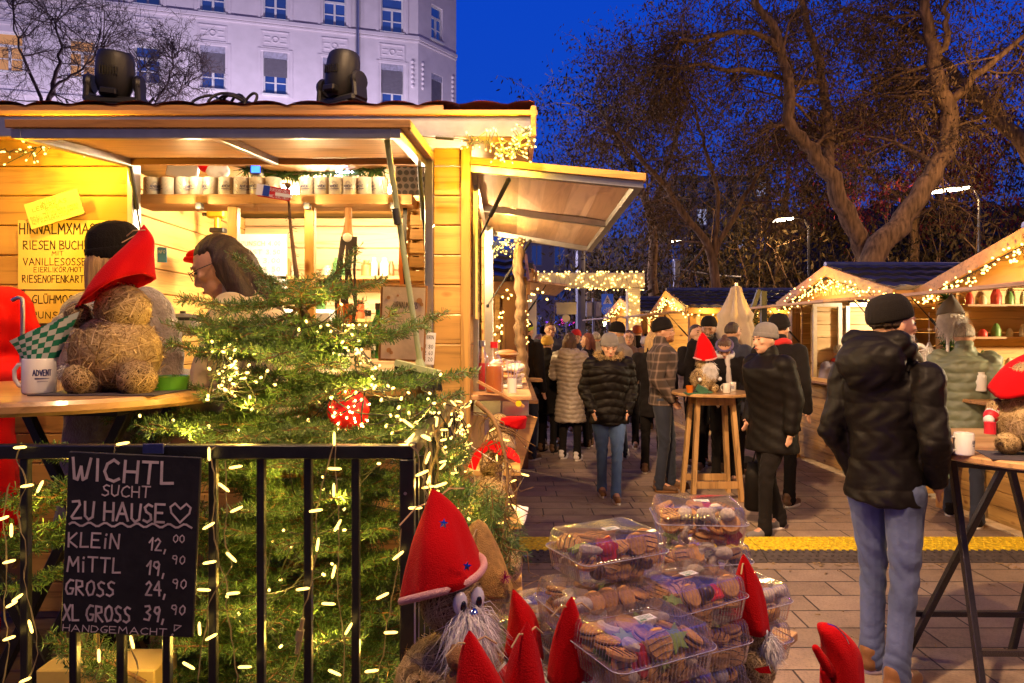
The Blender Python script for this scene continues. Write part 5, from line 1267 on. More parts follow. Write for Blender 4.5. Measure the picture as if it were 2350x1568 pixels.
# side counter goods
def blob(name, label, cat, c, r, m, grp=None, n=14, seed=0):
    rq = random.Random(seed+int(c[0]*1000)); g = MB(); g.ball((0,0,0), r, n)
    g.v = [tuple(Vector(p)*(1+rq.uniform(-.06,.06))+Vector(c)) for p in g.v]; o = g.build(name, m, loc=tuple(Vector(c)-V(0,0,r[2])), smooth=True); tag(o,label,cat,grp); return o
M_dough = mat('doughnut_brown',(0.33,0.13,0.03),0.5,0,0.3,12,0.1); M_doughp = mat('doughnut_pale',(0.75,0.55,0.28),0.6)
k = 0
for (px,py,d) in ((1163,812,3.75),(1155,838,3.7),(1178,842,3.8),(1160,862,3.6)):
    c = W(px,py,d); t = thing('doughnut', ['brown topped doughnut crowning the pile on the side counter','left doughnut in the second row of the pile on the side counter','right doughnut in the second row of the pile on the side counter','lowest doughnut in front of the pile on the side counter'][k], 'doughnut', tuple(c)); k += 1
    g = MB(); g.ball(c,(0.062,0.062,0.024),18); g.build('dough', M_dough, t, smooth=True); g = MB(); g.lathe([(0.061,-.005),(0.0635,0),(0.061,.006)],c,20,capb=False,capt=False); g.build('pale_rim', M_doughp, t, smooth=True)
t = thing('pastry_tray','white tray heaped with folded napkins and pastry on the side counter','tray', (-.03,3.75,SCZ))
g = MB(); g.box((-.04,3.75,SCZ+.012),(0.19,0.5,0.02),bev=.005); g.build('tray', M_ceram, t)
rp = random.Random(2); g = MB()
for i in range(26):
    c = V(-.04+rp.uniform(-.07,.07),3.75+rp.uniform(-.2,.2),SCZ+.035+i*.0035); g.box(c,(.07,.06,.018),Euler((rp.uniform(-.4,.4),rp.uniform(-.4,.4),rp.uniform(0,3))),bev=.004)
g.build('pastry', mat('pale_pastry',(0.78,0.66,0.50),0.6), t)
t = thing('cutlery_cup','paper cup full of plastic forks beside the amber bottle','cup', (-.0,3.3,SCZ))
g = MB(); g.lathe([(0.021,0),(0.024,.07)],(0.0,3.28,SCZ),18,capt=False); g.build('cup', M_ceram, t, smooth='auto'); g = MB()
for i in range(10):
    a = i*.63; p = V(0.012*math.cos(a),3.28+.012*math.sin(a),SCZ+.03); q = p+V(.02*math.cos(a)+.005,.02*math.sin(a),.095); g.bar(p,q,.004,.002); 
    for s in (-1,0,1): g.bar(q+V(s*.004,0,0),q+V(s*.005,0,.028),.002,.002)
g.build('forks', mat('fork_plastic',(0.5,0.4,0.55),0.3), t)
# things in the interior
t = thing('white_cabinet','white fridge with grey top inside the stall behind the woman','fridge', (-1.35,4.2,DECK))
g = MB(); g.box((-1.32,4.3,1.10),(0.5,0.45,1.4),bev=.02); g.build('body', M_ceram, t)
t = thing('soup_kettle','black lidded kettle on the front counter','kettle', tuple(W(420,740,2.98)))
c = W(420,760,3.0); g = MB(); g.lathe([(0.085,-.02),(0.09,.03),(0.09,.045)],c,24); g.build('pot', M_alu, t, smooth='auto'); g = MB(); g.lathe([(0.094,.046),(0.094,.058),(0.05,.072),(0.012,.078),(0.012,.088)],c,24); g.build('lid', M_black, t, smooth='auto')
g = MB(); c = W(462,590,3.9); g.ball(c,(0.085,.07,.05),14); g.lathe([(0.09,-.03),(0.095,-.02),(0.09,-.005)],c,18); o = g.build('santa_hat', M_felt, loc=tuple(c), smooth=True); tag(o,'crumpled red hat lying on a box inside the stall','hat')
t = thing('cordless_drill','black and yellow cordless drill standing on the inner shelf','drill', tuple(W(497,515,4.2)))
c = W(497,505,4.2); g = MB(); g.box(c+V(0,0,.035),(.11,.05,.05),bev=.01); g.box(c+V(.005,0,-.02),(.03,.04,.08),bev=.008); g.build('body', mat('drill_yellow',(0.7,0.5,0.02),0.4), t); g = MB(); g.box(c+V(.01,0,-.065),(.09,.06,.03),bev=.006); g.tube([c+V(-.055,0,.035),c+V(-.085,0,.035)],.012,8); g.build('battery', M_black, t)
t = thing('menu_board','white lit menu board on the back wall of the main stall','menu board', tuple(W(603,600,4.8)))
g = MB(); g.box(W(603,600,4.8),(0.34,0.02,0.38)); g.build('panel', M_ceram, t); g = MB()
f, n = plane_map(W(603,600,4.785)-V(.15,0,.17),V(1,0,0),V(0,0,1),.001)
for k2, tx in enumerate(('PUNSCH 4.00','MOST 3.50','TEE 3.00','RUM 4.50','SUPPE 5.00')): write(g,tx,f,n,.03,.004,y0=.28-k2*.06,width=.28)
g.build('lettering', mat('grey_ink',(0.4,0.35,0.3),0.6), t)
ri = random.Random(12)
for i in range(26):
    x = ri.uniform(-1.75,-.35); z = [1.762,2.062][i%2]; r_ = ri.uniform(.02,.045); hh = ri.uniform(.06,.17); cc = [(0.6,0.1,0.03),(0.7,0.6,0.4),(0.1,0.25,0.08),(0.75,0.7,0.65),(0.35,0.18,0.06)][i%5]
    g = MB(); g.lathe([(r_,0),(r_,hh*.7),(r_*.6,hh*.85),(r_*.6,hh)],(x,4.86,z),12); o = g.build('storage_jar', mat('jar_%d'%(i%5),cc,0.35), loc=(x,4.86,z), smooth='auto'); tag(o,'jar or can on the bright shelves at the back of the main stall','jar','jars on the back shelves of the main stall')
garland('fir garland hanging above the mug shelf inside the stall', [W(560,385,3.6),W(650,400,3.7),W(760,392,3.7),W(880,388,3.6)], 0.07, 700, 6)
# fluffy things on top of the shelf
t = thing('santa_doll','white bearded santa doll lying above the mugs','doll', tuple(W(500,395,3.45)))
c = W(500,392,3.45); g = MB(); g.ball(c,(.06,.05,.045),14); g.build('beard', M_fur, t, smooth=True); g = MB(); g.ball(c+V(-.05,0,.02),(.05,.045,.03),12); g.build('hat', M_felt, t, smooth=True)
o = MB(); o.box(W(420,390,3.5),(0.16,.03,.09),Euler((0,R(12),0)),bev=.006); o = o.build('paper_bag', M_ceram, loc=tuple(W(420,400,3.5))); tag(o,'white paper bag lying left above the mugs','bag')
# ================================================================ BLACK BARRIER WITH CHALKBOARD
FY = 1.52; FZ = W(0,1036,FY).z; FX = -0.232
fe = thing('metal_barrier', 'black metal railing panel in front of the fir tree hung with fairy lights', 'railing', (-0.9,FY,DECK))
def rod(g, a, b, w=0.017): g.bar(a, b, w, w, up=V(0,1,0) if abs((Vector(b)-Vector(a)).normalized().z) > .5 else V(0,0,1), bev=.0015)
g = MB(); g.box(((-1.9+FX)/2,FY,FZ),(abs(-1.9-FX)+.03,0.030,0.030),bev=.002); g.build('top_rail', M_blackm, fe)
g = MB(); g.box(((-1.9+FX)/2,FY,DECK+.1),(abs(-1.9-FX)-.03,0.028,0.028),bev=.002); g.build('bottom_rail', M_blackm, fe)
for px in (817,708,600,490,385,280,172,60,-48,-156,-264,-372):
    g = MB(); x = W(px,0,FY).x; g.box((x,FY,(FZ+DECK+.1)/2),(0.017,0.017,FZ-DECK-.13),bev=.0015); g.build('bar', M_blackm, fe)
g = MB(); g.box((FX,FY,(FZ+DECK)/2-.008),(0.032,0.032,FZ-DECK-.016),bev=.002); g.build('post', M_blackm, fe)
g = MB(); g.lathe([(0.0035,0),(0.0035,0.002)], (FX-.003,FY-.0165,FZ-.09), 10, M=Matrix.Rotation(R(90),3,'X')); g.build('bolt', M_alu, fe)
f2 = thing('metal_barrier', 'black metal railing running back from the corner beside the hanging gnomes', 'railing', (FX,2.3,DECK))
g = MB(); g.box((FX,(FY+.03+3.0)/2,FZ),(0.030,3.0-FY-.03,0.030),bev=.002); g.build('top_rail', M_blackm, f2)
for k in range(13):
    g = MB(); g.box((FX,FY+.12+k*.108,(FZ+DECK)/2-.03),(0.017,0.017,FZ-DECK-.04),bev=.0015); g.build('bar', M_blackm, f2)
# chalkboard
cbc = W(302,1249,1.485); cw, chh = 0.288, 0.392
HEART = [(.5,0),(.1,.5),(.05,.8),(.25,1),(.5,.72),(.75,1),(.95,.8),(.9,.5),(.5,0)]
t, f, n = board('chalkboard','black chalkboard with white gnome prices hung on the black railing','chalkboard', cbc, cw, chh, 0.008, mat('chalkboard_black',(0.012,0.011,0.012),0.55,0,0.5,25,0.1,80), R(-2.6),
 [('WICHTL',.035,.845,.118,.80),('SUCHT',.27,.765,.060,.38),('ZU HAUSE',.05,.63,.098,.72),('KLEiN',.035,.475,.078,.40),('12,',.64,.475,.068,.16),('00',.82,.525,.042,.10),
  ('MiTTL',.035,.34,.080,.42),('19,',.63,.34,.075,.17),('90',.82,.405,.046,.11),('GROSS',.03,.210,.080,.38),('24,',.63,.225,.078,.18),('90',.83,.27,.050,.12),
  ('XL GROSS',.02,.070,.085,.52),('39,',.63,.085,.080,.18),('90',.83,.125,.052,.12),('HANDGEMACHT',.02,.008,.036,.80)], M_chalk, wst=.135)
g = MB(); 
g.ribbon([f(cw*(.78+.17*x), chh*(.635+.105*y)) for x,y in HEART], n, .0042)
g.ribbon([f(cw*(.035+.92*i/46), chh*(.600+.010*math.sin(i*1.05)+.0004*i)) for i in range(47)], n, .0045)
g.ribbon([f(cw*.845,chh*.012),f(cw*.85,chh*.016)],n,.004); g.ribbon([f(cw*x,chh*y) for x,y in ((.86,.035),(.91,.065),(.86,.068),(.86,.035))],n,.0022)
g.build('chalk_marks', M_chalk, t)
g = MB(); g.box(W(352,1030,1.497),(0.045,0.006,0.022),bev=.001); g.build('blue_tape', mat('blue_tape',(0.02,0.03,0.15),0.5), t)

# fairy lights on the railing
def fence_string(cable, bulbs, label, dd=1.496):
    P = spline([W(x,y,dd) for x,y in cable],4); rq = random.Random(len(bulbs)*7)
    P = [p+V(rq.gauss(0,.0012),rq.gauss(0,.001),rq.gauss(0,.0012)) for p in P]
    b = []
    for (x,y,a) in bulbs: b.append((W(x,y,dd-.006), V(math.cos(R(a)),-0.12,math.sin(R(a)))))
    t = lights(label, [P,[p+V(.0016*math.sin(i*1.1),0.001,.0016*math.cos(i*1.1)) for i,p in enumerate(P)]], b, ME_TUBE, wire=M_wire, wr=.0009, group='fairy light strands on the black railing')
    g = MB()
    for (p,d) in b: d = d.normalized(); g.tube([p-d*.021,p-d*.012],0.0042,6)
    return t
fence_string([(45,1022),(38,1060),(60,1105),(40,1180),(60,1260),(55,1330),(75,1420),(85,1500),(60,1568)], [(46,1027,5),(62,1115,10),(92,1117,60),(26,1217,85),(21,1289,15),(27,1387,30),(70,1438,100),(58,1561,25)], 'fairy light strand at the far left of the railing')
fence_string([(20,1110),(8,1190),(15,1300),(8,1400),(20,1480),(5,1568)], [(6,1190,20),(40,1372,35),(21,1465,20)], 'short fairy light strand at the left picture edge on the railing')
fence_string([(262,1040),(265,1025),(300,1018)], [(282,1018,10)], 'single fairy light looped over the rail above the chalkboard')
fence_string([(225,1455),(222,1490),(228,1520),(215,1568)], [(227,1505,88)], 'fairy light strand left below the chalkboard')
fence_string([(305,1455),(300,1480),(315,1530),(310,1568)], [(303,1474,100)], 'fairy light strand right below the chalkboard')
fence_string([(495,1022),(482,1040),(490,1085),(492,1150),(488,1200),(500,1280),(520,1345),(520,1400),(535,1490),(545,1568)], [(480,1042,88),(514,1119,-35),(479,1207,30),(481,1291,12),(535,1362,8),(562,1531,5)], 'fairy light strand just right of the chalkboard')
fence_string([(515,1060),(518,1130),(522,1180),(515,1240),(530,1300),(480,1380),(475,1440),(460,1500),(455,1568)], [(541,1072,10),(543,1169,25),(531,1279,-40),(468,1354,0),(458,1443,90),(485,1462,30),(433,1528,-25)], 'second fairy light strand beside the chalkboard crossing the first')
fence_string([(768,1010),(768,1060),(775,1125),(778,1206),(775,1290),(775,1370),(785,1430),(790,1480),(788,1568)], [(767,1007,88),(766,1125,88),(775,1206,60),(766,1312,75),(754,1386,0),(800,1443,60),(768,1544,-20)], 'fairy light strand hanging down the middle bars of the railing')
fence_string([(767,1015),(740,1110),(725,1180),(728,1250),(715,1330),(700,1390),(690,1480),(670,1568)], [(768,1076,0),(725,1172,10),(729,1250,80),(695,1352,10)], 'slack fairy light strand left of the middle one on the railing')
fence_string([(920,1215),(915,1270),(905,1340),(895,1400),(885,1450),(875,1520),(865,1568)], [(914,1275,40),(878,1368,28),(897,1452,5),(853,1540,10)], 'fairy light strand beside the corner post')
fence_string([(930,1010),(945,1025),(960,1045),(965,1085),(985,1120),(975,1160),(985,1195)], [(936,972,-35),(942,1007,55),(969,1086,25),(1011,1113,20),(953,1166,3)], 'fairy light strand tied around the railing corner')
t = thing('cable_connector','clear plastic connector hanging in the fairy light cable before the fir','connector', tuple(W(687,1460,1.49)))
g = MB(); g.tube([W(695,1420,1.49),W(680,1500,1.49)],0.0045,8); g.tube([W(690,1445,1.49),W(685,1470,1.49)],0.009,6); g.build('sleeve', M_wire, t)
# curtain of lights along the side railing
rr = random.Random(55); pts = []; b = []
for k in range(15):
    y = FY+.1+k*0.095; L = rr.uniform(.22,.55); p0 = V(FX+.02,y,FZ+.02); pp = [p0]
    for s in range(8): pp.append(p0+V(rr.gauss(0.005,.008),rr.gauss(0,.010),-L*(s+1)/8))
    pts.append(pp); pts.append([p+V(.003,.002,0) for p in pp])
    for s in range(rr.randint(4,6)): q = pp[rr.randint(0,8)]; b.append((q+V(.01,rr.gauss(0,.02),rr.gauss(0,.01)), V(rr.gauss(.5,.5),rr.gauss(0,.6),rr.gauss(0,.3))))
lights('curtain of fairy light strands hanging along the side railing', pts, b, ME_TUBE, wire=M_wire, wr=.0013)
for (x,y,d,e) in ((1010,1110,1.72,.55),(1040,1060,2.05,.7),(1060,1000,2.4,.8),(1075,1160,2.0,.6),(1130,1190,2.2,.5)): lamp('strand_light', W(x,y,d), e*1.6, (1.0,0.58,0.10), 0.006)

# ================================================================ FIR TREE
M_needle = leafmat('fir_needles', (0.030,0.085,0.022), (0.15,0.27,0.06)); M_needle.node_tree.nodes['Principled BSDF'].inputs['Roughness'].default_value = 0.45; M_needle.node_tree.nodes['Principled BSDF'].inputs['Specular IOR Level'].default_value = 0.5
M_twig = mat('fir_twig', (0.20,0.11,0.045), 0.85, 0, 0.3, 30, 0.3, 90)
def needles(shoots, seed, dens=600, ln=0.026, wd=0.0022, up=0.15):
    """shoots: list of (p0,p1); returns verts and faces for a needle brush round every shoot"""
    rg = np.random.default_rng(seed); A = np.array([list(s[0]) for s in shoots]); B = np.array([list(s[1]) for s in shoots])
    L = np.linalg.norm(B-A,axis=1); cnt = np.maximum((L*dens).astype(int),1); idx = np.repeat(np.arange(len(shoots)),cnt); k = len(idx)
    t = rg.random(k)[:,None]; P = A[idx]*(1-t)+B[idx]*t; D = (B-A)[idx]/L[idx][:,None]
    X = rg.normal(0,1,(k,3)); X[:,2] *= .6; X[:,2] += up; X -= D*np.sum(X*D,axis=1)[:,None]; X /= np.linalg.norm(X,axis=1)[:,None]+1e-9
    G_ = X*1.0+D*rg.uniform(.25,.75,k)[:,None]; G_ /= np.linalg.norm(G_,axis=1)[:,None]
    S = np.cross(G_, rg.normal(0,1,(k,3))); S /= np.linalg.norm(S,axis=1)[:,None]+1e-9
    l = (ln*rg.uniform(.75,1.15,k))[:,None]; w = wd/2
    vs = np.stack([P-S*w*.6, P+G_*l*.85-S*w, P+G_*l+S*0, P+G_*l*.85+S*w, P+S*w*.6],axis=1)
    # five sided blades cut to quads
    q = np.stack([vs[:,0],vs[:,1],vs[:,3],vs[:,4]],axis=1).reshape(-1,3)
    return q, np.arange(k*4).reshape(-1,4)
def fir_branch(rr, base, tip, r0, twigs, shoots, fan=0.5, sub=True, nrm=V(0,0,1), lift=.06, sp=0.038):
    base = Vector(base); tip = Vector(tip); L = (tip-base).length; n = 8; pts = []
    for i in range(n+1):
        t = i/n; pts.append(base.lerp(tip,t)+V(rr.gauss(0,.003),rr.gauss(0,.003),rr.gauss(0,.003)-lift*L*math.sin(math.pi*t)))
    twigs.append((pts,[r0*(1-.75*i/n) for i in range(n+1)]))
    for i in range(n): 
        if i >= 2: shoots.append((pts[i],pts[i+1]))
    d = (tip-base).normalized(); side = d.cross(nrm).normalized(); s = L*.22
    while s < L*.96:
        t = s/L; p = pts[min(int(t*n),n-1)].lerp(pts[min(int(t*n)+1,n)], t*n-int(t*n)); fl = L*fan*(1-t)*.85+0.045
        for sg in (-1,1):
            e = (d*.72+side*sg*.8+V(rr.gauss(0,.1),rr.gauss(0,.1),rr.gauss(0.02,.12))).normalized(); q = p+e*fl*rr.uniform(.7,1.1)
            m = p.lerp(q,.5)+V(0,0,rr.gauss(0,.004)); twigs.append(([p,m,q],[r0*.4*(1-t*.5),r0*.3,.0008])); shoots.append((p,m)); shoots.append((m,q))
            if fl > .10 and sub:
                k = int(fl/.045); e2s = e.cross(nrm).normalized()
                for j in range(1,k):
                    a = p.lerp(q,j/k); l2 = fl*.42*(1-j/k)+.03
                    for s2 in (-1,1):
                        z = a+(e*.75+e2s*s2*.7+V(0,0,rr.gauss(0,.1))).normalized()*l2; twigs.append(([a,z],[.0014,.0006])); shoots.append((a,z))
        s += sp*rr.uniform(.8,1.2)
def fir_finish(t, twigs, shoots, seed, dens=640, ln=.024, wd=.0022, m=None):
    g = MB()
    for p,r in twigs: g.tube(p, r, 5, cap=False)
    g.build('branches', M_twig, t, smooth=True)
    vs, f = needles(shoots, seed, dens, ln, wd); obj_np('needles', vs, f, m or M_needle, t)
TD = 2.08; rr = random.Random(101)
ft = thing('fir_tree', 'small cut fir tree with fairy lights standing behind the black railing', 'christmas tree', (W(705,0,TD).x,TD,DECK))
tr = [W(661,428,TD),W(667,520,TD),W(680,630,TD),W(690,690,TD),W(700,800,TD),W(705,940,TD),V(W(705,0,TD).x,TD,.8),V(W(705,0,TD).x,TD,DECK)]
g = MB(); g.tube(spline(tr,5),[.003+.022*(i/35)**1.3 for i in range(36)],10); g.build('trunk', M_bark, ft, smooth=True)
twigs = []; shoots = []
for (bx,by,tx,ty,dd) in ((688,688,545,588,-.02),(690,692,418,682,-.10),(690,690,818,578,.03),(692,695,880,636,.10),(690,700,580,765,-.22),(692,700,790,790,-.2),(690,690,700,640,-.28),
        (698,800,392,738,.10),(698,810,384,788,-.08),(700,800,1025,716,.12),(702,850,1095,852,-.05),(700,850,600,940,-.34),(702,860,760,905,-.36),(702,840,500,860,-.25),(700,830,905,720,-.1),(702,840,860,880,-.3),(698,780,460,630+90,.2),
        (704,930,400,870,-.1),(704,940,320,960,-.12),(704,945,225,948,.05),(704,935,1010,925,-.2),(704,930,960,985,-.32),(704,950,560,1000,-.4),(704,950,700,985,-.44),(704,950,840,1000,-.4),(704,940,440,975,-.25),(692,740,455,742,-.18),(695,770,520,800,-.3),(695,760,640,815,-.36),(695,770,750,835,-.34),(695,765,850,765,-.15),(700,880,470,905,-.2),(690,715,610,660,-.12),(690,715,770,655,-.1),(697,790,560,700,.12),(697,790,830,690,.15),(704,930,1060,900,.1)):
    fir_branch(rr, W(bx,by,TD), W(tx,ty,TD+dd), .0065, twigs, shoots, fan=.42)
z = 1.30; k = 0
while z > .46:
    nb = 9; L0 = .34+.20*(1.30-z)/.8
    for j in range(nb):
        a = 2*math.pi*(j+.5*(k%2))/nb+rr.uniform(-.15,.15); L = L0*rr.uniform(.8,1.15); dx, dy = math.cos(a)*L, math.sin(a)*L
        if dy < -.50: dy = -.50
        p0 = V(W(705,0,TD).x,TD,z+rr.uniform(-.045,.045)); fir_branch(rr, p0, p0+V(dx,dy,.02+rr.uniform(-.06,.09)), .007, twigs, shoots, fan=.45, sp=.05)
    z -= .085; k += 1
fir_finish(ft, twigs, shoots, 4, dens=620)
g = MB(); vs, f = needles([(tr[i],tr[i+1]) for i in range(3)], 9, dens=190, ln=.022); obj_np('leader_needles', vs, f, mat('dry_needle',(0.14,0.12,0.04),.6), ft)
g = MB()
for k in range(12): a = k*math.pi/6; g.ball(tr[0]+V(.006*math.cos(a),.006*math.sin(a),.002+.004*(k%2)),(.004,.004,.006),6)
g.build('bud', M_twig, ft)
# loose fir boughs
for (pts_, lb) in ((((60,1210,1.75),(165,1110,1.62)), 'fir bough poking through the railing left of the chalkboard'),(((30,1300,1.8),(140,1200,1.66)),'lower fir bough left of the chalkboard'),(((250,1060,1.75),(95,1040,1.58)),'fir bough lying over the rail above the chalkboard'),(((520,1010,1.9),(330,985,1.7)),'fir bough spreading above the chalkboard'),
                   (((330,1568,1.7),(110,1470,1.62)),'fir bough low behind the railing below the chalkboard'),(((950,1140,1.9),(1045,1010,2.2)),'fir bough behind the light curtain on the side railing'),(((960,1230,1.8),(1050,1100,2.1)),'lower fir bough behind the light curtain'),(((980,1330,1.8),(1075,1190,2.1)),'lowest fir bough behind the light curtain')):
    t = thing('fir_bough', lb, 'fir bough', tuple(W(*pts_[0]))); tw = []; sh_ = []; fir_branch(rr, W(*pts_[0]), W(*pts_[1]), .006, tw, sh_, fan=.6, lift=-.05)
    d_ = W(*pts_[1])-W(*pts_[0]); fir_branch(rr, W(*pts_[0])+V(.01,.02,-.05), W(*pts_[0])+d_*.8+V(.03,.05,-.09), .005, tw, sh_, fan=.6); fir_finish(t, tw, sh_, 8+len(sh_))
# bauble, tree tag, small red hat on the tree
t = thing('bauble','large red net bauble glowing with tiny lights among the fir branches','bauble', tuple(W(800,935,1.86)))
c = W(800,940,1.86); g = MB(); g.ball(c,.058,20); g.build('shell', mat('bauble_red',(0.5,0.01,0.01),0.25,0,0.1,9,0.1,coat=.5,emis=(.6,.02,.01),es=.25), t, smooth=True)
for i in range(26):
    a = rr.uniform(0,6.28); zz = rr.uniform(-1,.9); q = math.sqrt(1-zz*zz); p = c+V(q*math.cos(a),-abs(q*math.sin(a)),zz)*.061; o = bpy.data.objects.new('tiny_light', bpy.data.meshes.get('bl') or led_mesh('bl',.0022,.005,emit('led_orange',(1.0,.42,.12),60))); COL.objects.link(o); o.parent = t; o.location = p-c+(c-W(800,935,1.86))
board('plant_tag','red white and blue printed label flag wrapped around the fir leader','label', W(630,443,TD-.012), 0.098,0.036,0.001, mat('tag_red',(0.55,0.02,0.02),.4), R(-9), [('STEIRISCHER CHRIST',.30,.62,.24,.68),('DANKE, LIEBES CHRIST',.30,.10,.22,.68)], M_swhite)
t, f, n = board('plant_tag','white and blue end of the label on the fir leader','label', W(601,436,TD-.013), 0.034,0.034,0.001, M_swhite, R(-9), [], M_ink)
g = MB(); g.box(W(611,438,TD-.0145),(0.020,0.0008,0.031),Euler((0,R(9),0))); g.build('blue_panel', mat('tag_blue',(0.02,0.06,0.4),.4), t)
g = MB(); g.box(W(651,448,TD-.0135),(0.052,0.0008,0.010),Euler((0,R(9),0))); o = g.build('white_stripe', M_swhite, loc=tuple(W(651,448,TD-.0135))); tag(o,'white stripe across the red label on the fir leader','label')
# lights in the tree
rr = random.Random(9); b = []; pts = []
def clus(x,y,sx_,sy_,d,n):
    pv = None
    for i in range(n):
        p = W(x+rr.gauss(0,sx_),y+rr.gauss(0,sy_),d+rr.gauss(0,.05)); b.append((p,V(rr.gauss(0,1),rr.gauss(0,1),rr.gauss(0,1))))
        if pv is not None: m = pv.lerp(p,.5)+V(rr.gauss(0,.015),rr.gauss(0,.015),-.012); pts.append(spline([pv,m,p],4))
        pv = p
clus(530,845,22,38,1.80,30); clus(555,910,40,20,1.80,10); clus(800,770,28,25,1.86,16); clus(835,830,22,30,1.84,14); clus(730,740,25,30,1.95,8); clus(880,900,50,30,1.80,10); clus(950,960,45,25,1.78,8); clus(800,915,45,40,1.78,12)
lights('fairy lights tangled through the upper fir branches', pts, b, ME_NEAR)
b = []; pts = []; clus(430,985,60,25,1.8,6); clus(1000,960,30,40,1.95,14); clus(780,1180,110,120,1.9,12); clus(600,1350,110,120,1.85,10); clus(1050,980,20,40,2.4,12)
lights('fairy lights deep inside the lower fir tree', pts, b, ME_NEAR)
for (x,y,d,e) in ((480,740,2.02,.5),(530,845,1.74,1.2),(560,930,1.78,.5),(800,780,1.80,.9),(850,860,1.76,.8),(760,700,1.9,.35),(930,950,1.75,.6),(620,1100,1.80,.7),(780,1150,1.78,.8),(860,1300,1.75,.6),(600,1330,1.75,.7),(740,1450,1.72,.7),(520,1480,1.66,.5),(880,1480,1.7,.5),(430,1000,1.7,.35),(90,1180,1.6,.35),(300,1500,1.62,.4),(40,1420,1.62,.4)):
    lamp('tree_light', W(x,y,d), e*(2.8 if y < 1050 else 1.7), (1.0,0.58,0.10), 0.004)

# ================================================================ LEFT TABLE
def round_table(c, r, z, label, th=0.035):
    t = thing('bar_table', label, 'bar table', (c[0],c[1],0)); g = MB()
    g.lathe([(r-.012,-th),(r,-th+.01),(r,-.010),(r-.008,0)], (c[0],c[1],z), 64); g.build('tabletop', M_table, t, smooth='auto'); return t
TZ = 1.49
lt = round_table((-1.35,2.05),0.49,TZ,'round wooden bar table carrying the straw gnome and mug at left'); lt.location = (-1.35,2.05,DECK); WM[lt.name] = Matrix.Translation((-1.35,2.05,DECK)); lt.children[0].location = (0,0,-DECK)
for (a,b_) in (((-1.62,1.85,TZ-.05),(-1.08,1.88,DECK)),((-1.08,1.92,TZ-.05),(-1.62,1.95,DECK)),((-1.62,2.25,TZ-.05),(-1.08,2.22,DECK)),((-1.08,2.18,TZ-.05),(-1.62,2.15,DECK))):
    g = MB(); g.bar(a,b_,.03,.03,up=V(0,1,0),bev=.003); g.build('leg', M_blackm, lt)
g = MB(); g.box((-1.35,2.05,TZ-.045),(0.62,0.5,0.02)); g.build('frame', M_blackm, lt)
ml = make_mug('white advent mug with blue ornament holding green napkins on the left table', handle=R(180), face=-math.pi/2-.2, ornament=True); p = W(90,905,1.84); set_loc(ml, (p.x,1.84,TZ+.001))
t = thing('napkins','green and white checked napkins fanned out of the left mug','napkins', (p.x,1.86,TZ+.06))
def napm():
    m, nt, b = new_mat('gingham'); v = coords(nt,(1,1,1),kind='UV'); ck = nd(nt,'ShaderNodeTexChecker',i_Scale=7.0); lk(nt,v,ck.inputs['Vector']); ck.inputs['Color1'].default_value=(0.01,0.20,0.09,1); ck.inputs['Color2'].default_value=(0.55,0.62,0.52,1); lk(nt,ck.outputs['Color'],b.inputs['Base Color']); b.inputs['Roughness'].default_value=.9; return m
M_nap = napm()
def uvquad(name, a,b_,c,d, m, par, n=8, bend=0.0, nr=V(0,-1,0)):
    vs=[];uv=[]; a,b_,c,d=map(Vector,(a,b_,c,d))
    for j in range(n+1):
        for i in range(n+1): s,t_=i/n,j/n; vs.append(a.lerp(b_,s).lerp(d.lerp(c,s),t_)+nr*bend*math.sin(math.pi*s)*(1-.4*t_)); uv.append((s,t_))
    fs=[(j*(n+1)+i,j*(n+1)+i+1,(j+1)*(n+1)+i+1,(j+1)*(n+1)+i) for j in range(n) for i in range(n)]
    g=MB(); g.add(vs,fs); o=g.build(name,m,par,smooth=True); ul=o.data.uv_layers.new(name='UVMap')
    for l in o.data.loops: ul.data[l.index].uv=uv[l.vertex_index]
    return o
for k in range(3):
    o_=.008*k; uvquad('napkin', W(55,832,1.84)+V(0,o_,0), W(118,838,1.84)+V(0,o_,0), W(158,733-6*k,1.84)+V(.01*k,o_,.004*k), W(24-3*k,782+4*k,1.84)+V(-.004*k,o_,.004*k), M_nap, t, bend=.02)
g = MB(); g.lathe([(0.045,0),(0.05,.04),(0.052,.042)], (W(392,0,1.95).x,1.95,TZ), 24, capt=False); o = g.build('glass_bowl', mat('green_bowl',(0.15,0.5,0.05),.1,0,.1,5,0,trans=.5), loc=(W(392,0,1.95).x,1.95,TZ), smooth='auto'); tag(o,'green glass ashtray bowl beside the straw gnome','bowl')
g = MB(); g.box((W(250,0,1.85).x,1.87,TZ+.002),(0.33,0.2,0.003)); o = g.build('place_mat', mat('dark_mat',(0.06,0.05,0.06),.7), loc=(W(250,0,1.85).x,1.87,TZ)); tag(o,'dark cloth mat under the straw gnome on the left table','place mat')

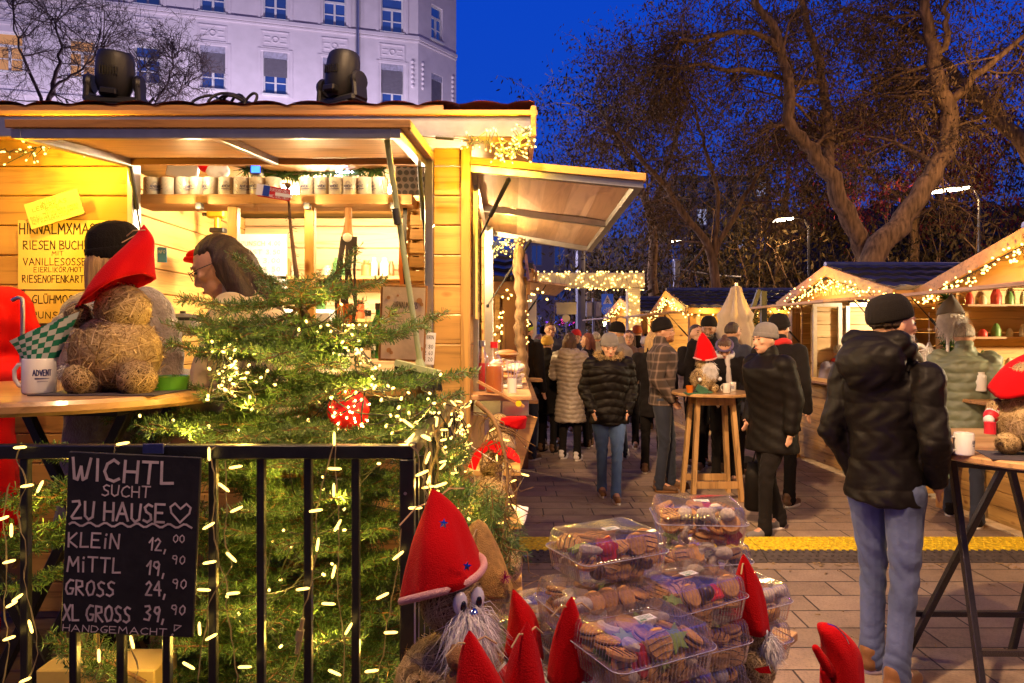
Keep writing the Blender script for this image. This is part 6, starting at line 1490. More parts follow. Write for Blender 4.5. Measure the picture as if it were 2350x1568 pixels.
# ================================================================ STRAW GNOMES
def straw_ball(name, par, c, r, n, seed, w=.0016, fuzz=.05, core=True, ml=None):
    rg = np.random.default_rng(seed); c = np.array(c, float); rad = np.array(r if hasattr(r,'__len__') else (r,r,r), float)
    if core:
        g = MB(); g.ball(tuple(c), tuple(rad*.97), 20); co = g.build(name, M_straw_core, par, smooth=True)
    k = n; m = 7; ax = rg.normal(0,1,(k,3)); ax /= np.linalg.norm(ax,axis=1)[:,None]; e1 = np.cross(ax, rg.normal(0,1,(k,3))); e1 /= np.linalg.norm(e1,axis=1)[:,None]; e2 = np.cross(ax,e1)
    off = rg.normal(0,.28,k); L = rg.uniform(.5,1.7,k); a0 = rg.uniform(0,6.28,k); T = np.linspace(0,1,m)[None,:]*L[:,None]+a0[:,None]
    P = e1[:,None,:]*np.cos(T)[:,:,None]+e2[:,None,:]*np.sin(T)[:,:,None]+ax[:,None,:]*off[:,None,None]; P /= np.linalg.norm(P,axis=2)[:,:,None]
    lift = 1+rg.uniform(0,fuzz,k)[:,None]+np.where(rg.random(k)<.12, .10,0)[:,None]*np.abs(np.linspace(-1,1,m))[None,:]**3
    S = np.cross(np.gradient(P,axis=1), P); S /= np.linalg.norm(S,axis=2)[:,:,None]+1e-9
    ww = (w*rg.uniform(.5,1.2,k))[:,None,None]; C = P*lift[:,:,None]*rad+c; vs = np.stack([C-S*ww/2, C+S*ww/2],axis=2).reshape(-1,3)
    b = (np.arange(k)[:,None]*m+np.arange(m-1)[None,:]).reshape(-1)*2; f = np.stack([b,b+1,b+3,b+2],axis=1)
    return obj_np('straw', vs, f, ml or M_strawr, co if core else par)
M_strawr = leafmat('straw_fibre', (0.24,0.15,0.055), (0.68,0.50,0.26))
def fur(par, c, dirs, n, seed, L=.05, w=.0016, m=None, spread=.5, gravity=1.0, name='beard', rad=(.03,.015,.03)):
    """tuft of tapering strands hanging from an ellipsoid"""
    rg = np.random.default_rng(seed); d = rg.normal(0,1,(n,3)); d /= np.linalg.norm(d,axis=1)[:,None]; d = d+np.array(dirs)*.9; d /= np.linalg.norm(d,axis=1)[:,None]
    P = np.array(c)+d*np.array(rad)*rg.uniform(.5,1,n)[:,None]; g0 = d*spread; g0[:,2] -= gravity; g0 += rg.normal(0,.22,(n,3)); g0 /= np.linalg.norm(g0,axis=1)[:,None]
    l = (L*rg.uniform(.5,1.15,n))[:,None]; S = np.cross(g0, rg.normal(0,1,(n,3))); S /= np.linalg.norm(S,axis=1)[:,None]; Q1 = P+d*l*.3+g0*l*.3; Q2 = Q1+g0*l*.7+rg.normal(0,.12,(n,3))*l
    vs = np.stack([P-S*w/2,P+S*w/2,Q1+S*w/2,Q1-S*w/2,Q2+S*w*.1,Q2-S*w*.1],axis=1).reshape(-1,3); b = np.arange(n)*6
    f = np.concatenate([np.stack([b,b+1,b+2,b+3],axis=1),np.stack([b+3,b+2,b+4,b+5],axis=1)]); return obj_np(name, vs, f, m or M_fur, par)
def felt_hat(par, c, R0, tip, side=V(1,0,0), tilt=None, bulge=.35, fold=.085, sx_=1.0, m=None, seed=0, brim=None, knot=None, name='hat', belly=V(0,0,0)):
    """cone of felt from the brim ring round c to the tip"""
    c = Vector(c); tip = Vector(tip); nrg = 16; na = 32; ax0 = (tilt or V(0,0,1)).normalized(); rq = random.Random(seed); ph = rq.uniform(0,6)
    u = ax0.orthogonal().normalized(); u = (side-ax0*side.dot(ax0)).normalized(); w = ax0.cross(u); g = MB(); H = (tip-c).length
    for shell in (1.0,.93):
        o = len(g.v)
        for i in range(nrg+1):
            t = i/nrg; cen = c.lerp(tip,t)+ax0*H*.18*math.sin(math.pi*t)*(1-t)+belly*math.sin(math.pi*t); r = R0*((1-t)**(1-bulge))*shell if t < 1 else .0015
            r = max(r,.0012)
            for j in range(na):
                a = 2*math.pi*j/na; rr2 = r*(1+fold*math.sin(3*a+ph+t*3)+fold*.5*math.sin(7*a+ph*2-t*4)*(1-t)); dz = 0.10*R0*math.sin(2*a+ph)*(1-t)**3
                g.v.append(tuple(cen+u*math.cos(a)*rr2*sx_+w*math.sin(a)*rr2+ax0*dz))
        for i in range(nrg):
            for j in range(na): q = (o+i*na+j,o+i*na+(j+1)%na,o+(i+1)*na+(j+1)%na,o+(i+1)*na+j); g.f.append(q if shell==1.0 else q[::-1]); g.m.append(0)
    k = (nrg+1)*na
    for j in range(na): g.f.append((j,k+j,k+(j+1)%na,(j+1)%na)); g.m.append(0)
    h = g.build(name, m or M_felt, par, smooth=True)
    if brim:
        g = MB(); g.tube([c+u*math.cos(a)*R0*sx_*1.0+w*math.sin(a)*R0+ax0*(0.10*R0*math.sin(2*a+ph)+R0*.05) for a in [2*math.pi*q/36 for q in range(36)]], R0*.085, 8, closed=True, cap=False); g.build('brim', brim, h, smooth=True)
    if knot:
        p = c.lerp(tip,.86)+ax0*H*.02; g = MB(); g.tube([p+u*R0*.17*math.cos(a)+w*R0*.17*math.sin(a) for a in [k2*math.pi/6 for k2 in range(12)]],.0018,6,closed=True,cap=False)
        for s in (-1,1): g.tube([p+u*R0*.15*s,p+u*R0*(.5)*s+V(0,0,.004),p+u*R0*.95*s-V(0,0,.012)],.0016,5)
        g.build('string', M_twine, h)
    return h
M_twine = mat('twine',(0.55,0.38,0.18),.9); M_pinkfelt = mat('pink_fleece',(0.66,0.34,0.32),.95,0,.1,8,.4,300); M_burlap = mat('burlap',(0.62,0.36,0.10),.95,0,.25,50,.8,450)
M_eyew = mat('eye_white',(0.85,0.85,0.85),.15,0,0,1,0,coat=.6); M_eyeb = mat('eye_black',(0.004,0.004,0.004),.1,0,0,1,0,coat=.6); M_silver = mat('silver_ball',(0.8,0.75,0.7),.06,1.0,0,1,0); M_bead = mat('white_bead',(0.75,0.72,0.68),.25,0,0,1,0)
M_stripe = mat('candy_red',(0.6,0.02,0.03),.5)
def pin_star(par, c, n, r, m):
    g = MB(); n = Vector(n).normalized(); u = n.orthogonal().normalized(); w = n.cross(u); c = Vector(c); vs = [c+n*.003]
    for k in range(10): a = k*math.pi/5; rad = r if k%2==0 else r*.45; vs.append(c+u*math.cos(a)*rad+w*math.sin(a)*rad)
    g.add(vs,[(0,1+k,1+(k+1)%10) for k in range(10)]); g.build('star_pin', m, par)
def gnome(label, base, s, rz, hat_dz=2.1, hat_off=V(0,0,0), hatR=.78, fibres=700, face=True, beard=True, nose=None, hatm=None, brim=None, knot=False, hat_tilt=V(0,0,1), head_off=V(0,0,0), arms=True, feet=True, stripes=False, cat='gnome', group=None, seed=1, hat_c=None, hat_tip=None, belly=V(0,0,0), bulge=.35, eyes=1.0, w=.0016, sx_=1.0):
    """straw gnome facing -Y before turning by rz; s is the body radius"""
    base = Vector(base); t = thing('straw_gnome', label, cat, tuple(base), 0, group); q = Matrix.Rotation(rz,3,'Z'); T = lambda x,y,z: base+q @ V(x*s,y*s,z*s)
    bc = T(0,0,1.05 if feet else .95); straw_ball('body', t, bc, (s,s,s*.96), fibres, seed, w)
    hc = T(0,-.05,2.35)+head_off; hr = s*.62; straw_ball('head', t, hc, hr, int(fibres*.45), seed+1, w)
    if feet:
        for sg in (-1,1): straw_ball('foot', t, T(sg*.55,-.72,.36), s*.36, int(fibres*.22), seed+2+sg, w)
    if arms:
        for sg in (-1,1):
            a0 = T(sg*.78,-.15,1.55); a1 = T(sg*1.02,-.62,1.15); g = MB(); g.cone(a0,a1,s*.22,s*.19,12); ar = g.build('arm', M_straw_core, t, smooth=True)
            straw_ball('straw', ar, (a0+a1)/2, (s*.25,s*.28,s*.36), int(fibres*.15), seed+5+sg, w, core=False)
            g = MB(); g.ball(T(sg*1.06,-.78,1.08),s*.17,10); g.build('hand', M_fur, ar, smooth=True)
            if stripes:
                for k in range(3): g = MB(); p = a1+(a0-a1).normalized()*(s*.06+k*s*.1); g.cone(p,p+(a0-a1).normalized()*s*.05,s*.235,s*.235,12); g.build('cuff_stripe', M_stripe if k%2==0 else M_fur, ar, smooth=True)
    hb = hat_c if hat_c is not None else hc+q @ V(0,0.05*s,hr*.42)+V(0,0,0); tp = hat_tip if hat_tip is not None else hb+V(0,0,hat_dz*s)+hat_off
    h = felt_hat(t, hb, hatR*s, tp, side=q @ V(1,0,0), tilt=hat_tilt, m=hatm, seed=seed, brim=brim, knot=knot, belly=belly, bulge=bulge, sx_=sx_)
    fd_ = q @ V(0,-1,0); rt = q @ V(1,0,0)
    if beard:
        bcn = hc+fd_*hr*.85+V(0,0,-hr*.5); fur(t, bcn, tuple(fd_), int(900+s*16000), seed+9, L=s*.62, w=w*.75, rad=(hr*.5,hr*.5,hr*.8), spread=.35)
        g = MB(); g.ball(bcn+V(0,0,-hr*.35)-fd_*hr*.1,(hr*.50,hr*.46,hr*1.0),12); g.build('beard_core', M_fur, t, smooth=True)
    if face:
        for sg in (-1,1):
            e = hc+fd_*hr*.98+rt*sg*hr*.30*eyes+V(0,0,hr*.28); Mq = Matrix((rt,fd_,V(0,0,1))).transposed(); g = MB(); g.ball(e,(hr*.24*eyes,hr*.16,hr*.34*eyes),12,M=Mq); ey = g.build('eye', M_eyew, t, smooth=True)
            g = MB(); g.ball(e+fd_*hr*.13-V(0,0,hr*.06)+rt*sg*-.03*hr,(hr*.11*eyes,hr*.07,hr*.17*eyes),10,M=Mq); g.build('pupil', M_eyeb, ey, smooth=True)
        g = MB(); g.ball(hc+fd_*hr*1.18+V(0,0,-hr*.08), hr*.22, 12); g.build('nose', nose or M_bead, t, smooth=True)
    return t, h, hc, hr, q
# left table gnome, back turned
gb = W(258,0,1.90); q0 = V(gb.x,1.92,TZ)
t, h, hc, hr, q = gnome('big straw gnome with tilted red felt hat seen from behind on the left table', q0, .112, R(176), w=.0026, fibres=2600, face=False, feet=False, arms=False, seed=11, hatR=.86, head_off=V(.02,-.01,-.035), hat_c=W(258,668,1.9), hat_tip=W(330,516,1.93), hat_tilt=V(-.42,-.1,.9), beard=False, bulge=.12, belly=V(.02,0,0), sx_=1.15)
for (x,y,r_) in ((192,872,.049),(315,870,.049)): straw_ball('foot', t, W(x,y,1.84), r_, 600, int(x))
straw_ball('hand', t, W(180,725,1.9), .035, 300, 77); fur(t, W(165,848,1.88), (0,0,0), 260, 5, L=.03, rad=(.03,.02,.02), name='fur_cuff')
g = MB(); p = W(318,536,1.925); g.tube([p+V(-.022,-.02,-.01),p+V(0,-.028,.004),p+V(.025,-.01,.008)],.0016,5); g.tube([p,p+V(-.03,-.03,-.03)],.0014,5); g.build('string', M_twine, h)

# ================================================================ DISPLAY TABLE WITH COOKIES
TBZ = 0.90; C0 = V(.72,1.72,0); ta = V(-.69,-.72,0).normalized(); tb = V(-.72,.69,0).normalized()
dt = thing('display_table', 'plywood display table under the cookie boxes and gnomes', 'table', tuple(C0+ta*.45+tb*.3))
cc = C0+ta*.47+tb*.25; Mt = Matrix((ta,tb,V(0,0,1))).transposed() if ta.cross(tb).z > 0 else Matrix((ta,-tb,V(0,0,1))).transposed()
g = MB(); g.box(cc+V(0,0,TBZ-.011),(0.94,0.50,0.022),Mt,bev=.002); g.build('tabletop', M_ply, dt)
g = MB(); g.bar(C0+ta*.09+tb*.06+V(0,0,TBZ-.045),C0+ta*.09+tb*.46+V(0,0,TBZ-.045),.05,.045,bev=.003); g.build('batten', M_trimX, dt)
for (x,y) in ((.1,.07),(.84,.07),(.1,.43),(.84,.43)): g = MB(); p = C0+ta*x+tb*y; g.box((p.x,p.y,TBZ/2-.035),(.035,.035,TBZ-.07),Mt); g.build('leg', M_blackm, dt)
M_pet = petm(); M_petf = mat('pet_edge',(0.62,0.58,0.66),.15,0,.05,9,0,coat=.5)
def rrect(w, d, r, n=30):
    pts = []
    for (cx,cyy,a0) in ((w/2-r,d/2-r,0),(-w/2+r,d/2-r,90),(-w/2+r,-d/2+r,180),(w/2-r,-d/2+r,270)):
        for k in range(7): a = R(a0+15*k); pts.append((cx+r*math.cos(a),cyy+r*math.sin(a)))
    out = []
    for i in range(len(pts)):
        a, b_ = pts[i], pts[(i+1)%len(pts)]; L = math.dist(a,b_); k = max(1,int(L/.0021))
        for j in range(k): out.append((a[0]+(b_[0]-a[0])*j/k,a[1]+(b_[1]-a[1])*j/k))
    return out
def shell(prof, w, d):
    g = MB(); base = rrect(w,d,.022); n = len(base)
    for (sc,z,rib) in prof:
        for j,(x,y) in enumerate(base):
            r0 = .022; cx_ = max(-(w/2-r0),min(w/2-r0,x)); cy_ = max(-(d/2-r0),min(d/2-r0,y)); o_ = (sc-1)*.075+rib*.0017*(1 if (j//2)%2 else -1); k_ = max(.15,(r0+o_)/r0); g.v.append((cx_+(x-cx_)*k_, cy_+(y-cy_)*k_, z))
    for i in range(len(prof)-1):
        for j in range(n): g.f.append((i*n+j,i*n+(j+1)%n,(i+1)*n+(j+1)%n,(i+1)*n+j)); g.m.append(0)
    return g, n
BW, BD = .205, .158
bx0 = thing('cookie_box','clear plastic box','cookie box',(0,0,0),group='clear plastic cookie boxes stacked on the display table')
g, n = shell([(.87,.001,0),(.89,.003,1),(.99,.043,1),(1.0,.045,0),(1.075,.0455,0)],BW,BD); g.f.append(tuple(range(n))[::-1]); g.m.append(0); g.build('tub', M_pet, bx0, smooth='auto')
g, n = shell([(1.075,.0475,0),(1.0,.048,0),(.985,.051,1),(.93,.076,1),(.86,.0835,1),(.80,.0845,0)],BW,BD); g.f.append(tuple(5*n+j for j in range(n))); g.m.append(0); g.build('lid', M_pet, bx0, smooth='auto')
g = MB(); g.tube([(x*1.045,y*1.055,.0465) for x,y in rrect(BW,BD,.022)[::2]],.0009,5,closed=True,cap=False); g.build('rim', M_petf, bx0, smooth=True)
g = MB(); g.box((.01,.0,.0852),(.036,.021,.0004)); stk = g.build('sticker', M_swhite, bx0); g = MB(); ff, nn = plane_map(V(-.008,-.010,.0855),V(1,0,0),V(0,1,0),0.0003)
for k in range(3): g.ribbon([ff(.004+i*.003,.006+k*.0045+.0007*math.sin(i*2.1+k)) for i in range(10)],V(0,0,1),.0011)
g.ribbon([ff(.003,.002),ff(.014,.002)],V(0,0,1),.003); g.build('green_print', mat('green_ink',(.02,.2,.07),.6), stk)
L0, PT = TBZ+.001, .0865
def bx(px, d, l): return (W(px,0,d).x, d, L0+PT*l)
boxes = [(bx(1600,1.665,3),R(-4),'topmost cookie box at the right of the pile, standing alone highest',24),(bx(1392,1.42,3),R(27),'topmost cookie box at the left of the pile, set at an angle',30),
 (bx(1368,1.365,2),R(24),'cookie box directly under the topmost left one',24),(bx(1604,1.645,2),R(8),'cookie box directly under the topmost right one',18),(bx(1475,1.60,2),R(22),'cookie box wedged between the two top boxes at the back',16),(bx(1572,1.40,2),R(30),'cookie box with upright label in the middle right of the pile',26),(bx(1470,1.18,2),R(27),'front cookie box with label nearest the camera',34),
 (bx(1690,1.60,1),R(28),'cookie box behind the small gnome at the right edge of the pile',18),(bx(1372,1.36,1),R(20),'cookie box third from the top in the left stack',14),(bx(1600,1.64,1),R(3),'cookie box third from the top in the right back stack',8),(bx(1478,1.60,1),R(15),'cookie box low at the back middle of the pile',4),(bx(1580,1.40,1),R(26),'cookie box second in the middle right stack',16),(bx(1480,1.185,1),R(25),'cookie box second in the front stack',20),
 (bx(1190,1.47,1),R(24),'cookie box behind the small red hats at the left end',16),(bx(1372,1.36,0),R(22),'lowest cookie box of the left stack',6),(bx(1600,1.64,0),R(4),'lowest cookie box of the right back stack',2),(bx(1575,1.40,0),R(28),'lowest cookie box of the middle right stack',10),(bx(1476,1.185,0),R(27),'lowest cookie box of the front stack',9),(bx(1190,1.47,0),R(22),'lowest cookie box behind the red hats',2),(bx(1690,1.60,0),R(24),'lowest cookie box behind the right small gnome',2),(bx(1478,1.60,0),R(18),'lowest cookie box at the back middle',0)]
# cookies
M_bis = mat('biscuit',(0.55,0.27,0.08),.7,0,.3,60,.3,150); M_choc = mat('chocolate',(0.09,0.035,0.015),.35,0,.2,20,.1); M_sug = mat('icing_sugar',(0.62,0.52,0.42),.95,0,.1,60,.4,200); M_jam = mat('red_jelly',(0.50,0.02,0.01),.3,0,.2,20,0); M_pis = mat('green_icing',(0.25,0.35,0.08),.6)
def ck_round():
    g = MB(); g.lathe([(.017,0),(.021,.002),(.0215,.006),(.019,.009),(.0005,.0095)],n=18)
    for k in range(4): y = -.013+k*.0085; g.tube([V(-math.sqrt(max(1e-6,.02**2-y*y)),y,.0085),V(0,y+.002,.0105),V(math.sqrt(max(1e-6,.02**2-y*y)),y,.0085)],.0008,5,mi=1)
    return g, [M_bis,M_choc], 'round drizzled cookie in a clear box'
def ck_cres():
    g = MB(); g.tube([V(.015*math.cos(a),.015*math.sin(a),.007) for a in [R(20+28*k) for k in range(9)]],[.004,.0062,.0075,.0082,.0085,.0082,.0075,.0062,.004],10); return g, [M_sug], 'powdered crescent cookie in a clear box'
def ck_jam():
    g = MB(); n = 30; 
    for (r,z) in ((.018,0),(.020,.003),(.018,.006),(.001,.0065)):
        for j in range(n): a = 2*math.pi*j/n; q = r*(1+.14*math.cos(6*a)); g.v.append((q*math.cos(a),q*math.sin(a),z))
    for i in range(3):
        for j in range(n): g.f.append((i*n+j,i*n+(j+1)%n,(i+1)*n+(j+1)%n,(i+1)*n+j)); g.m.append(0)
    g.ball((0,0,.007),(.012,.012,.004),12,mi=1); return g, [M_jam,M_jam], 'glossy red jelly cookie in a clear box'
def ck_ball(): g = MB(); g.ball((0,0,.013),.0135,14); return g, [M_choc], 'dark chocolate ball cookie in a clear box'
def ck_sand(): g = MB(); g.lathe([(.017,0),(.019,.002),(.018,.0048)],n=18); g.lathe([(.0165,.005),(.0165,.0075)],n=18,mi=1); g.lathe([(.018,.0078),(.019,.010),(.017,.0125)],n=18); return g, [M_bis,M_choc], 'sandwich cookie with dark filling in a clear box'
def ck_white(): g = MB(); g.ball((0,0,.012),(.018,.014,.012),12); return g, [M_sug], 'white sugared nugget cookie in a clear box'
def ck_star():
    g = MB(); vs = [V(0,0,.009)]+[V((.021 if k%2==0 else .011)*math.cos(k*math.pi/6),(.021 if k%2==0 else .011)*math.sin(k*math.pi/6),.006) for k in range(12)]; lo = [v-V(0,0,.006) for v in vs[1:]]
    g.add(vs+lo,[(0,1+k,1+(k+1)%12) for k in range(12)]+[(1+k,13+k,13+(k+1)%12,1+(k+1)%12) for k in range(12)]+[tuple(range(24,12,-1))]); return g, [M_pis], 'pistachio coloured star cookie in a clear box'
protos = []
for fn, wgt, gr in ((ck_round,7,'round drizzled cookies in the boxes'),(ck_cres,3,'powdered crescent cookies in the boxes'),(ck_jam,1,'red jelly cookies in the boxes'),(ck_ball,1,'chocolate ball cookies in the boxes'),(ck_sand,4,'sandwich cookies in the boxes'),(ck_white,2,'white sugared cookies in the boxes'),(ck_star,1,'pistachio star cookies in the boxes')):
    g, ms, lb = fn(); o = g.build('cookie', ms, smooth='auto'); tag(o, lb, 'cookie', gr); protos += [(o,lb,gr)]*wgt
used_p = set(); rr = random.Random(33)
for i,(p,rz,lb,nc) in enumerate(boxes):
    if i == 0: bx0['label'] = lb; set_loc(bx0,p,rz)
    else: copy_tree(bx0,p,rz,lb)
    M = Matrix.Translation(p) @ Matrix.Rotation(rz,4,'Z'); spots = [(x,y,z) for z in (.004,.027,.050) for y in (-.045,0,.045) for x in (-.068,-.034,0,.034,.068)]
    spots.sort(key=lambda s: (s[1] > -.03)*1.0+(abs(s[0])<.05)*.3-(s[2]*14)+rr.random()*.6)
    for s in spots[:nc]:
        src, l2, gr = rr.choice(protos); o = src if src.name not in used_p else src.copy()
        if src.name in used_p: COL.objects.link(o)
        else: used_p.add(src.name)
        side = s[1] < -.03 and rr.random() < .55
        loc = M @ V(s[0]+rr.uniform(-.005,.005), s[1]*.93+rr.uniform(-.004,.004)-(.004 if side else 0), s[2]+rr.uniform(0,.003)+(.009 if side else 0)); o.location = loc; o.scale = (1.22,1.22,1.22)
        o.rotation_euler = Euler((R(62)+rr.uniform(-.2,.2),rr.uniform(-.3,.3),rz+rr.uniform(-.4,.4))) if side else Euler((rr.uniform(-.45,.45),rr.uniform(-.45,.45),rr.uniform(0,6)))

# gnomes on the display table
bg_ = V(W(1022,0,1.27).x,1.27,TBZ)
t, h, hc, hr, q = gnome('large straw gnome with tall red hat, big eyes and fluffy white beard in front', bg_, .092, R(38), fibres=2200, seed=21, nose=M_silver, brim=M_pinkfelt, knot=True, hatR=.90, head_off=V(.01,-.01,.045), hat_tip=W(992,1122,1.29), hat_c=W(1018,1336,1.27), hat_tilt=V(-.45,.05,1), bulge=.26, belly=V(.004,0,0), stripes=True, eyes=1.08)
pin_star(h, W(1018,1202,1.19), (0.3,-1,.3), .009, M_silver); pin_star(h, W(1072,1300,1.195), (.6,-1,.25), .009, mat('blue_foil',(.1,.2,.6),.15,1.0,0,1,0))
t = thing('burlap_bear','small brown burlap bear held before the large straw gnome','toy bear', tuple(W(1055,1540,1.15)))
g = MB(); g.ball(W(1052,1510,1.15),.021,12); g.ball(W(1055,1568,1.15),(.024,.02,.032),12); g.ball(W(1042,1488,1.15),.007,8); g.ball(W(1066,1488,1.15),.007,8); g.build('body', mat('brown_burlap',(.36,.18,.06),.95,0,.3,60,.8,400), t, smooth=True)
SG = 'small straw gnomes with red hats on the display table'
gnome('small gnome hat back left, tall red with silver pin, beside the large gnome', V(W(1205,0,1.30).x,1.31,TBZ), .052, R(30), fibres=500, seed=31, group=SG, hat_tip=W(1178,1353,1.31), hatR=.74, knot=False, belly=V(.006,0,0))
gnome('small gnome in front of the back left one with drooping red hat', V(W(1212,0,1.10).x,1.11,TBZ), .052, R(45), fibres=500, seed=32, group=SG, hat_tip=W(1210,1428,1.10), hatR=.74, knot=True, belly=V(-.004,0,0))
gnome('small gnome with upright red cone hat and white bead nose in the middle', V(W(1306,0,1.20).x,1.21,TBZ), .055, R(22), fibres=500, seed=33, group=SG, hat_tip=W(1312,1370,1.20), hatR=.72, knot=True)
gnome('small gnome at the lower left, only its leaning red hat showing before the large gnome', V(W(1110,0,1.07).x,1.07,TBZ), .052, R(30), fibres=400, seed=34, group=SG, hat_tip=W(1078,1448,1.07), hatR=.9, knot=True)
gnome('small gnome with long beard standing right of the cookie boxes on the table corner', V(W(1722,0,1.45).x,1.45,TBZ), .050, R(62), fibres=900, seed=35, group=SG, hat_tip=W(1706,1272,1.44), hatR=.82, knot=True, feet=False, arms=False)
g = MB(); p = W(1730,1535,1.385); g.add([p,p+V(.03,0,.006),p+V(.036,0,-.010),p+V(.012,0,-.009)],[(0,1,2,3)]); o = g.build('felt_scrap', M_felt, loc=tuple(p)); tag(o,'little red felt scarf tip at the belly of the right small gnome','felt')
gnome('straw gnome wearing a yellow burlap hat behind the large red hatted one', V(W(1125,0,1.55).x,1.56,TBZ), .065, R(75), fibres=600, seed=36, hatm=M_burlap, hat_tip=W(1098,1192,1.55), hatR=.95, hat_c=W(1122,1360,1.55), bulge=.5, knot=True, belly=V(-.01,0,0))
g = MB(); rq = random.Random(3); c = W(1160,1325,1.5)
for i in range(40): d_ = V(rq.gauss(0,1),rq.gauss(0,1),rq.gauss(0,1)).normalized(); g.tube([c,c+d_*.014],.0006,3)
o = g.build('tinsel', mat('pink_tinsel',(.7,.02,.25),.2,.6), loc=tuple(c)); tag(o,'tiny pink tinsel burst beside the yellow burlap hat','tinsel')
# gnome at lower right on a stool
sx0 = V(W(1932,0,1.5).x,1.5,.70)
t = thing('stool','dark wooden stool under the red hatted gnome at lower right','stool', (sx0.x,1.5,0)); g = MB(); g.lathe([(.12,-.02),(.125,0)],sx0,24); g.build('seat', M_trim, t)
for a in (45,135,225,315): g = MB(); g.bar(sx0+V(.08*math.cos(R(a)),.08*math.sin(R(a)),-.02),V(sx0.x+.11*math.cos(R(a)),1.5+.11*math.sin(R(a)),0),.02,.02); g.build('leg', M_trim, t)
t, h, hc, hr, q = gnome('gnome with wide red felt hood and side flaps at the bottom right', sx0+V(0,0,.002), .062, R(160), fibres=500, seed=41, hat_tip=W(1893,1430,1.5), hat_c=W(1935,1600,1.5), hatR=.72, bulge=.75, beard=False, face=False, belly=V(.012,0,.01))
for (x0,y0,x1,y1) in ((1905,1540,1872,1488),(1912,1600,1890,1545)): g = MB(); a,b_ = W(x0,y0,1.48),W(x1,y1,1.48); g.cone(a,b_,.014,.008,10); g.build('flap', M_felt, h, smooth=True)
g = MB(); g.tube(spline([W(1900,1432,1.455),W(1920,1440,1.44),W(1940,1462,1.435),W(1948,1478,1.435)],4),.0016,5); g.build('silver_pin', M_silver, h)
lamp('blue_uplight', (0.76,2.66,0.50), 8, (0.20,0.06,1.0), 0.02)
t = thing('uplight','small violet uplighter standing on the paving near the jeans','spotlight',(0.76,2.6,0)); g = MB(); g.lathe([(.06,0),(.06,.01),(.015,.02),(.015,.38),(.035,.39),(.035,.45)],(0.76,2.6,0),16); g.build('housing', M_black, t); g = MB(); g.lathe([(.03,.451),(.03,.454)],(0.76,2.6,0),16); g.build('lens', emit('violet_lens',(0.3,0.12,1.0),20), t)

# ================================================================ GNOME SHELVES, PINE SPRIG BY THE SIDE RAILING
ds = thing('display_steps','rough wooden display steps carrying straw gnomes beside the side railing','display steps',(-.06,2.7,DECK))
for k,(y,z) in enumerate(((2.35,.80),(2.6,.97),(2.9,1.10))): g = MB(); g.box((-.075,y,z-.0125),(0.22,0.26,0.025),bev=.003); g.box((-.075,y+.05,(z-.025+DECK*0)/2),(0.03,0.03,z-.03)); g.build('step', M_pine, ds)
HG = 'straw gnomes on the display steps below the side counter'
gnome('straw gnome under the side counter with bright red hat, highest on the steps', (-.055,2.95,1.10), .070, R(200), fibres=700, seed=51, group=HG, face=False, hat_c=W(1172,975,2.95), hat_tip=W(1205,955,2.9), hatR=.9, hat_tilt=V(.2,0,1), arms=False, beard=False, w=.002)
gnome('round straw gnome with floppy red ribbon hat in the middle of the display steps', (-.075,2.58,.97), .078, R(185), fibres=900, seed=52, group=HG, face=False, hat_c=W(1150,1035,2.55), hat_tip=W(1192,1062,2.5), hatR=.7, hat_tilt=V(.3,-.2,.8), arms=False, beard=False, w=.002)
gnome('lowest straw gnome on the display steps with white sock hat', (-.03,2.32,.80), .065, R(190), fibres=800, seed=53, group=HG, face=False, hatm=M_fur, hat_c=W(1195,1165,2.3), hat_tip=W(1200,1205,2.25), hatR=.4, arms=False, beard=False, w=.002)
felt_t = thing('felt_ribbon','red felt ribbon ends fluttering left of the middle straw gnome','ribbon',tuple(W(1115,1030,2.5))); g = MB(); g.ribbon([W(1085,1070,2.5),W(1098,1040,2.5),W(1120,1020,2.5),W(1150,1022,2.5)],V(0,-1,0),.03); g.build('cloth', M_felt, felt_t)
ps = thing('pine_sprig','bushy long needled pine and larch twigs hanging by the railing corner','pine sprig',tuple(W(1120,1200,2.0))); tw = []; sh_ = []; rr = random.Random(71)
for i in range(60):
    a = W(1125+rr.gauss(0,22),1130+rr.uniform(-20,160),2.0+rr.uniform(-.15,.12)); e = a+V(rr.gauss(.01,.035),rr.gauss(0,.03),-rr.uniform(.03,.10)); tw.append(([a,e],[.002,.001])); sh_.append((a,e))
stm = spline([W(1095,925,2.15),W(1130,960,2.1),W(1150,1010,2.05),W(1165,1090,2.0),W(1160,1180,1.95),W(1150,1260,1.9)],5); tw.append((stm,[.009-.00025*i for i in range(len(stm))]))
for i in range(4,len(stm),1):
    for k in range(2):
        p = [stm[i]]; 
        for s_ in range(5): p.append(p[-1]+V(rr.gauss(.006,.022),rr.gauss(0,.015),rr.gauss(-.02,.014)))
        tw.append((p,[.0028,.0022,.0018,.0014,.001,.0008]))
fir_finish(ps, tw, sh_, 3, dens=900, ln=.045, wd=.0012)
b = []; pts = []
for (x,y,d) in ((1130,985,2.2),(1175,1105,2.3),(1165,1075,2.4),(1170,1140,2.2),(1205,1090,2.2),(1075,1020,2.3),(1110,1200,2.0),(1175,1160,2.2),(1150,1200,2.0),(1090,1240,1.9),(1075,1230,1.9),(1135,1275,1.85),(1160,1010,2.6),(1140,1050,2.5)):
    b.append((W(x,y,d),V(rr.gauss(0,1),-.2,rr.gauss(0,.5))))
for i in range(len(b)-1): pts.append([b[i][0],b[i][0].lerp(b[i+1][0],.5)-V(0,0,.01),b[i+1][0]])
lights('fairy lights strung over the straw gnomes on the display steps', pts, b, ME_TUBE, wire=M_wire, wr=.0013)
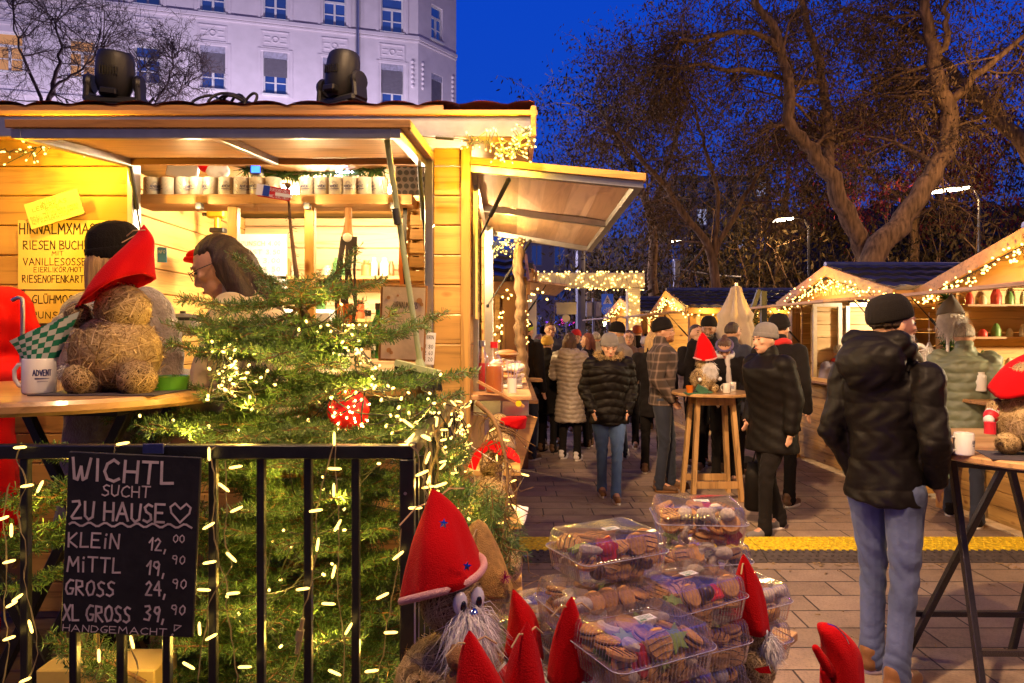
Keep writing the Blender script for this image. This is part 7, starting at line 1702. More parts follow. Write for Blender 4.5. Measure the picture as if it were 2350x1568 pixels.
# ================================================================ PEOPLE
def remesh(g, vox, smooth=4, fac=.5):
    me = bpy.data.meshes.new('tmp'); me.from_pydata(g.v, [], g.f); o = bpy.data.objects.new('tmp', me); COL.objects.link(o)
    m = o.modifiers.new('r','REMESH'); m.mode = 'VOXEL'; m.voxel_size = vox; m.adaptivity = 0
    if smooth: s = o.modifiers.new('s','SMOOTH'); s.iterations = smooth; s.factor = fac
    dg = bpy.context.evaluated_depsgraph_get(); dg.update(); e = o.evaluated_get(dg); m2 = bpy.data.meshes.new_from_object(e)
    bpy.data.objects.remove(o); bpy.data.meshes.remove(me); return m2
def mesh_np(me):
    v = np.zeros(len(me.vertices)*3); me.vertices.foreach_get('co', v); n = np.zeros(len(me.vertices)*3); me.vertices.foreach_get('normal', n); return v.reshape(-1,3), n.reshape(-1,3)
def hairmat(name, c): return mat(name, c, .55, 0, .45, 14, .5, 60, stretch=(9,9,.8))
H_dark = hairmat('hair_dark',(0.035,0.018,0.010)); H_brown = hairmat('hair_brown',(0.07,0.03,0.015)); H_blond = hairmat('hair_blond',(0.42,0.26,0.10)); H_grey = hairmat('hair_grey',(0.30,0.26,0.22)); H_red = hairmat('hair_auburn',(0.13,0.03,0.015)); H_ginger = hairmat('beard_ginger',(0.26,0.10,0.035))
SKIN = mat('skin',(0.56,0.31,0.20),.5,0,.10,12,.12,120,sss=.08); SKIND = mat('skin_dark',(0.30,0.15,0.09),.5,0,.1,12,.12,120)
M_lip = mat('lips',(0.42,0.12,0.10),.45); M_eye = mat('eye_small',(0.03,0.02,0.018),.2,0,0,1,0)
def cloth(name, c, rough=.85, bs=.35, sc=180, sheen=.15, spec=.3): return mat(name, c, rough, 0, .18, 5, bs, sc, sheen=sheen, spec=spec)
C_blk = cloth('black_nylon',(0.006,0.0045,0.004),.55,.25,25,.0,.14); C_blkw = cloth('black_wool',(0.012,0.010,0.010),.9,.35,180,.03,.1); C_navy = cloth('navy_wool',(0.025,0.027,0.045)); C_grey = cloth('grey_wool',(0.17,0.155,0.15)); C_denimd = cloth('dark_denim',(0.025,0.03,0.05),.9,.4,14); C_denim = cloth('blue_denim',(0.07,0.13,0.30),.9,.5,14); C_denimw = mat('washed_denim',(0.085,0.11,0.21),.9,0,.45,3.2,.9,14,sheen=.1,spec=.2)
C_beige = cloth('beige_nylon',(0.34,0.28,0.22),.5,.2,25,.05,.5); C_green = cloth('sage_nylon',(0.155,0.18,0.12),.5,.25,25,.05,.5); C_lav = cloth('lavender_nylon',(0.25,0.23,0.33),.5,.25,25); C_tan = cloth('tan_leather',(0.20,0.09,0.03),.6,.2,60); C_white = cloth('white_trainer',(0.65,0.6,0.58),.6); C_brown = cloth('brown_leather',(0.12,0.06,0.03),.5); C_cream = cloth('cream_jacket',(0.55,0.46,0.28),.7,.3,30); C_fleece = mat('grey_fleece',(0.30,0.26,0.22),.98,0,.3,26,1.0,110,sheen=.4); C_redc = M_felt; C_olive = cloth('olive_coat',(0.07,0.07,0.035)); C_redh = cloth('red_knit',(0.5,0.02,0.02)); C_mus = cloth('mustard_knit',(0.45,0.27,0.05)); C_white2 = cloth('white_scarf',(0.6,0.55,0.52)); C_purple = cloth('violet_headband',(0.11,0.08,0.16)); C_greyc = cloth('stone_coat',(0.28,0.24,0.19))
def plaid():
    m, nt, b = new_mat('brown_plaid'); v = coords(nt,(1,1,1)); sx_ = nd(nt,'ShaderNodeSeparateXYZ'); lk(nt,v,sx_.inputs[0]); cur = None; cx = nd(nt,'ShaderNodeMath',operation='ADD'); lk(nt,sx_.outputs['X'],cx.inputs[0]); lk(nt,sx_.outputs['Y'],cx.inputs[1])
    for src,f in ((cx.outputs[0],70),(sx_.outputs['Z'],70)):
        q = nd(nt,'ShaderNodeMath',operation='MULTIPLY'); q.inputs[1].default_value = f; lk(nt,src,q.inputs[0]); s = nd(nt,'ShaderNodeMath',operation='SINE'); lk(nt,q.outputs[0],s.inputs[0]); r = ramp(nt,s.outputs[0],[(0.35,(0.05,0.035,0.028)),(0.75,(0.11,0.075,0.055)),(0.97,(0.24,0.17,0.14))])
        if cur is None: cur = r.outputs[0]
        else: mx = nd(nt,'ShaderNodeMixRGB',blend_type='MIX',i_Fac=.5); lk(nt,cur,mx.inputs[1]); lk(nt,r.outputs[0],mx.inputs[2]); cur = mx.outputs[0]
    lk(nt,cur,b.inputs['Base Color']); b.inputs['Roughness'].default_value=.95; return m
C_plaid = plaid()
def person(label, x, y, H, rz, z0=0.0, vox=.011, lean=0, arms=('down','down'), feet=((-.10,0),(.10,0)), yaw=0, pitch=0, jacket=None, jlen=.82, quilt=0, qamp=.012, hood=False, furhood=None, trousers=None, shoes=None, sole=None, hat=None, hatfold=True, hair=None, hairlen=0, hairback=False, beard=None, glasses=False, scarf=None, skin=None, bulk=1.0, skirt=1.0, stripe=None, pompon=None, face=True, bun=None, ear=True, headband=None, cup=None, bighood=False):
    k = H/1.78; t = thing('person', label, 'person', (x,y,z0), R(rz)); Q = lambda g,name,m,sm=4,v=None,par=t: put(remesh(g, v or vox, sm), name, m, par)
    ln = R(lean)
    def warp(v):
        v = v*k; zh = .93*k; w = np.clip((v[:,2]-zh+.06)/(.14),0,1); a = ln*w; dy = v[:,1]; dz = v[:,2]-zh; o = v.copy(); o[:,1] = dy*np.cos(a)-dz*np.sin(a)*1.0; o[:,2] = zh+dy*np.sin(a)*1.0+dz*np.cos(a); return np.where((w>0)[:,None], o, v)
    def put(me, name, m, par=t, disp=None):
        v, n = mesh_np(me)
        if disp is not None: v = v+n*disp(v)[:,None]
        v = warp(v); me.vertices.foreach_set('co', v.astype(np.float32).ravel()); me.materials.clear(); me.materials.append(m); me.polygons.foreach_set('use_smooth',[True]*len(me.polygons)); me.update(); me.name = name
        o = bpy.data.objects.new(name, me); COL.objects.link(o); o.parent = par; return o
    def raw(g, name, m, par=t):
        me = bpy.data.meshes.new(name); me.from_pydata(g.v,[],g.f); return put(me, name, m, par)
    # joints (unit figure 1.78 m, facing -Y)
    sh = [V(-.185,0,1.45),V(.185,0,1.45)]; hipj = [V(-.09,0,.92),V(.09,0,.92)]; hc = V(0,-.015,1.655) if not bighood else V(0,-.05,1.672); Rh = Euler((R(pitch),0,R(yaw))).to_matrix(); HP = lambda a,b,c: hc+V(0,.03,-.10)+Rh @ (V(a,b,c)+V(0,-.03,.10))
    AR = []
    for i,sg in enumerate((-1,1)):
        m_ = arms[i]
        if m_ == 'down': e, w = V(sg*.245,.03,1.16), V(sg*.255,-.03,.92)
        elif m_ == 'pocket': e, w = V(sg*.25,.06,1.17), V(sg*.19,-.09,.97)
        elif m_ == 'hold': e, w = V(sg*.25,-.02,1.17), V(sg*.10,-.28,1.15)
        elif m_ == 'face': e, w = V(sg*.26,-.10,1.20), V(sg*.06,-.20,1.50)
        elif m_ == 'table': e, w = V(sg*.26,-.12,1.18), V(sg*.12,-.36,1.10)
        elif m_ == 'reach': e, w = V(sg*.24,-.20,1.25), V(sg*.14,-.45,1.14)
        elif m_ == 'back': e, w = V(sg*.26,.12,1.18), V(sg*.28,.14,.94)
        else: e, w = m_
        AR.append((sh[i],e,w))
    LG = []
    for i in (0,1):
        fx, fy = feet[i]; lift = .0; a = V(fx,fy,.085); kn = hipj[i].lerp(a,.5)+V(0,-.035-(.03 if abs(fy)>.1 else 0),.02); LG.append((hipj[i],kn,a))
    # body: one continuous mesh
    g = MB(); g.ball(hc, (.074,.094,.108), 20); v0 = len(g.v)
    g.v = g.v[:v0]; G2 = MB()
    G2.ball(V(0,0,.01),(.075,.093,.103),20); G2.ball(V(0,-.030,-.055),(.056,.062,.062),16); G2.ball(V(0,-.060,-.092),(.026,.026,.022),10)
    G2.cone(V(0,-.088,.012),V(0,-.106,-.022),.009,.014,10); G2.ball(V(0,-.096,-.030),(.019,.012,.010),10); G2.ball(V(0,-.080,.034),(.048,.018,.012),12)
    G2.ball(V(0,-.086,-.060),(.024,.014,.010),10); G2.ball(V(-.042,-.068,-.012),(.020,.018,.018),10); G2.ball(V(.042,-.068,-.012),(.020,.018,.018),10)
    if ear:
        for sg in (-1,1): G2.ball(V(sg*.076,.008,-.006),(.010,.020,.030),10)
    g = MB(); g.v = [tuple(HP(*p)) for p in G2.v]; g.f = G2.f; g.m = G2.m
    g.cone(HP(0,.012,-.07), V(0,.02,1.46), .052,.058,14)
    g.lathe([(.10,.90),(.15,.98),(.135,1.12),(.16,1.30),(.165,1.42),(.09,1.49)], n=20, sy=.62)
    for i,(s,e,w) in enumerate(AR):
        g.cone(s,e,.052,.040,12); g.cone(e,w,.040,.026,12); d = (w-e).normalized(); sd = d.orthogonal().normalized(); sd = (V(0,0,1)-d*d.z).normalized() if abs(d.z) < .8 else V(0,1,0)
        pm = w+d*.045; g.ball(pm,(.026,.026,.034),10); fwd = d
        for j in range(4):
            o_ = sd*(.024-.016*j); b0 = w+d*.07+o_; L = (.034,.040,.038,.030)[j]; cur = V(0,-.4,-.15) if arms[i] in ('hold','face','table','reach') else V(0,-.35,0); m1 = b0+fwd*L; m2 = m1+(fwd+cur*1.4).normalized()*L*.9; g.cone(b0,m1,.0085,.008,8); g.cone(m1,m2,.008,.0068,8)
        tb_ = w+d*.02+sd*.022+V(0,-.01,0); g.cone(tb_, tb_+(fwd+sd*.9).normalized()*.045,.011,.0085,8)
    for (a,b_,c) in LG: g.cone(a,b_,.070,.052,12); g.cone(b_,c,.050,.036,12); g.cone(c,c+V(0,-.13,-.045),.036,.028,10)
    Q(g,'body',skin or SKIN,3, min(vox,.0085))
    # clothing
    if trousers:
        g = MB(); g.lathe([(.12,.84),(.155,.90),(.150,1.02),(.10,1.04)], n=24, sy=.72)
        for (a,b_,c) in LG: g.cone(a,b_,.092*bulk,.062,14); g.cone(b_,c+V(0,.0,.02),.061,.050,14); g.cone(c+V(0,0,.06),c+V(0,0,-.02),.054,.057,14)
        rq = random.Random(int(x*100)); me = remesh(g,vox,3)
        ph = [rq.uniform(0,6) for _ in range(6)]
        put(me,'trousers',trousers,disp=lambda v: .0035*np.sin(v[:,2]*62+4*np.sin(v[:,0]*31+ph[0])+3*np.sin(v[:,1]*27+ph[1]))*np.exp(-((v[:,2]-.52)/.16)**2)+.005*np.abs(np.sin(v[:,2]*58+2.5*np.sin(v[:,1]*25+ph[2])))*np.clip((.30-v[:,2])/.2,0,1)+.004*np.sin(v[:,2]*30+v[:,0]*40+ph[3])*np.clip((v[:,2]-.75)/.1,0,1))
    if shoes:
        for (a,b_,c) in LG:
            g = MB(); p = V(c.x,c.y,0); g.cone(p+V(0,.025,.055),p+V(0,-.05,.055),.046,.042,12); g.cone(p+V(0,-.05,.045),p+V(0,-.155,.036),.042,.034,12); g.cone(p+V(0,.02,.07),p+V(0,.02,.11),.044,.046,12)
            s_ = put(remesh(g,min(vox,.009),2),'shoe',shoes); g = MB(); n = 20
            ring = [V(c.x+.046*math.cos(a2)*(1-.12*(math.sin(a2)<0)),c.y-.055+(.105 if math.sin(a2)>0 else .135)*math.sin(a2),0) for a2 in [2*math.pi*q/n for q in range(n)]]
            g.v = [tuple(q) for q in ring]+[(q.x,q.y,.024) for q in ring]; g.f = [(q,(q+1)%n,n+(q+1)%n,n+q) for q in range(n)]+[tuple(range(n))[::-1],tuple(range(n,2*n))]; g.m = [0]*len(g.f); raw(g,'sole',sole or C_white,s_)
    if jacket:
        B = bulk; g = MB(); g.lathe([(.12*B,jlen),(.175*B*skirt,jlen+.015),(.172*B*skirt,jlen+.06),(.160*B,.99),(.158*B,1.10),(.178*B,1.24),(.196*B,1.36),(.190*B,1.43),(.13,1.50),(.075,1.535)], n=28, sy=.74)
        for (s,e,w) in AR: g.cone(s+V(0,0,-.01),e,.076*B,.064*B,14); g.cone(e,w,.062*B,.046*B,14)
        g.cone(V(0,.02,1.47),V(0,.012,1.555),.088,.080,16)
        if bighood: g.ball(V(0,.120,1.50),(.165,.09,.13),20); g.cone(V(-.10,.07,1.59),V(.10,.07,1.59),.060,.060,14); g.cone(V(-.118,.05,1.56),V(-.085,-.085,1.50),.055,.042,12); g.cone(V(.118,.05,1.56),V(.085,-.085,1.50),.055,.042,12); g.cone(V(-.06,-.09,1.52),V(.06,-.09,1.52),.04,.04,12)
        if hood: g.cone(V(-.085,.085,1.49),V(.085,.085,1.49),.060,.060,14); g.ball(V(0,.12,1.46),(.13,.065,.10),16); g.cone(V(-.10,.03,1.52),V(-.075,-.07,1.49),.045,.035,12); g.cone(V(.10,.03,1.52),V(.075,-.07,1.49),.045,.035,12)
        me = remesh(g,vox,3); rq = random.Random(int(abs(x)*77)+3); ph = [rq.uniform(0,6) for _ in range(6)]
        if quilt: f = lambda v: qamp*(np.abs(np.sin(np.pi*(v[:,2]+.012*np.sin(v[:,0]*14+ph[0])+.010*np.sin(v[:,1]*17+ph[1])+(.03 if True else 0))/quilt))**.55-.65)+.004*np.sin(v[:,0]*60+v[:,1]*50+ph[2]+2*np.sin(v[:,2]*40))*np.abs(np.sin(np.pi*v[:,2]/quilt))+.005*np.sin(v[:,0]*23+v[:,2]*19+ph[3])
        else: f = lambda v: .007*np.sin(v[:,2]*17+2.5*np.sin(v[:,0]*9+ph[0])+2*np.sin(v[:,1]*8+ph[1]))*(.5+.5*np.sin(v[:,0]*7+ph[2]))+.002*np.sin(v[:,2]*60+v[:,0]*30+ph[3])
        jk = put(me,'jacket',jacket,disp=f)
        if furhood: 
            P = [V(.13*math.cos(a2),.06+.12*math.sin(a2)*.9-.05,1.545+.03*math.sin(a2)) for a2 in [2*math.pi*q/14 for q in range(15)]]; rg = np.random.default_rng(3); base = np.array([list(p) for p in P for _ in range(110)]); nn_ = len(base); d = rg.normal(0,1,(nn_,3)); d /= np.linalg.norm(d,axis=1)[:,None]; S = np.cross(d,rg.normal(0,1,(nn_,3))); S /= np.linalg.norm(S,axis=1)[:,None]; base = base+rg.normal(0,.012,(nn_,3)); l = rg.uniform(.03,.055,nn_)[:,None]
            vs = warp(np.stack([base-S*.0022,base+S*.0022,base+d*l+S*.0004,base+d*l-S*.0004],axis=1).reshape(-1,3)); g2 = MB(); me = bpy.data.meshes.new('fur'); me.from_pydata(vs.tolist(),[],np.arange(nn_*4).reshape(-1,4).tolist()); me.materials.append(furhood); o = bpy.data.objects.new('fur_trim',me); COL.objects.link(o); o.parent = jk
    if scarf: g = MB(); g.tube([V(.085*math.cos(a2),.085*math.sin(a2)+.0,1.535+.01*math.sin(3*a2)) for a2 in [2*math.pi*q/16 for q in range(16)]],.034,10,closed=True,cap=False); g.cone(V(.03,-.10,1.50),V(.05,-.15,1.25),.03,.035,10); Q(g,'scarf',scarf,3)
    # head gear and hair
    hm = []
    def head_layer(G3, name, m, sm=3, par=t, v=None, disp=None):
        g = MB(); g.v = [tuple(HP(*p)) for p in G3.v]; g.f = G3.f; g.m = G3.m; return put(remesh(g, v or min(vox,.009), sm), name, m, par, disp)
    if hair:
        G3 = MB(); G3.ball(V(0,.012,.018),(.084,.098,.108),18); 
        bm_ = [i for i in range(len(G3.v))]
        if hairlen > 0:
            L = hairlen; G3.cone(V(0,.06,-.02),V(0,.085,-.10-L),.070,.045,14); G3.cone(V(-.055,.03,.0),V(-.075,.035,-.10-L*.8),.048,.036,12); G3.cone(V(.055,.03,.0),V(.075,.035,-.10-L*.8),.048,.036,12)
        if bun: G3.ball(V(0,.07,.10),(.035,.035,.035),12)
        # open the face: push the front lower part inside the skull
        g = MB(); vs = []
        for p in G3.v:
            p = Vector(p)
            if p.y < -.02 and p.z < .062: p = V(p.x*.72, max(p.y,-.045), p.z)
            elif p.z < -.035 and hairlen == 0: p = V(p.x*.6,p.y*.6,max(p.z,-.055))
            vs.append(tuple(p))
        G3.v = vs; head_layer(G3,'hair',hair,2,disp=lambda v: .0015*np.sin(v[:,0]*260+v[:,1]*210)+.0015*np.sin(v[:,0]*110+v[:,2]*20+v[:,1]*90))
    if hat:
        G3 = MB(); G3.lathe([(.082,.025),(.0925,.028),(.0935,.055),(.090,.085),(.078,.118),(.055,.142),(.015,.153)],(0,.008,0),24,sy=1.14, M=Euler((R(-12),0,0)).to_matrix()); ht = head_layer(G3,'hat',hat,3,disp=lambda v: .0016*np.sin(np.arctan2(v[:,1],v[:,0])*46))
        if hatfold:
            G3 = MB(); Mh = Euler((R(-12),0,0)).to_matrix(); G3.lathe([(.085,.012),(.0965,.016),(.0975,.055),(.088,.060)],(0,.008,0),24,sy=1.14,M=Mh); head_layer(G3,'hat_fold',stripe or hat,2,ht,disp=lambda v: .0016*np.sin(np.arctan2(v[:,1],v[:,0])*46))
        if pompon: G3 = MB(); G3.ball(V(0,.03,.175),.03,10); head_layer(G3,'pompon',pompon,1,ht)
    if headband: G3 = MB(); G3.tube([V(.088*math.cos(a2),.01+.102*math.sin(a2),.035) for a2 in [2*math.pi*q/20 for q in range(20)]],.018,8,closed=True,cap=False); head_layer(G3,'headband',headband,2)
    if beard: G3 = MB(); G3.ball(V(0,-.038,-.070),(.060,.062,.052),16); G3.ball(V(0,-.080,-.088),(.030,.025,.024),12); G3.ball(V(0,-.098,-.047),(.028,.008,.008),8); head_layer(G3,'beard',beard,2,disp=lambda v: .003*np.sin(v[:,0]*300+v[:,2]*260))
    if face:
        for sg in (-1,1):
            g = MB(); G3 = MB(); G3.ball(V(sg*.030,-.0855,.012),(.010,.007,.006),10); g.v=[tuple(HP(*p)) for p in G3.v]; g.f=G3.f; g.m=G3.m; raw(g,'eye',M_eye)
            g = MB(); G3 = MB(); G3.cone(V(sg*.016,-.097,.034),V(sg*.046,-.088,.036),.0035,.0025,6); g.v=[tuple(HP(*p)) for p in G3.v]; g.f=G3.f; g.m=G3.m; raw(g,'eyebrow',hair or H_dark)
        g = MB(); G3 = MB(); G3.ball(V(0,-.0985,-.062),(.021,.005,.0055),10); g.v=[tuple(HP(*p)) for p in G3.v]; g.f=G3.f; g.m=G3.m; raw(g,'mouth',M_lip)
    if glasses:
        G3 = MB()
        for sg in (-1,1):
            G3.tube([V(sg*.033+.024*math.cos(a2),-.108+.006*abs(math.cos(a2)),.008+.019*math.sin(a2)) for a2 in [2*math.pi*q/16 for q in range(16)]],.0018,5,closed=True,cap=False); G3.tube([V(sg*.057,-.104,.012),V(sg*.078,-.06,.012),V(sg*.080,.0,.008)],.0018,5)
        G3.tube([V(-.010,-.108,.014),V(.010,-.108,.014)],.0018,5); g = MB(); g.v=[tuple(HP(*p)) for p in G3.v]; g.f=G3.f; g.m=G3.m; raw(g,'glasses',M_black)
    return t
def px_x(px, d): return W(px,0,d).x
# the man in front
fm = person('bearded man in black puffer jacket, beanie and washed jeans, largest figure at right', px_x(2030,3.24), 3.24, 1.80, 122, vox=.0065, arms=('pocket',(V(.225,.06,1.17),V(.19,-.08,.93))), feet=((-.09,.06),(.09,-.05)), yaw=-26, jacket=C_blk, jlen=.84, quilt=.135, qamp=.006, hood=True, trousers=C_denimw, shoes=C_tan, hat=C_blkw, hatfold=False, hair=H_dark, beard=H_grey, bulk=1.0, skirt=1.04, bighood=True)
g = MB(); Mq = WM[fm.name]; 
t_ = None
def on(fm, loc): return Mq @ V(*loc)
f, n = (lambda u,v: on(fm,(.094*math.cos(R(-62)+u/.094)+.0, -.018+.10*math.sin(R(-62)+u/.094)-.0045, 1.735+v+ (u)*.35))), V(.3,-.9,.2).normalized()
g = MB(); write(g,'SNOWIE',f,n,.014,.003,x0=0,y0=0,width=.058,jit=0); lg = g.build('hat_lettering', M_swhite, fm)
person('man in grey beanie and long black coat striding left before the plaza table', px_x(1772,5.66), 5.66, 1.73, -70, arms=('pocket','down'), feet=((-.09,.16),(.10,-.16)), jacket=C_blk, jlen=.70, trousers=C_blkw, shoes=C_grey, hat=C_grey, hair=H_dark, bulk=1.32, skirt=1.1, lean=5)
person('man in black beanie and dark coat behind the man with grey beanie', px_x(1788,6.6), 6.6, 1.83, 130, jacket=C_blkw, jlen=.7, trousers=C_blkw, shoes=C_brown, hat=C_blkw, hair=H_dark, bulk=1.15, scarf=C_redh)
person('bearded man in brown plaid jacket, black beanie and glasses beside the plaza table', px_x(1520,7.25), 7.25, 1.81, 78, arms=('pocket','pocket'), feet=((-.11,.03),(.11,-.09)), jacket=C_plaid, jlen=.88, trousers=C_denimd, shoes=C_brown, sole=C_tan, hat=C_blkw, hair=H_ginger, beard=H_ginger, glasses=True, bulk=1.12, vox=.009)
person('woman in grey beanie and black puffer with fur collar walking toward the camera', px_x(1400,6.77), 6.85, 1.66, 0, arms=('pocket','pocket'), feet=((-.05,.20),(.06,-.10)), pitch=22, jacket=C_blk, jlen=.80, quilt=.085, qamp=.015, hood=True, furhood=M_straw, trousers=C_denim, shoes=C_tan, hat=C_grey, hair=H_brown, bulk=1.22, vox=.009)
person('man in black cap and stone grey coat turned left behind the walking woman', px_x(1430,8.9), 8.9, 1.80, -105, arms=('down','hold'), jacket=C_greyc, jlen=.85, trousers=C_denimd, shoes=C_white, hat=C_blkw, hair=H_grey, bulk=1.18, feet=((-.16,0),(.12,-.05)), lean=6)
person('woman with long dark hair in knee length beige quilted coat, back turned', px_x(1308,9.0), 9.0, 1.68, 155, arms=('hold','hold'), jacket=C_beige, jlen=.52, quilt=.062, qamp=.012, hood=True, trousers=C_blkw, shoes=C_white, hair=H_brown, hairlen=.22, bulk=1.16, skirt=1.12, feet=((-.12,.04),(.12,-.02)))
person('person in dark coat and mustard knit hat beside the beige coat', px_x(1256,9.6), 9.6, 1.62, 150, jacket=C_blkw, jlen=.6, trousers=C_blkw, shoes=C_brown, sole=C_blkw, hat=C_mus, hair=H_brown, bulk=1.15, skirt=1.1)
person('short haired man in dark jacket facing the camera behind the beige coat', px_x(1262,10.3), 10.3, 1.85, 8, arms=('hold','hold'), jacket=C_navy, jlen=.8, trousers=C_blkw, shoes=C_brown, hair=H_brown, bulk=1.15, pitch=8)
person('man in black hooded jacket and beanie with neon stripe by the twisted pole', px_x(1207,9.0), 9.0, 1.82, 140, jacket=C_blkw, jlen=.78, hood=True, trousers=C_denimd, shoes=C_brown, hat=C_navy, stripe=cloth('neon_stripe',(0.45,0.6,0.04)), hair=H_brown, bulk=1.12)
person('woman with auburn hair and black coat turned toward the beige coat', px_x(1350,10.0), 10.0, 1.68, -110, arms=('hold','down'), jacket=C_blkw, jlen=.6, trousers=C_blkw, shoes=C_brown, hair=H_red, hairlen=.2, bulk=1.1)
person('person in bright red knit hat deep in the crowd', px_x(1322,11.6), 11.6, 1.72, 0, jacket=C_navy, jlen=.8, trousers=C_blkw, shoes=C_brown, hat=C_redh, hair=H_brown, glasses=True)
person('person with pale hair left of the facing man in the crowd', px_x(1236,12.0), 12.0, 1.66, 30, jacket=C_grey, jlen=.8, trousers=C_blkw, shoes=C_brown, hair=H_blond, hairlen=.12, scarf=C_white2)
person('person in black beanie left behind the facing man', px_x(1250,12.8), 12.8, 1.80, 160, jacket=C_navy, jlen=.8, trousers=C_blkw, shoes=C_brown, hat=C_blkw, hair=H_dark)
person('grey haired person between the auburn woman and the black cap', px_x(1367,11.2), 11.2, 1.70, 170, jacket=C_greyc, jlen=.8, trousers=C_blkw, shoes=C_brown, hair=H_grey)
person('woman with glasses and brown hair right behind the black cap man', px_x(1443,10.0), 10.0, 1.72, -10, jacket=C_brown, jlen=.7, trousers=C_blkw, shoes=C_brown, hair=H_brown, hairlen=.15, glasses=True)
person('person in rust knit hat and dark coat before the farthest hut', px_x(1462,12.6), 12.6, 1.80, 170, jacket=C_blkw, jlen=.7, trousers=C_blkw, shoes=C_brown, hat=cloth('rust_knit',(0.35,0.08,0.02)), hair=H_brown)
person('small person in pale knit hat with dark pompon near the farthest hut', px_x(1481,11.8), 11.8, 1.60, 180, jacket=C_grey, jlen=.7, trousers=C_blkw, shoes=C_brown, hat=C_white2, pompon=C_blkw, hair=H_blond)
person('woman with blond ponytail hidden behind the plaid jacket', px_x(1499,8.1), 8.1, 1.70, 165, jacket=C_blkw, jlen=.7, trousers=C_blkw, shoes=C_brown, hair=H_blond, hairlen=.20)
person('man drinking from a cup left behind the table gnome', px_x(1598,8.6), 8.6, 1.78, 15, arms=('face','down'), jacket=C_blkw, jlen=.8, trousers=C_blkw, shoes=C_brown, hair=H_dark, pitch=-5)
person('man in black beanie looking down behind the red hat of the table gnome', px_x(1628,8.3), 8.3, 1.86, -25, jacket=C_blkw, jlen=.8, trousers=C_blkw, shoes=C_brown, hat=C_blkw, hatfold=False, hair=H_dark, beard=H_dark, skin=SKIND, pitch=15)
person('man with short dark hair in navy coat behind the plaza table', px_x(1680,8.0), 8.0, 1.80, 120, arms=('hold','hold'), jacket=C_navy, jlen=.7, trousers=C_blkw, shoes=C_brown, hair=H_dark, bulk=1.15)
person('woman with violet headband and white scarf bending over the plaza table', px_x(1668,7.55), 7.62, 1.68, -18, arms=('table','table'), jacket=C_blkw, jlen=.6, trousers=C_blkw, shoes=C_brown, hair=H_brown, headband=C_purple, bun=True, scarf=C_white2, pitch=28, lean=14)
person('short grey haired woman in lavender jacket at the cake hut counter', px_x(1886,9.5)-.05, 8.9, 1.52, 170, jacket=C_lav, jlen=.66, trousers=C_denimd, shoes=C_brown, hair=H_grey, bulk=1.15, skirt=1.05, scarf=C_redh)
person('bald grey man in sage green quilted jacket walking away toward the bright hut', px_x(2212,6.0), 6.0, 1.76, 145, arms=('back','down'), feet=((-.10,.16),(.11,-.18)), jacket=C_green, jlen=.80, quilt=.080, qamp=.014, trousers=C_denimd, shoes=C_blkw, hair=H_grey, bulk=1.26, lean=5)
person('person in olive coat mostly hidden behind the black puffer jacket', px_x(2120,7.4)-.1, 7.3, 1.66, 160, jacket=C_olive, jlen=.5, trousers=C_blkw, shoes=C_brown, hair=H_brown, hairlen=.15, bulk=1.15)
t = thing('tote_bag','mint green shopping bag beside the black puffer jacket','bag',(px_x(2142,5.4),5.4,.45)); g = MB(); g.box((px_x(2140,5.4),5.4,.72),(.14,.30,.40),bev=.03); g.build('bag_body', cloth('mint_fabric',(0.25,0.42,0.28)), t)
g = MB(); g.tube(spline([(px_x(2140,5.4),5.32,.9),(px_x(2140,5.4),5.36,1.1),(px_x(2140,5.4),5.44,1.1),(px_x(2140,5.4),5.48,.9)],4),.008,6); g.build('handle', cloth('mint_fabric',(0.25,0.42,0.28)), t)
t = thing('shopping_bag','black bag hanging low behind the man in long black coat','bag',(px_x(1740,5.95),5.95,0)); g = MB(); g.lathe([(.10,0),(.125,.03),(.115,.30),(.09,.42)],(px_x(1745,5.9),5.95,.12),16,sy=.6); g.build('bag_body', C_blk, t, smooth=True)
g = MB(); g.tube([(px_x(1745,5.9)-.05,5.95,.53),(px_x(1745,5.9),5.95,.72),(px_x(1745,5.9)+.05,5.95,.53)],.008,6); g.build('handle', C_blk, t)
# at the left stall
person('woman with dark glasses and long brown hair in cream jacket leaning over the counter', px_x(632,2.5), 2.5, 1.70, -82, z0=DECK, vox=.007, arms=('reach','table'), jacket=C_cream, jlen=.80, trousers=C_denimd, shoes=C_brown, hair=H_dark, hairlen=.26, glasses=True, pitch=14, lean=13, bulk=1.08, hood=False)
person('person in black beanie and shaggy grey fleece coat behind the left straw gnome', px_x(250,2.45), 2.5, 1.69, 150, z0=DECK, vox=.008, arms=('hold','hold'), jacket=C_fleece, jlen=.55, trousers=C_blkw, shoes=C_brown, hat=C_blkw, hair=H_blond, hairlen=.22, bulk=1.38, skirt=1.1)
t = person('life size santa figure in red coat with white trim at the left picture edge', px_x(-105,2.8), 2.8, 1.75, 25, z0=DECK, vox=.010, arms=('down','hold'), jacket=M_felt, jlen=.45, trousers=M_felt, shoes=C_blkw, hat=M_felt, stripe=M_fur, beard=M_fur, hair=M_fur, bulk=1.25, skirt=1.15, scarf=M_fur)
t['category'] = 'santa figure'; t.name = 'santa_figure'
g = MB(); g.tube(spline([W(28,690,2.7),W(45,684,2.7),W(52,705,2.7),W(50,840,2.7)],5),.008,8); o = g.build('chair_frame', M_alu, loc=tuple(W(50,840,2.7))); tag(o,'curved silver chair frame beside the santa figure','chair frame')

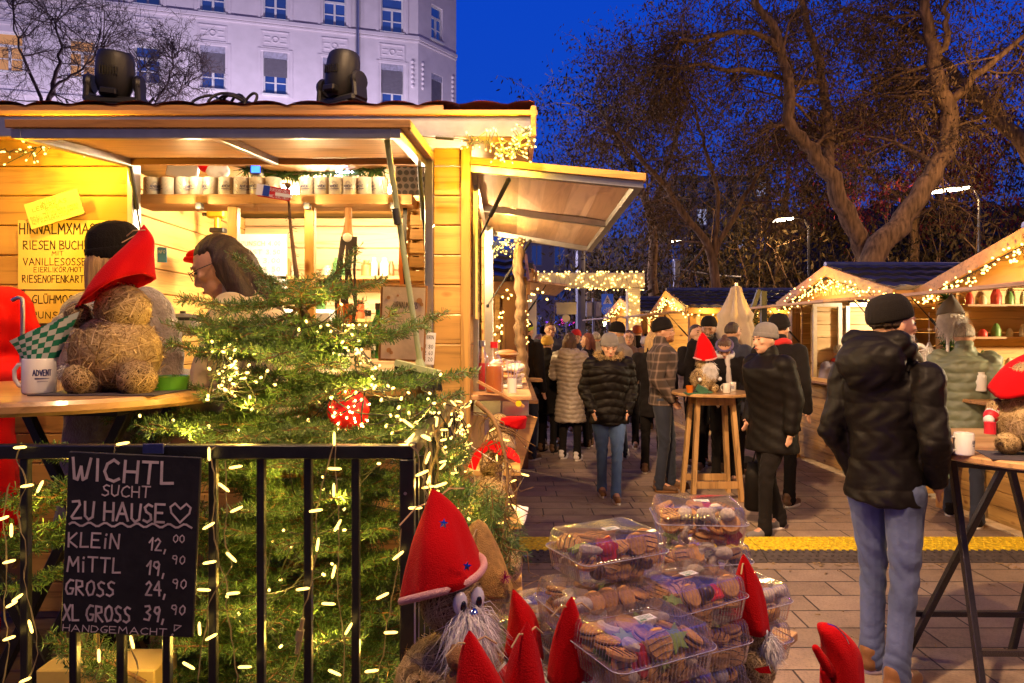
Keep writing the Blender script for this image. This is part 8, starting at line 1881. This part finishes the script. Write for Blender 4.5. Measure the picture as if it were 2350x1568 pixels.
# ---------------------------------------------------------------- plaza table with gnome and mugs
px0 = px_x(1632,6.95); pt = thing('bar_table','round wooden bar table with splayed pine legs in the middle of the plaza','bar table',(px0,6.95,0)); PZ = 1.07
g = MB(); g.lathe([(.385,-.035),(.40,-.026),(.40,-.008),(.392,0)],(px0,6.95,PZ),56); g.build('tabletop', M_table, pt, smooth='auto')
M_leg = wood('leg_pine',(0.55,0.33,0.13),2,knots=False,rough=.45)
for (sx_,sy_) in ((-1,-1),(1,-1),(-1,1),(1,1)):
    g = MB(); g.bar((px0+sx_*.17,6.95+sy_*.13,PZ-.035),(px0+sx_*.24,6.95+sy_*.21,0),.075,.042,up=V(1,0,0) if True else None,bev=.004); g.build('leg', M_leg, pt)
for (a,b_) in (((-.18,-.15,PZ-.09),(.18,-.15,PZ-.09)),((-.18,.15,PZ-.09),(.18,.15,PZ-.09)),((-.17,-.13,PZ-.09),(-.17,.13,PZ-.09)),((.17,-.13,PZ-.09),(.17,.13,PZ-.09)),((-.22,-.19,.16),(.22,-.19,.16)),((-.22,.19,.16),(.22,.19,.16))):
    g = MB(); g.bar(V(px0,6.95,0)+V(*a),V(px0,6.95,0)+V(*b_),.03,.07,bev=.003); g.build('rail', M_leg, pt)
gnome('straw gnome with tall red hat, price tag and white beard on the plaza table', V(px_x(1612,6.9),6.88,PZ), .125, R(28), fibres=700, seed=61, hat_tip=W(1612,763,6.85), hatR=.88, brim=M_pinkfelt, knot=True, w=.004, hat_c=W(1618,825,6.85))
for i,(a,b_,c) in enumerate(((1668,6.75,60),(1680,6.95,-20))): copy_tree(mug0,(px_x(a,b_),b_,PZ+.001),R(c),['grey mug left of the other on the plaza table','grey mug right of the other on the plaza table'][i],group='mugs standing on the plaza table')
g = MB(); g.lathe([(.03,0),(.037,.08),(.034,.08),(.028,.01)],(px_x(1583,6.7),6.7,PZ),16); o = g.build('drinking_glass', M_aglass, loc=(px_x(1583,6.7),6.7,PZ), smooth='auto'); tag(o,'glass of orange punch at the left of the plaza table','glass')
g = MB(); g.box((px_x(1602,6.72),6.72,PZ+.01),(.26,.1,.012),Euler((R(4),R(-3),R(8)))); g.box((px_x(1612,6.68),6.70,PZ+.04),(.10,.06,.06),Euler((.3,.4,.2))); o = g.build('gift_paper', mat('green_paper',(0.05,0.16,0.09),.7), loc=(px_x(1602,6.7),6.7,PZ)); tag(o,'green wrapped parcel and papers lying before the table gnome','parcel')
# ---------------------------------------------------------------- right table
rx, ry, RZ = 2.53, 3.22, 1.125
rt = thing('bar_table','wooden bar table with black crossed folding legs at the right edge','bar table',(rx,ry,0))
g = MB(); g.lathe([(.60,-.035),(.62,-.026),(.62,-.008),(.612,0)],(rx,ry,RZ),64); g.build('tabletop', M_table, rt, smooth='auto')
LM = mat('black_leg_paint',(0.022,0.018,0.02),.33,0,.25,60,.3,160)
def leg(a,b_): g = MB(); g.bar(a,b_,.030,.030,up=V(0,1,0),bev=.003); g.build('leg', LM, rt)
A = W(2180,1070,3.35); leg((W(2182,0,3.3).x,3.3,RZ-.04),(W(2262,0,2.95).x,2.95,0.0)); leg((W(2318,0,3.25).x,3.25,RZ-.04),(W(2078,0,3.50).x,3.50,0.0))
leg((W(2310,0,3.3).x,3.3,RZ-.04),(W(2440,0,3.3).x,3.3,0.0)); leg((W(2440,0,3.6).x,3.6,RZ-.04),(W(2322,0,3.55).x,3.55,0.0))
for (a,b_) in ((W(2090,1408,3.47),W(2350,1410,3.50)),(W(2248,1498,3.02),W(2420,1500,3.2)),(W(2160,1062,3.35),W(2360,1080,3.2))): g = MB(); g.bar(a,b_,.026,.026,bev=.002); g.build('cross_bar', LM, rt)
mr_ = copy_tree(ml, (px_x(2212,2.98),2.98,RZ+.001), R(0), 'white advent mug with blue ornament standing on the right table')
gnome('large straw gnome with red felt hood and striped mitten on the right table', V(px_x(2368,3.0),3.02,RZ+.002), .135, R(-35), fibres=2000, seed=71, hat_c=W(2345,880,3.0), hat_tip=W(2425,785,3.05), hatR=.98, hat_tilt=V(-.35,-.1,.9), face=False, beard=False, w=.0026, stripes=True, bulge=.5)
g = MB(); c = W(2272,985,2.92); g.lathe([(.022,-.02),(.022,.03)],c,12); o2 = g.build('striped_sock', M_stripe, loc=tuple(c)); tag(o2,'little red and white striped sock beside the right table mug','sock')
g = MB(); g.box((px_x(2300,3.0)+.06,2.92,RZ+.002),(.34,.24,.003),Euler((0,0,R(-20)))); o2 = g.build('place_mat', mat('dark_mat',(0.06,0.05,0.06),.7), loc=(px_x(2300,3.0),2.92,RZ)); tag(o2,'dark cloth mat under the gnome on the right table','place mat')
t = thing('litter_bin','dark grey round bin under the far end of the side counter','bin',(px_x(1218,9.9),9.9,0)); g = MB(); g.lathe([(.17,0),(.19,.02),(.20,.6),(.21,.62),(.21,.66)],(px_x(1218,9.9),9.9,0),24); g.build('bin_body', M_pole, t, smooth='auto')
# goods at the cake hut side shelf
for i,(px,z,s) in enumerate(((2083,1.455,.045),(2098,1.455,.045),(2150,1.18,.05),(2108,1.18,.04))):
    x = W(px,0,6.72).x; t = thing('felt_gnome',['grey hatted felt gnome at the left on the side shelf','grey hatted felt gnome at the right on the side shelf','white felt gnome on the lowest side shelf','small brown felt gnome on the lowest side shelf'][i],'gnome',(x,6.7,z)); c = V(x,6.70,z)
    g = MB(); g.ball(c+V(0,0,s),(s,s,s),12); g.build('body', M_fur if i%2==0 else M_straw, t, smooth=True); felt_hat(t, c+V(0,0,s*1.5), s*.8, c+V(0,0,s*4.0), m=C_grey, seed=i)
t = thing('felt_gnome','big grey hatted gnome with fluffy pale beard and dangling legs on the hut wall','gnome',tuple(W(2178,800,6.15))); c = W(2182,738,6.15)
g = MB(); g.ball(c,(.12,.09,.12),16); g.build('body', M_fur, t, smooth=True); fur(t, tuple(c), (0,-1,0), 2600, 4, L=.09, w=.003, rad=(.115,.085,.11), spread=.15); felt_hat(t, c+V(0,0,.07), .11, W(2184,682,6.15)+V(0,0,.03), m=C_grey, bulge=.1)
for s in (-1,1): g = MB(); g.tube([c+V(s*.04,-.02,-.1),c+V(s*.04,-.02,-.32)],.014,8); g.ball(c+V(s*.04,-.04,-.34),(.03,.04,.03),10); g.build('leg', M_fur, t, smooth=True)
t = thing('star_ornament','white wicker star hanging beside the side shelf','star ornament',tuple(W(2130,820,6.3))); c = W(2132,815,6.4); g = MB(); P = [c+V((.12 if k%2==0 else .055)*math.sin(k*math.pi/5),0,(.12 if k%2==0 else .055)*math.cos(k*math.pi/5)) for k in range(10)]; g.tube(P,.012,8,closed=True,cap=False); g.tube([p-(p-c)*.4 for p in P],.012,8,closed=True,cap=False); g.tube([c+V(0,0,.12),c+V(0,0,.4)],.003,4); g.build('wicker', M_fur, t)
t = thing('wreath','pale wicker wreath left of the wicker star','wreath',tuple(W(2110,815,6.5))); c = W(2108,812,6.5); g = MB(); g.tube([c+V(.08*math.cos(a),0,.08*math.sin(a)) for a in [k*math.pi/10 for k in range(20)]],.022,8,closed=True,cap=False); g.build('ring', M_fur, t, smooth=True)
t = thing('paper_bag_pile','brown paper carrier bag standing behind the railing at lower left','bag',(W(250,0,1.75).x,1.75,.6)); g = MB(); g.box(W(250,1600,1.78)+V(0,0,0),(.30,.12,.20),bev=.004); g.build('bag_body', M_card, t); g = MB(); g.ribbon([W(215,1500,1.72),W(222,1440,1.72),W(225,1500,1.72)],V(0,-1,0),.012); g.build('handle', M_card, t)
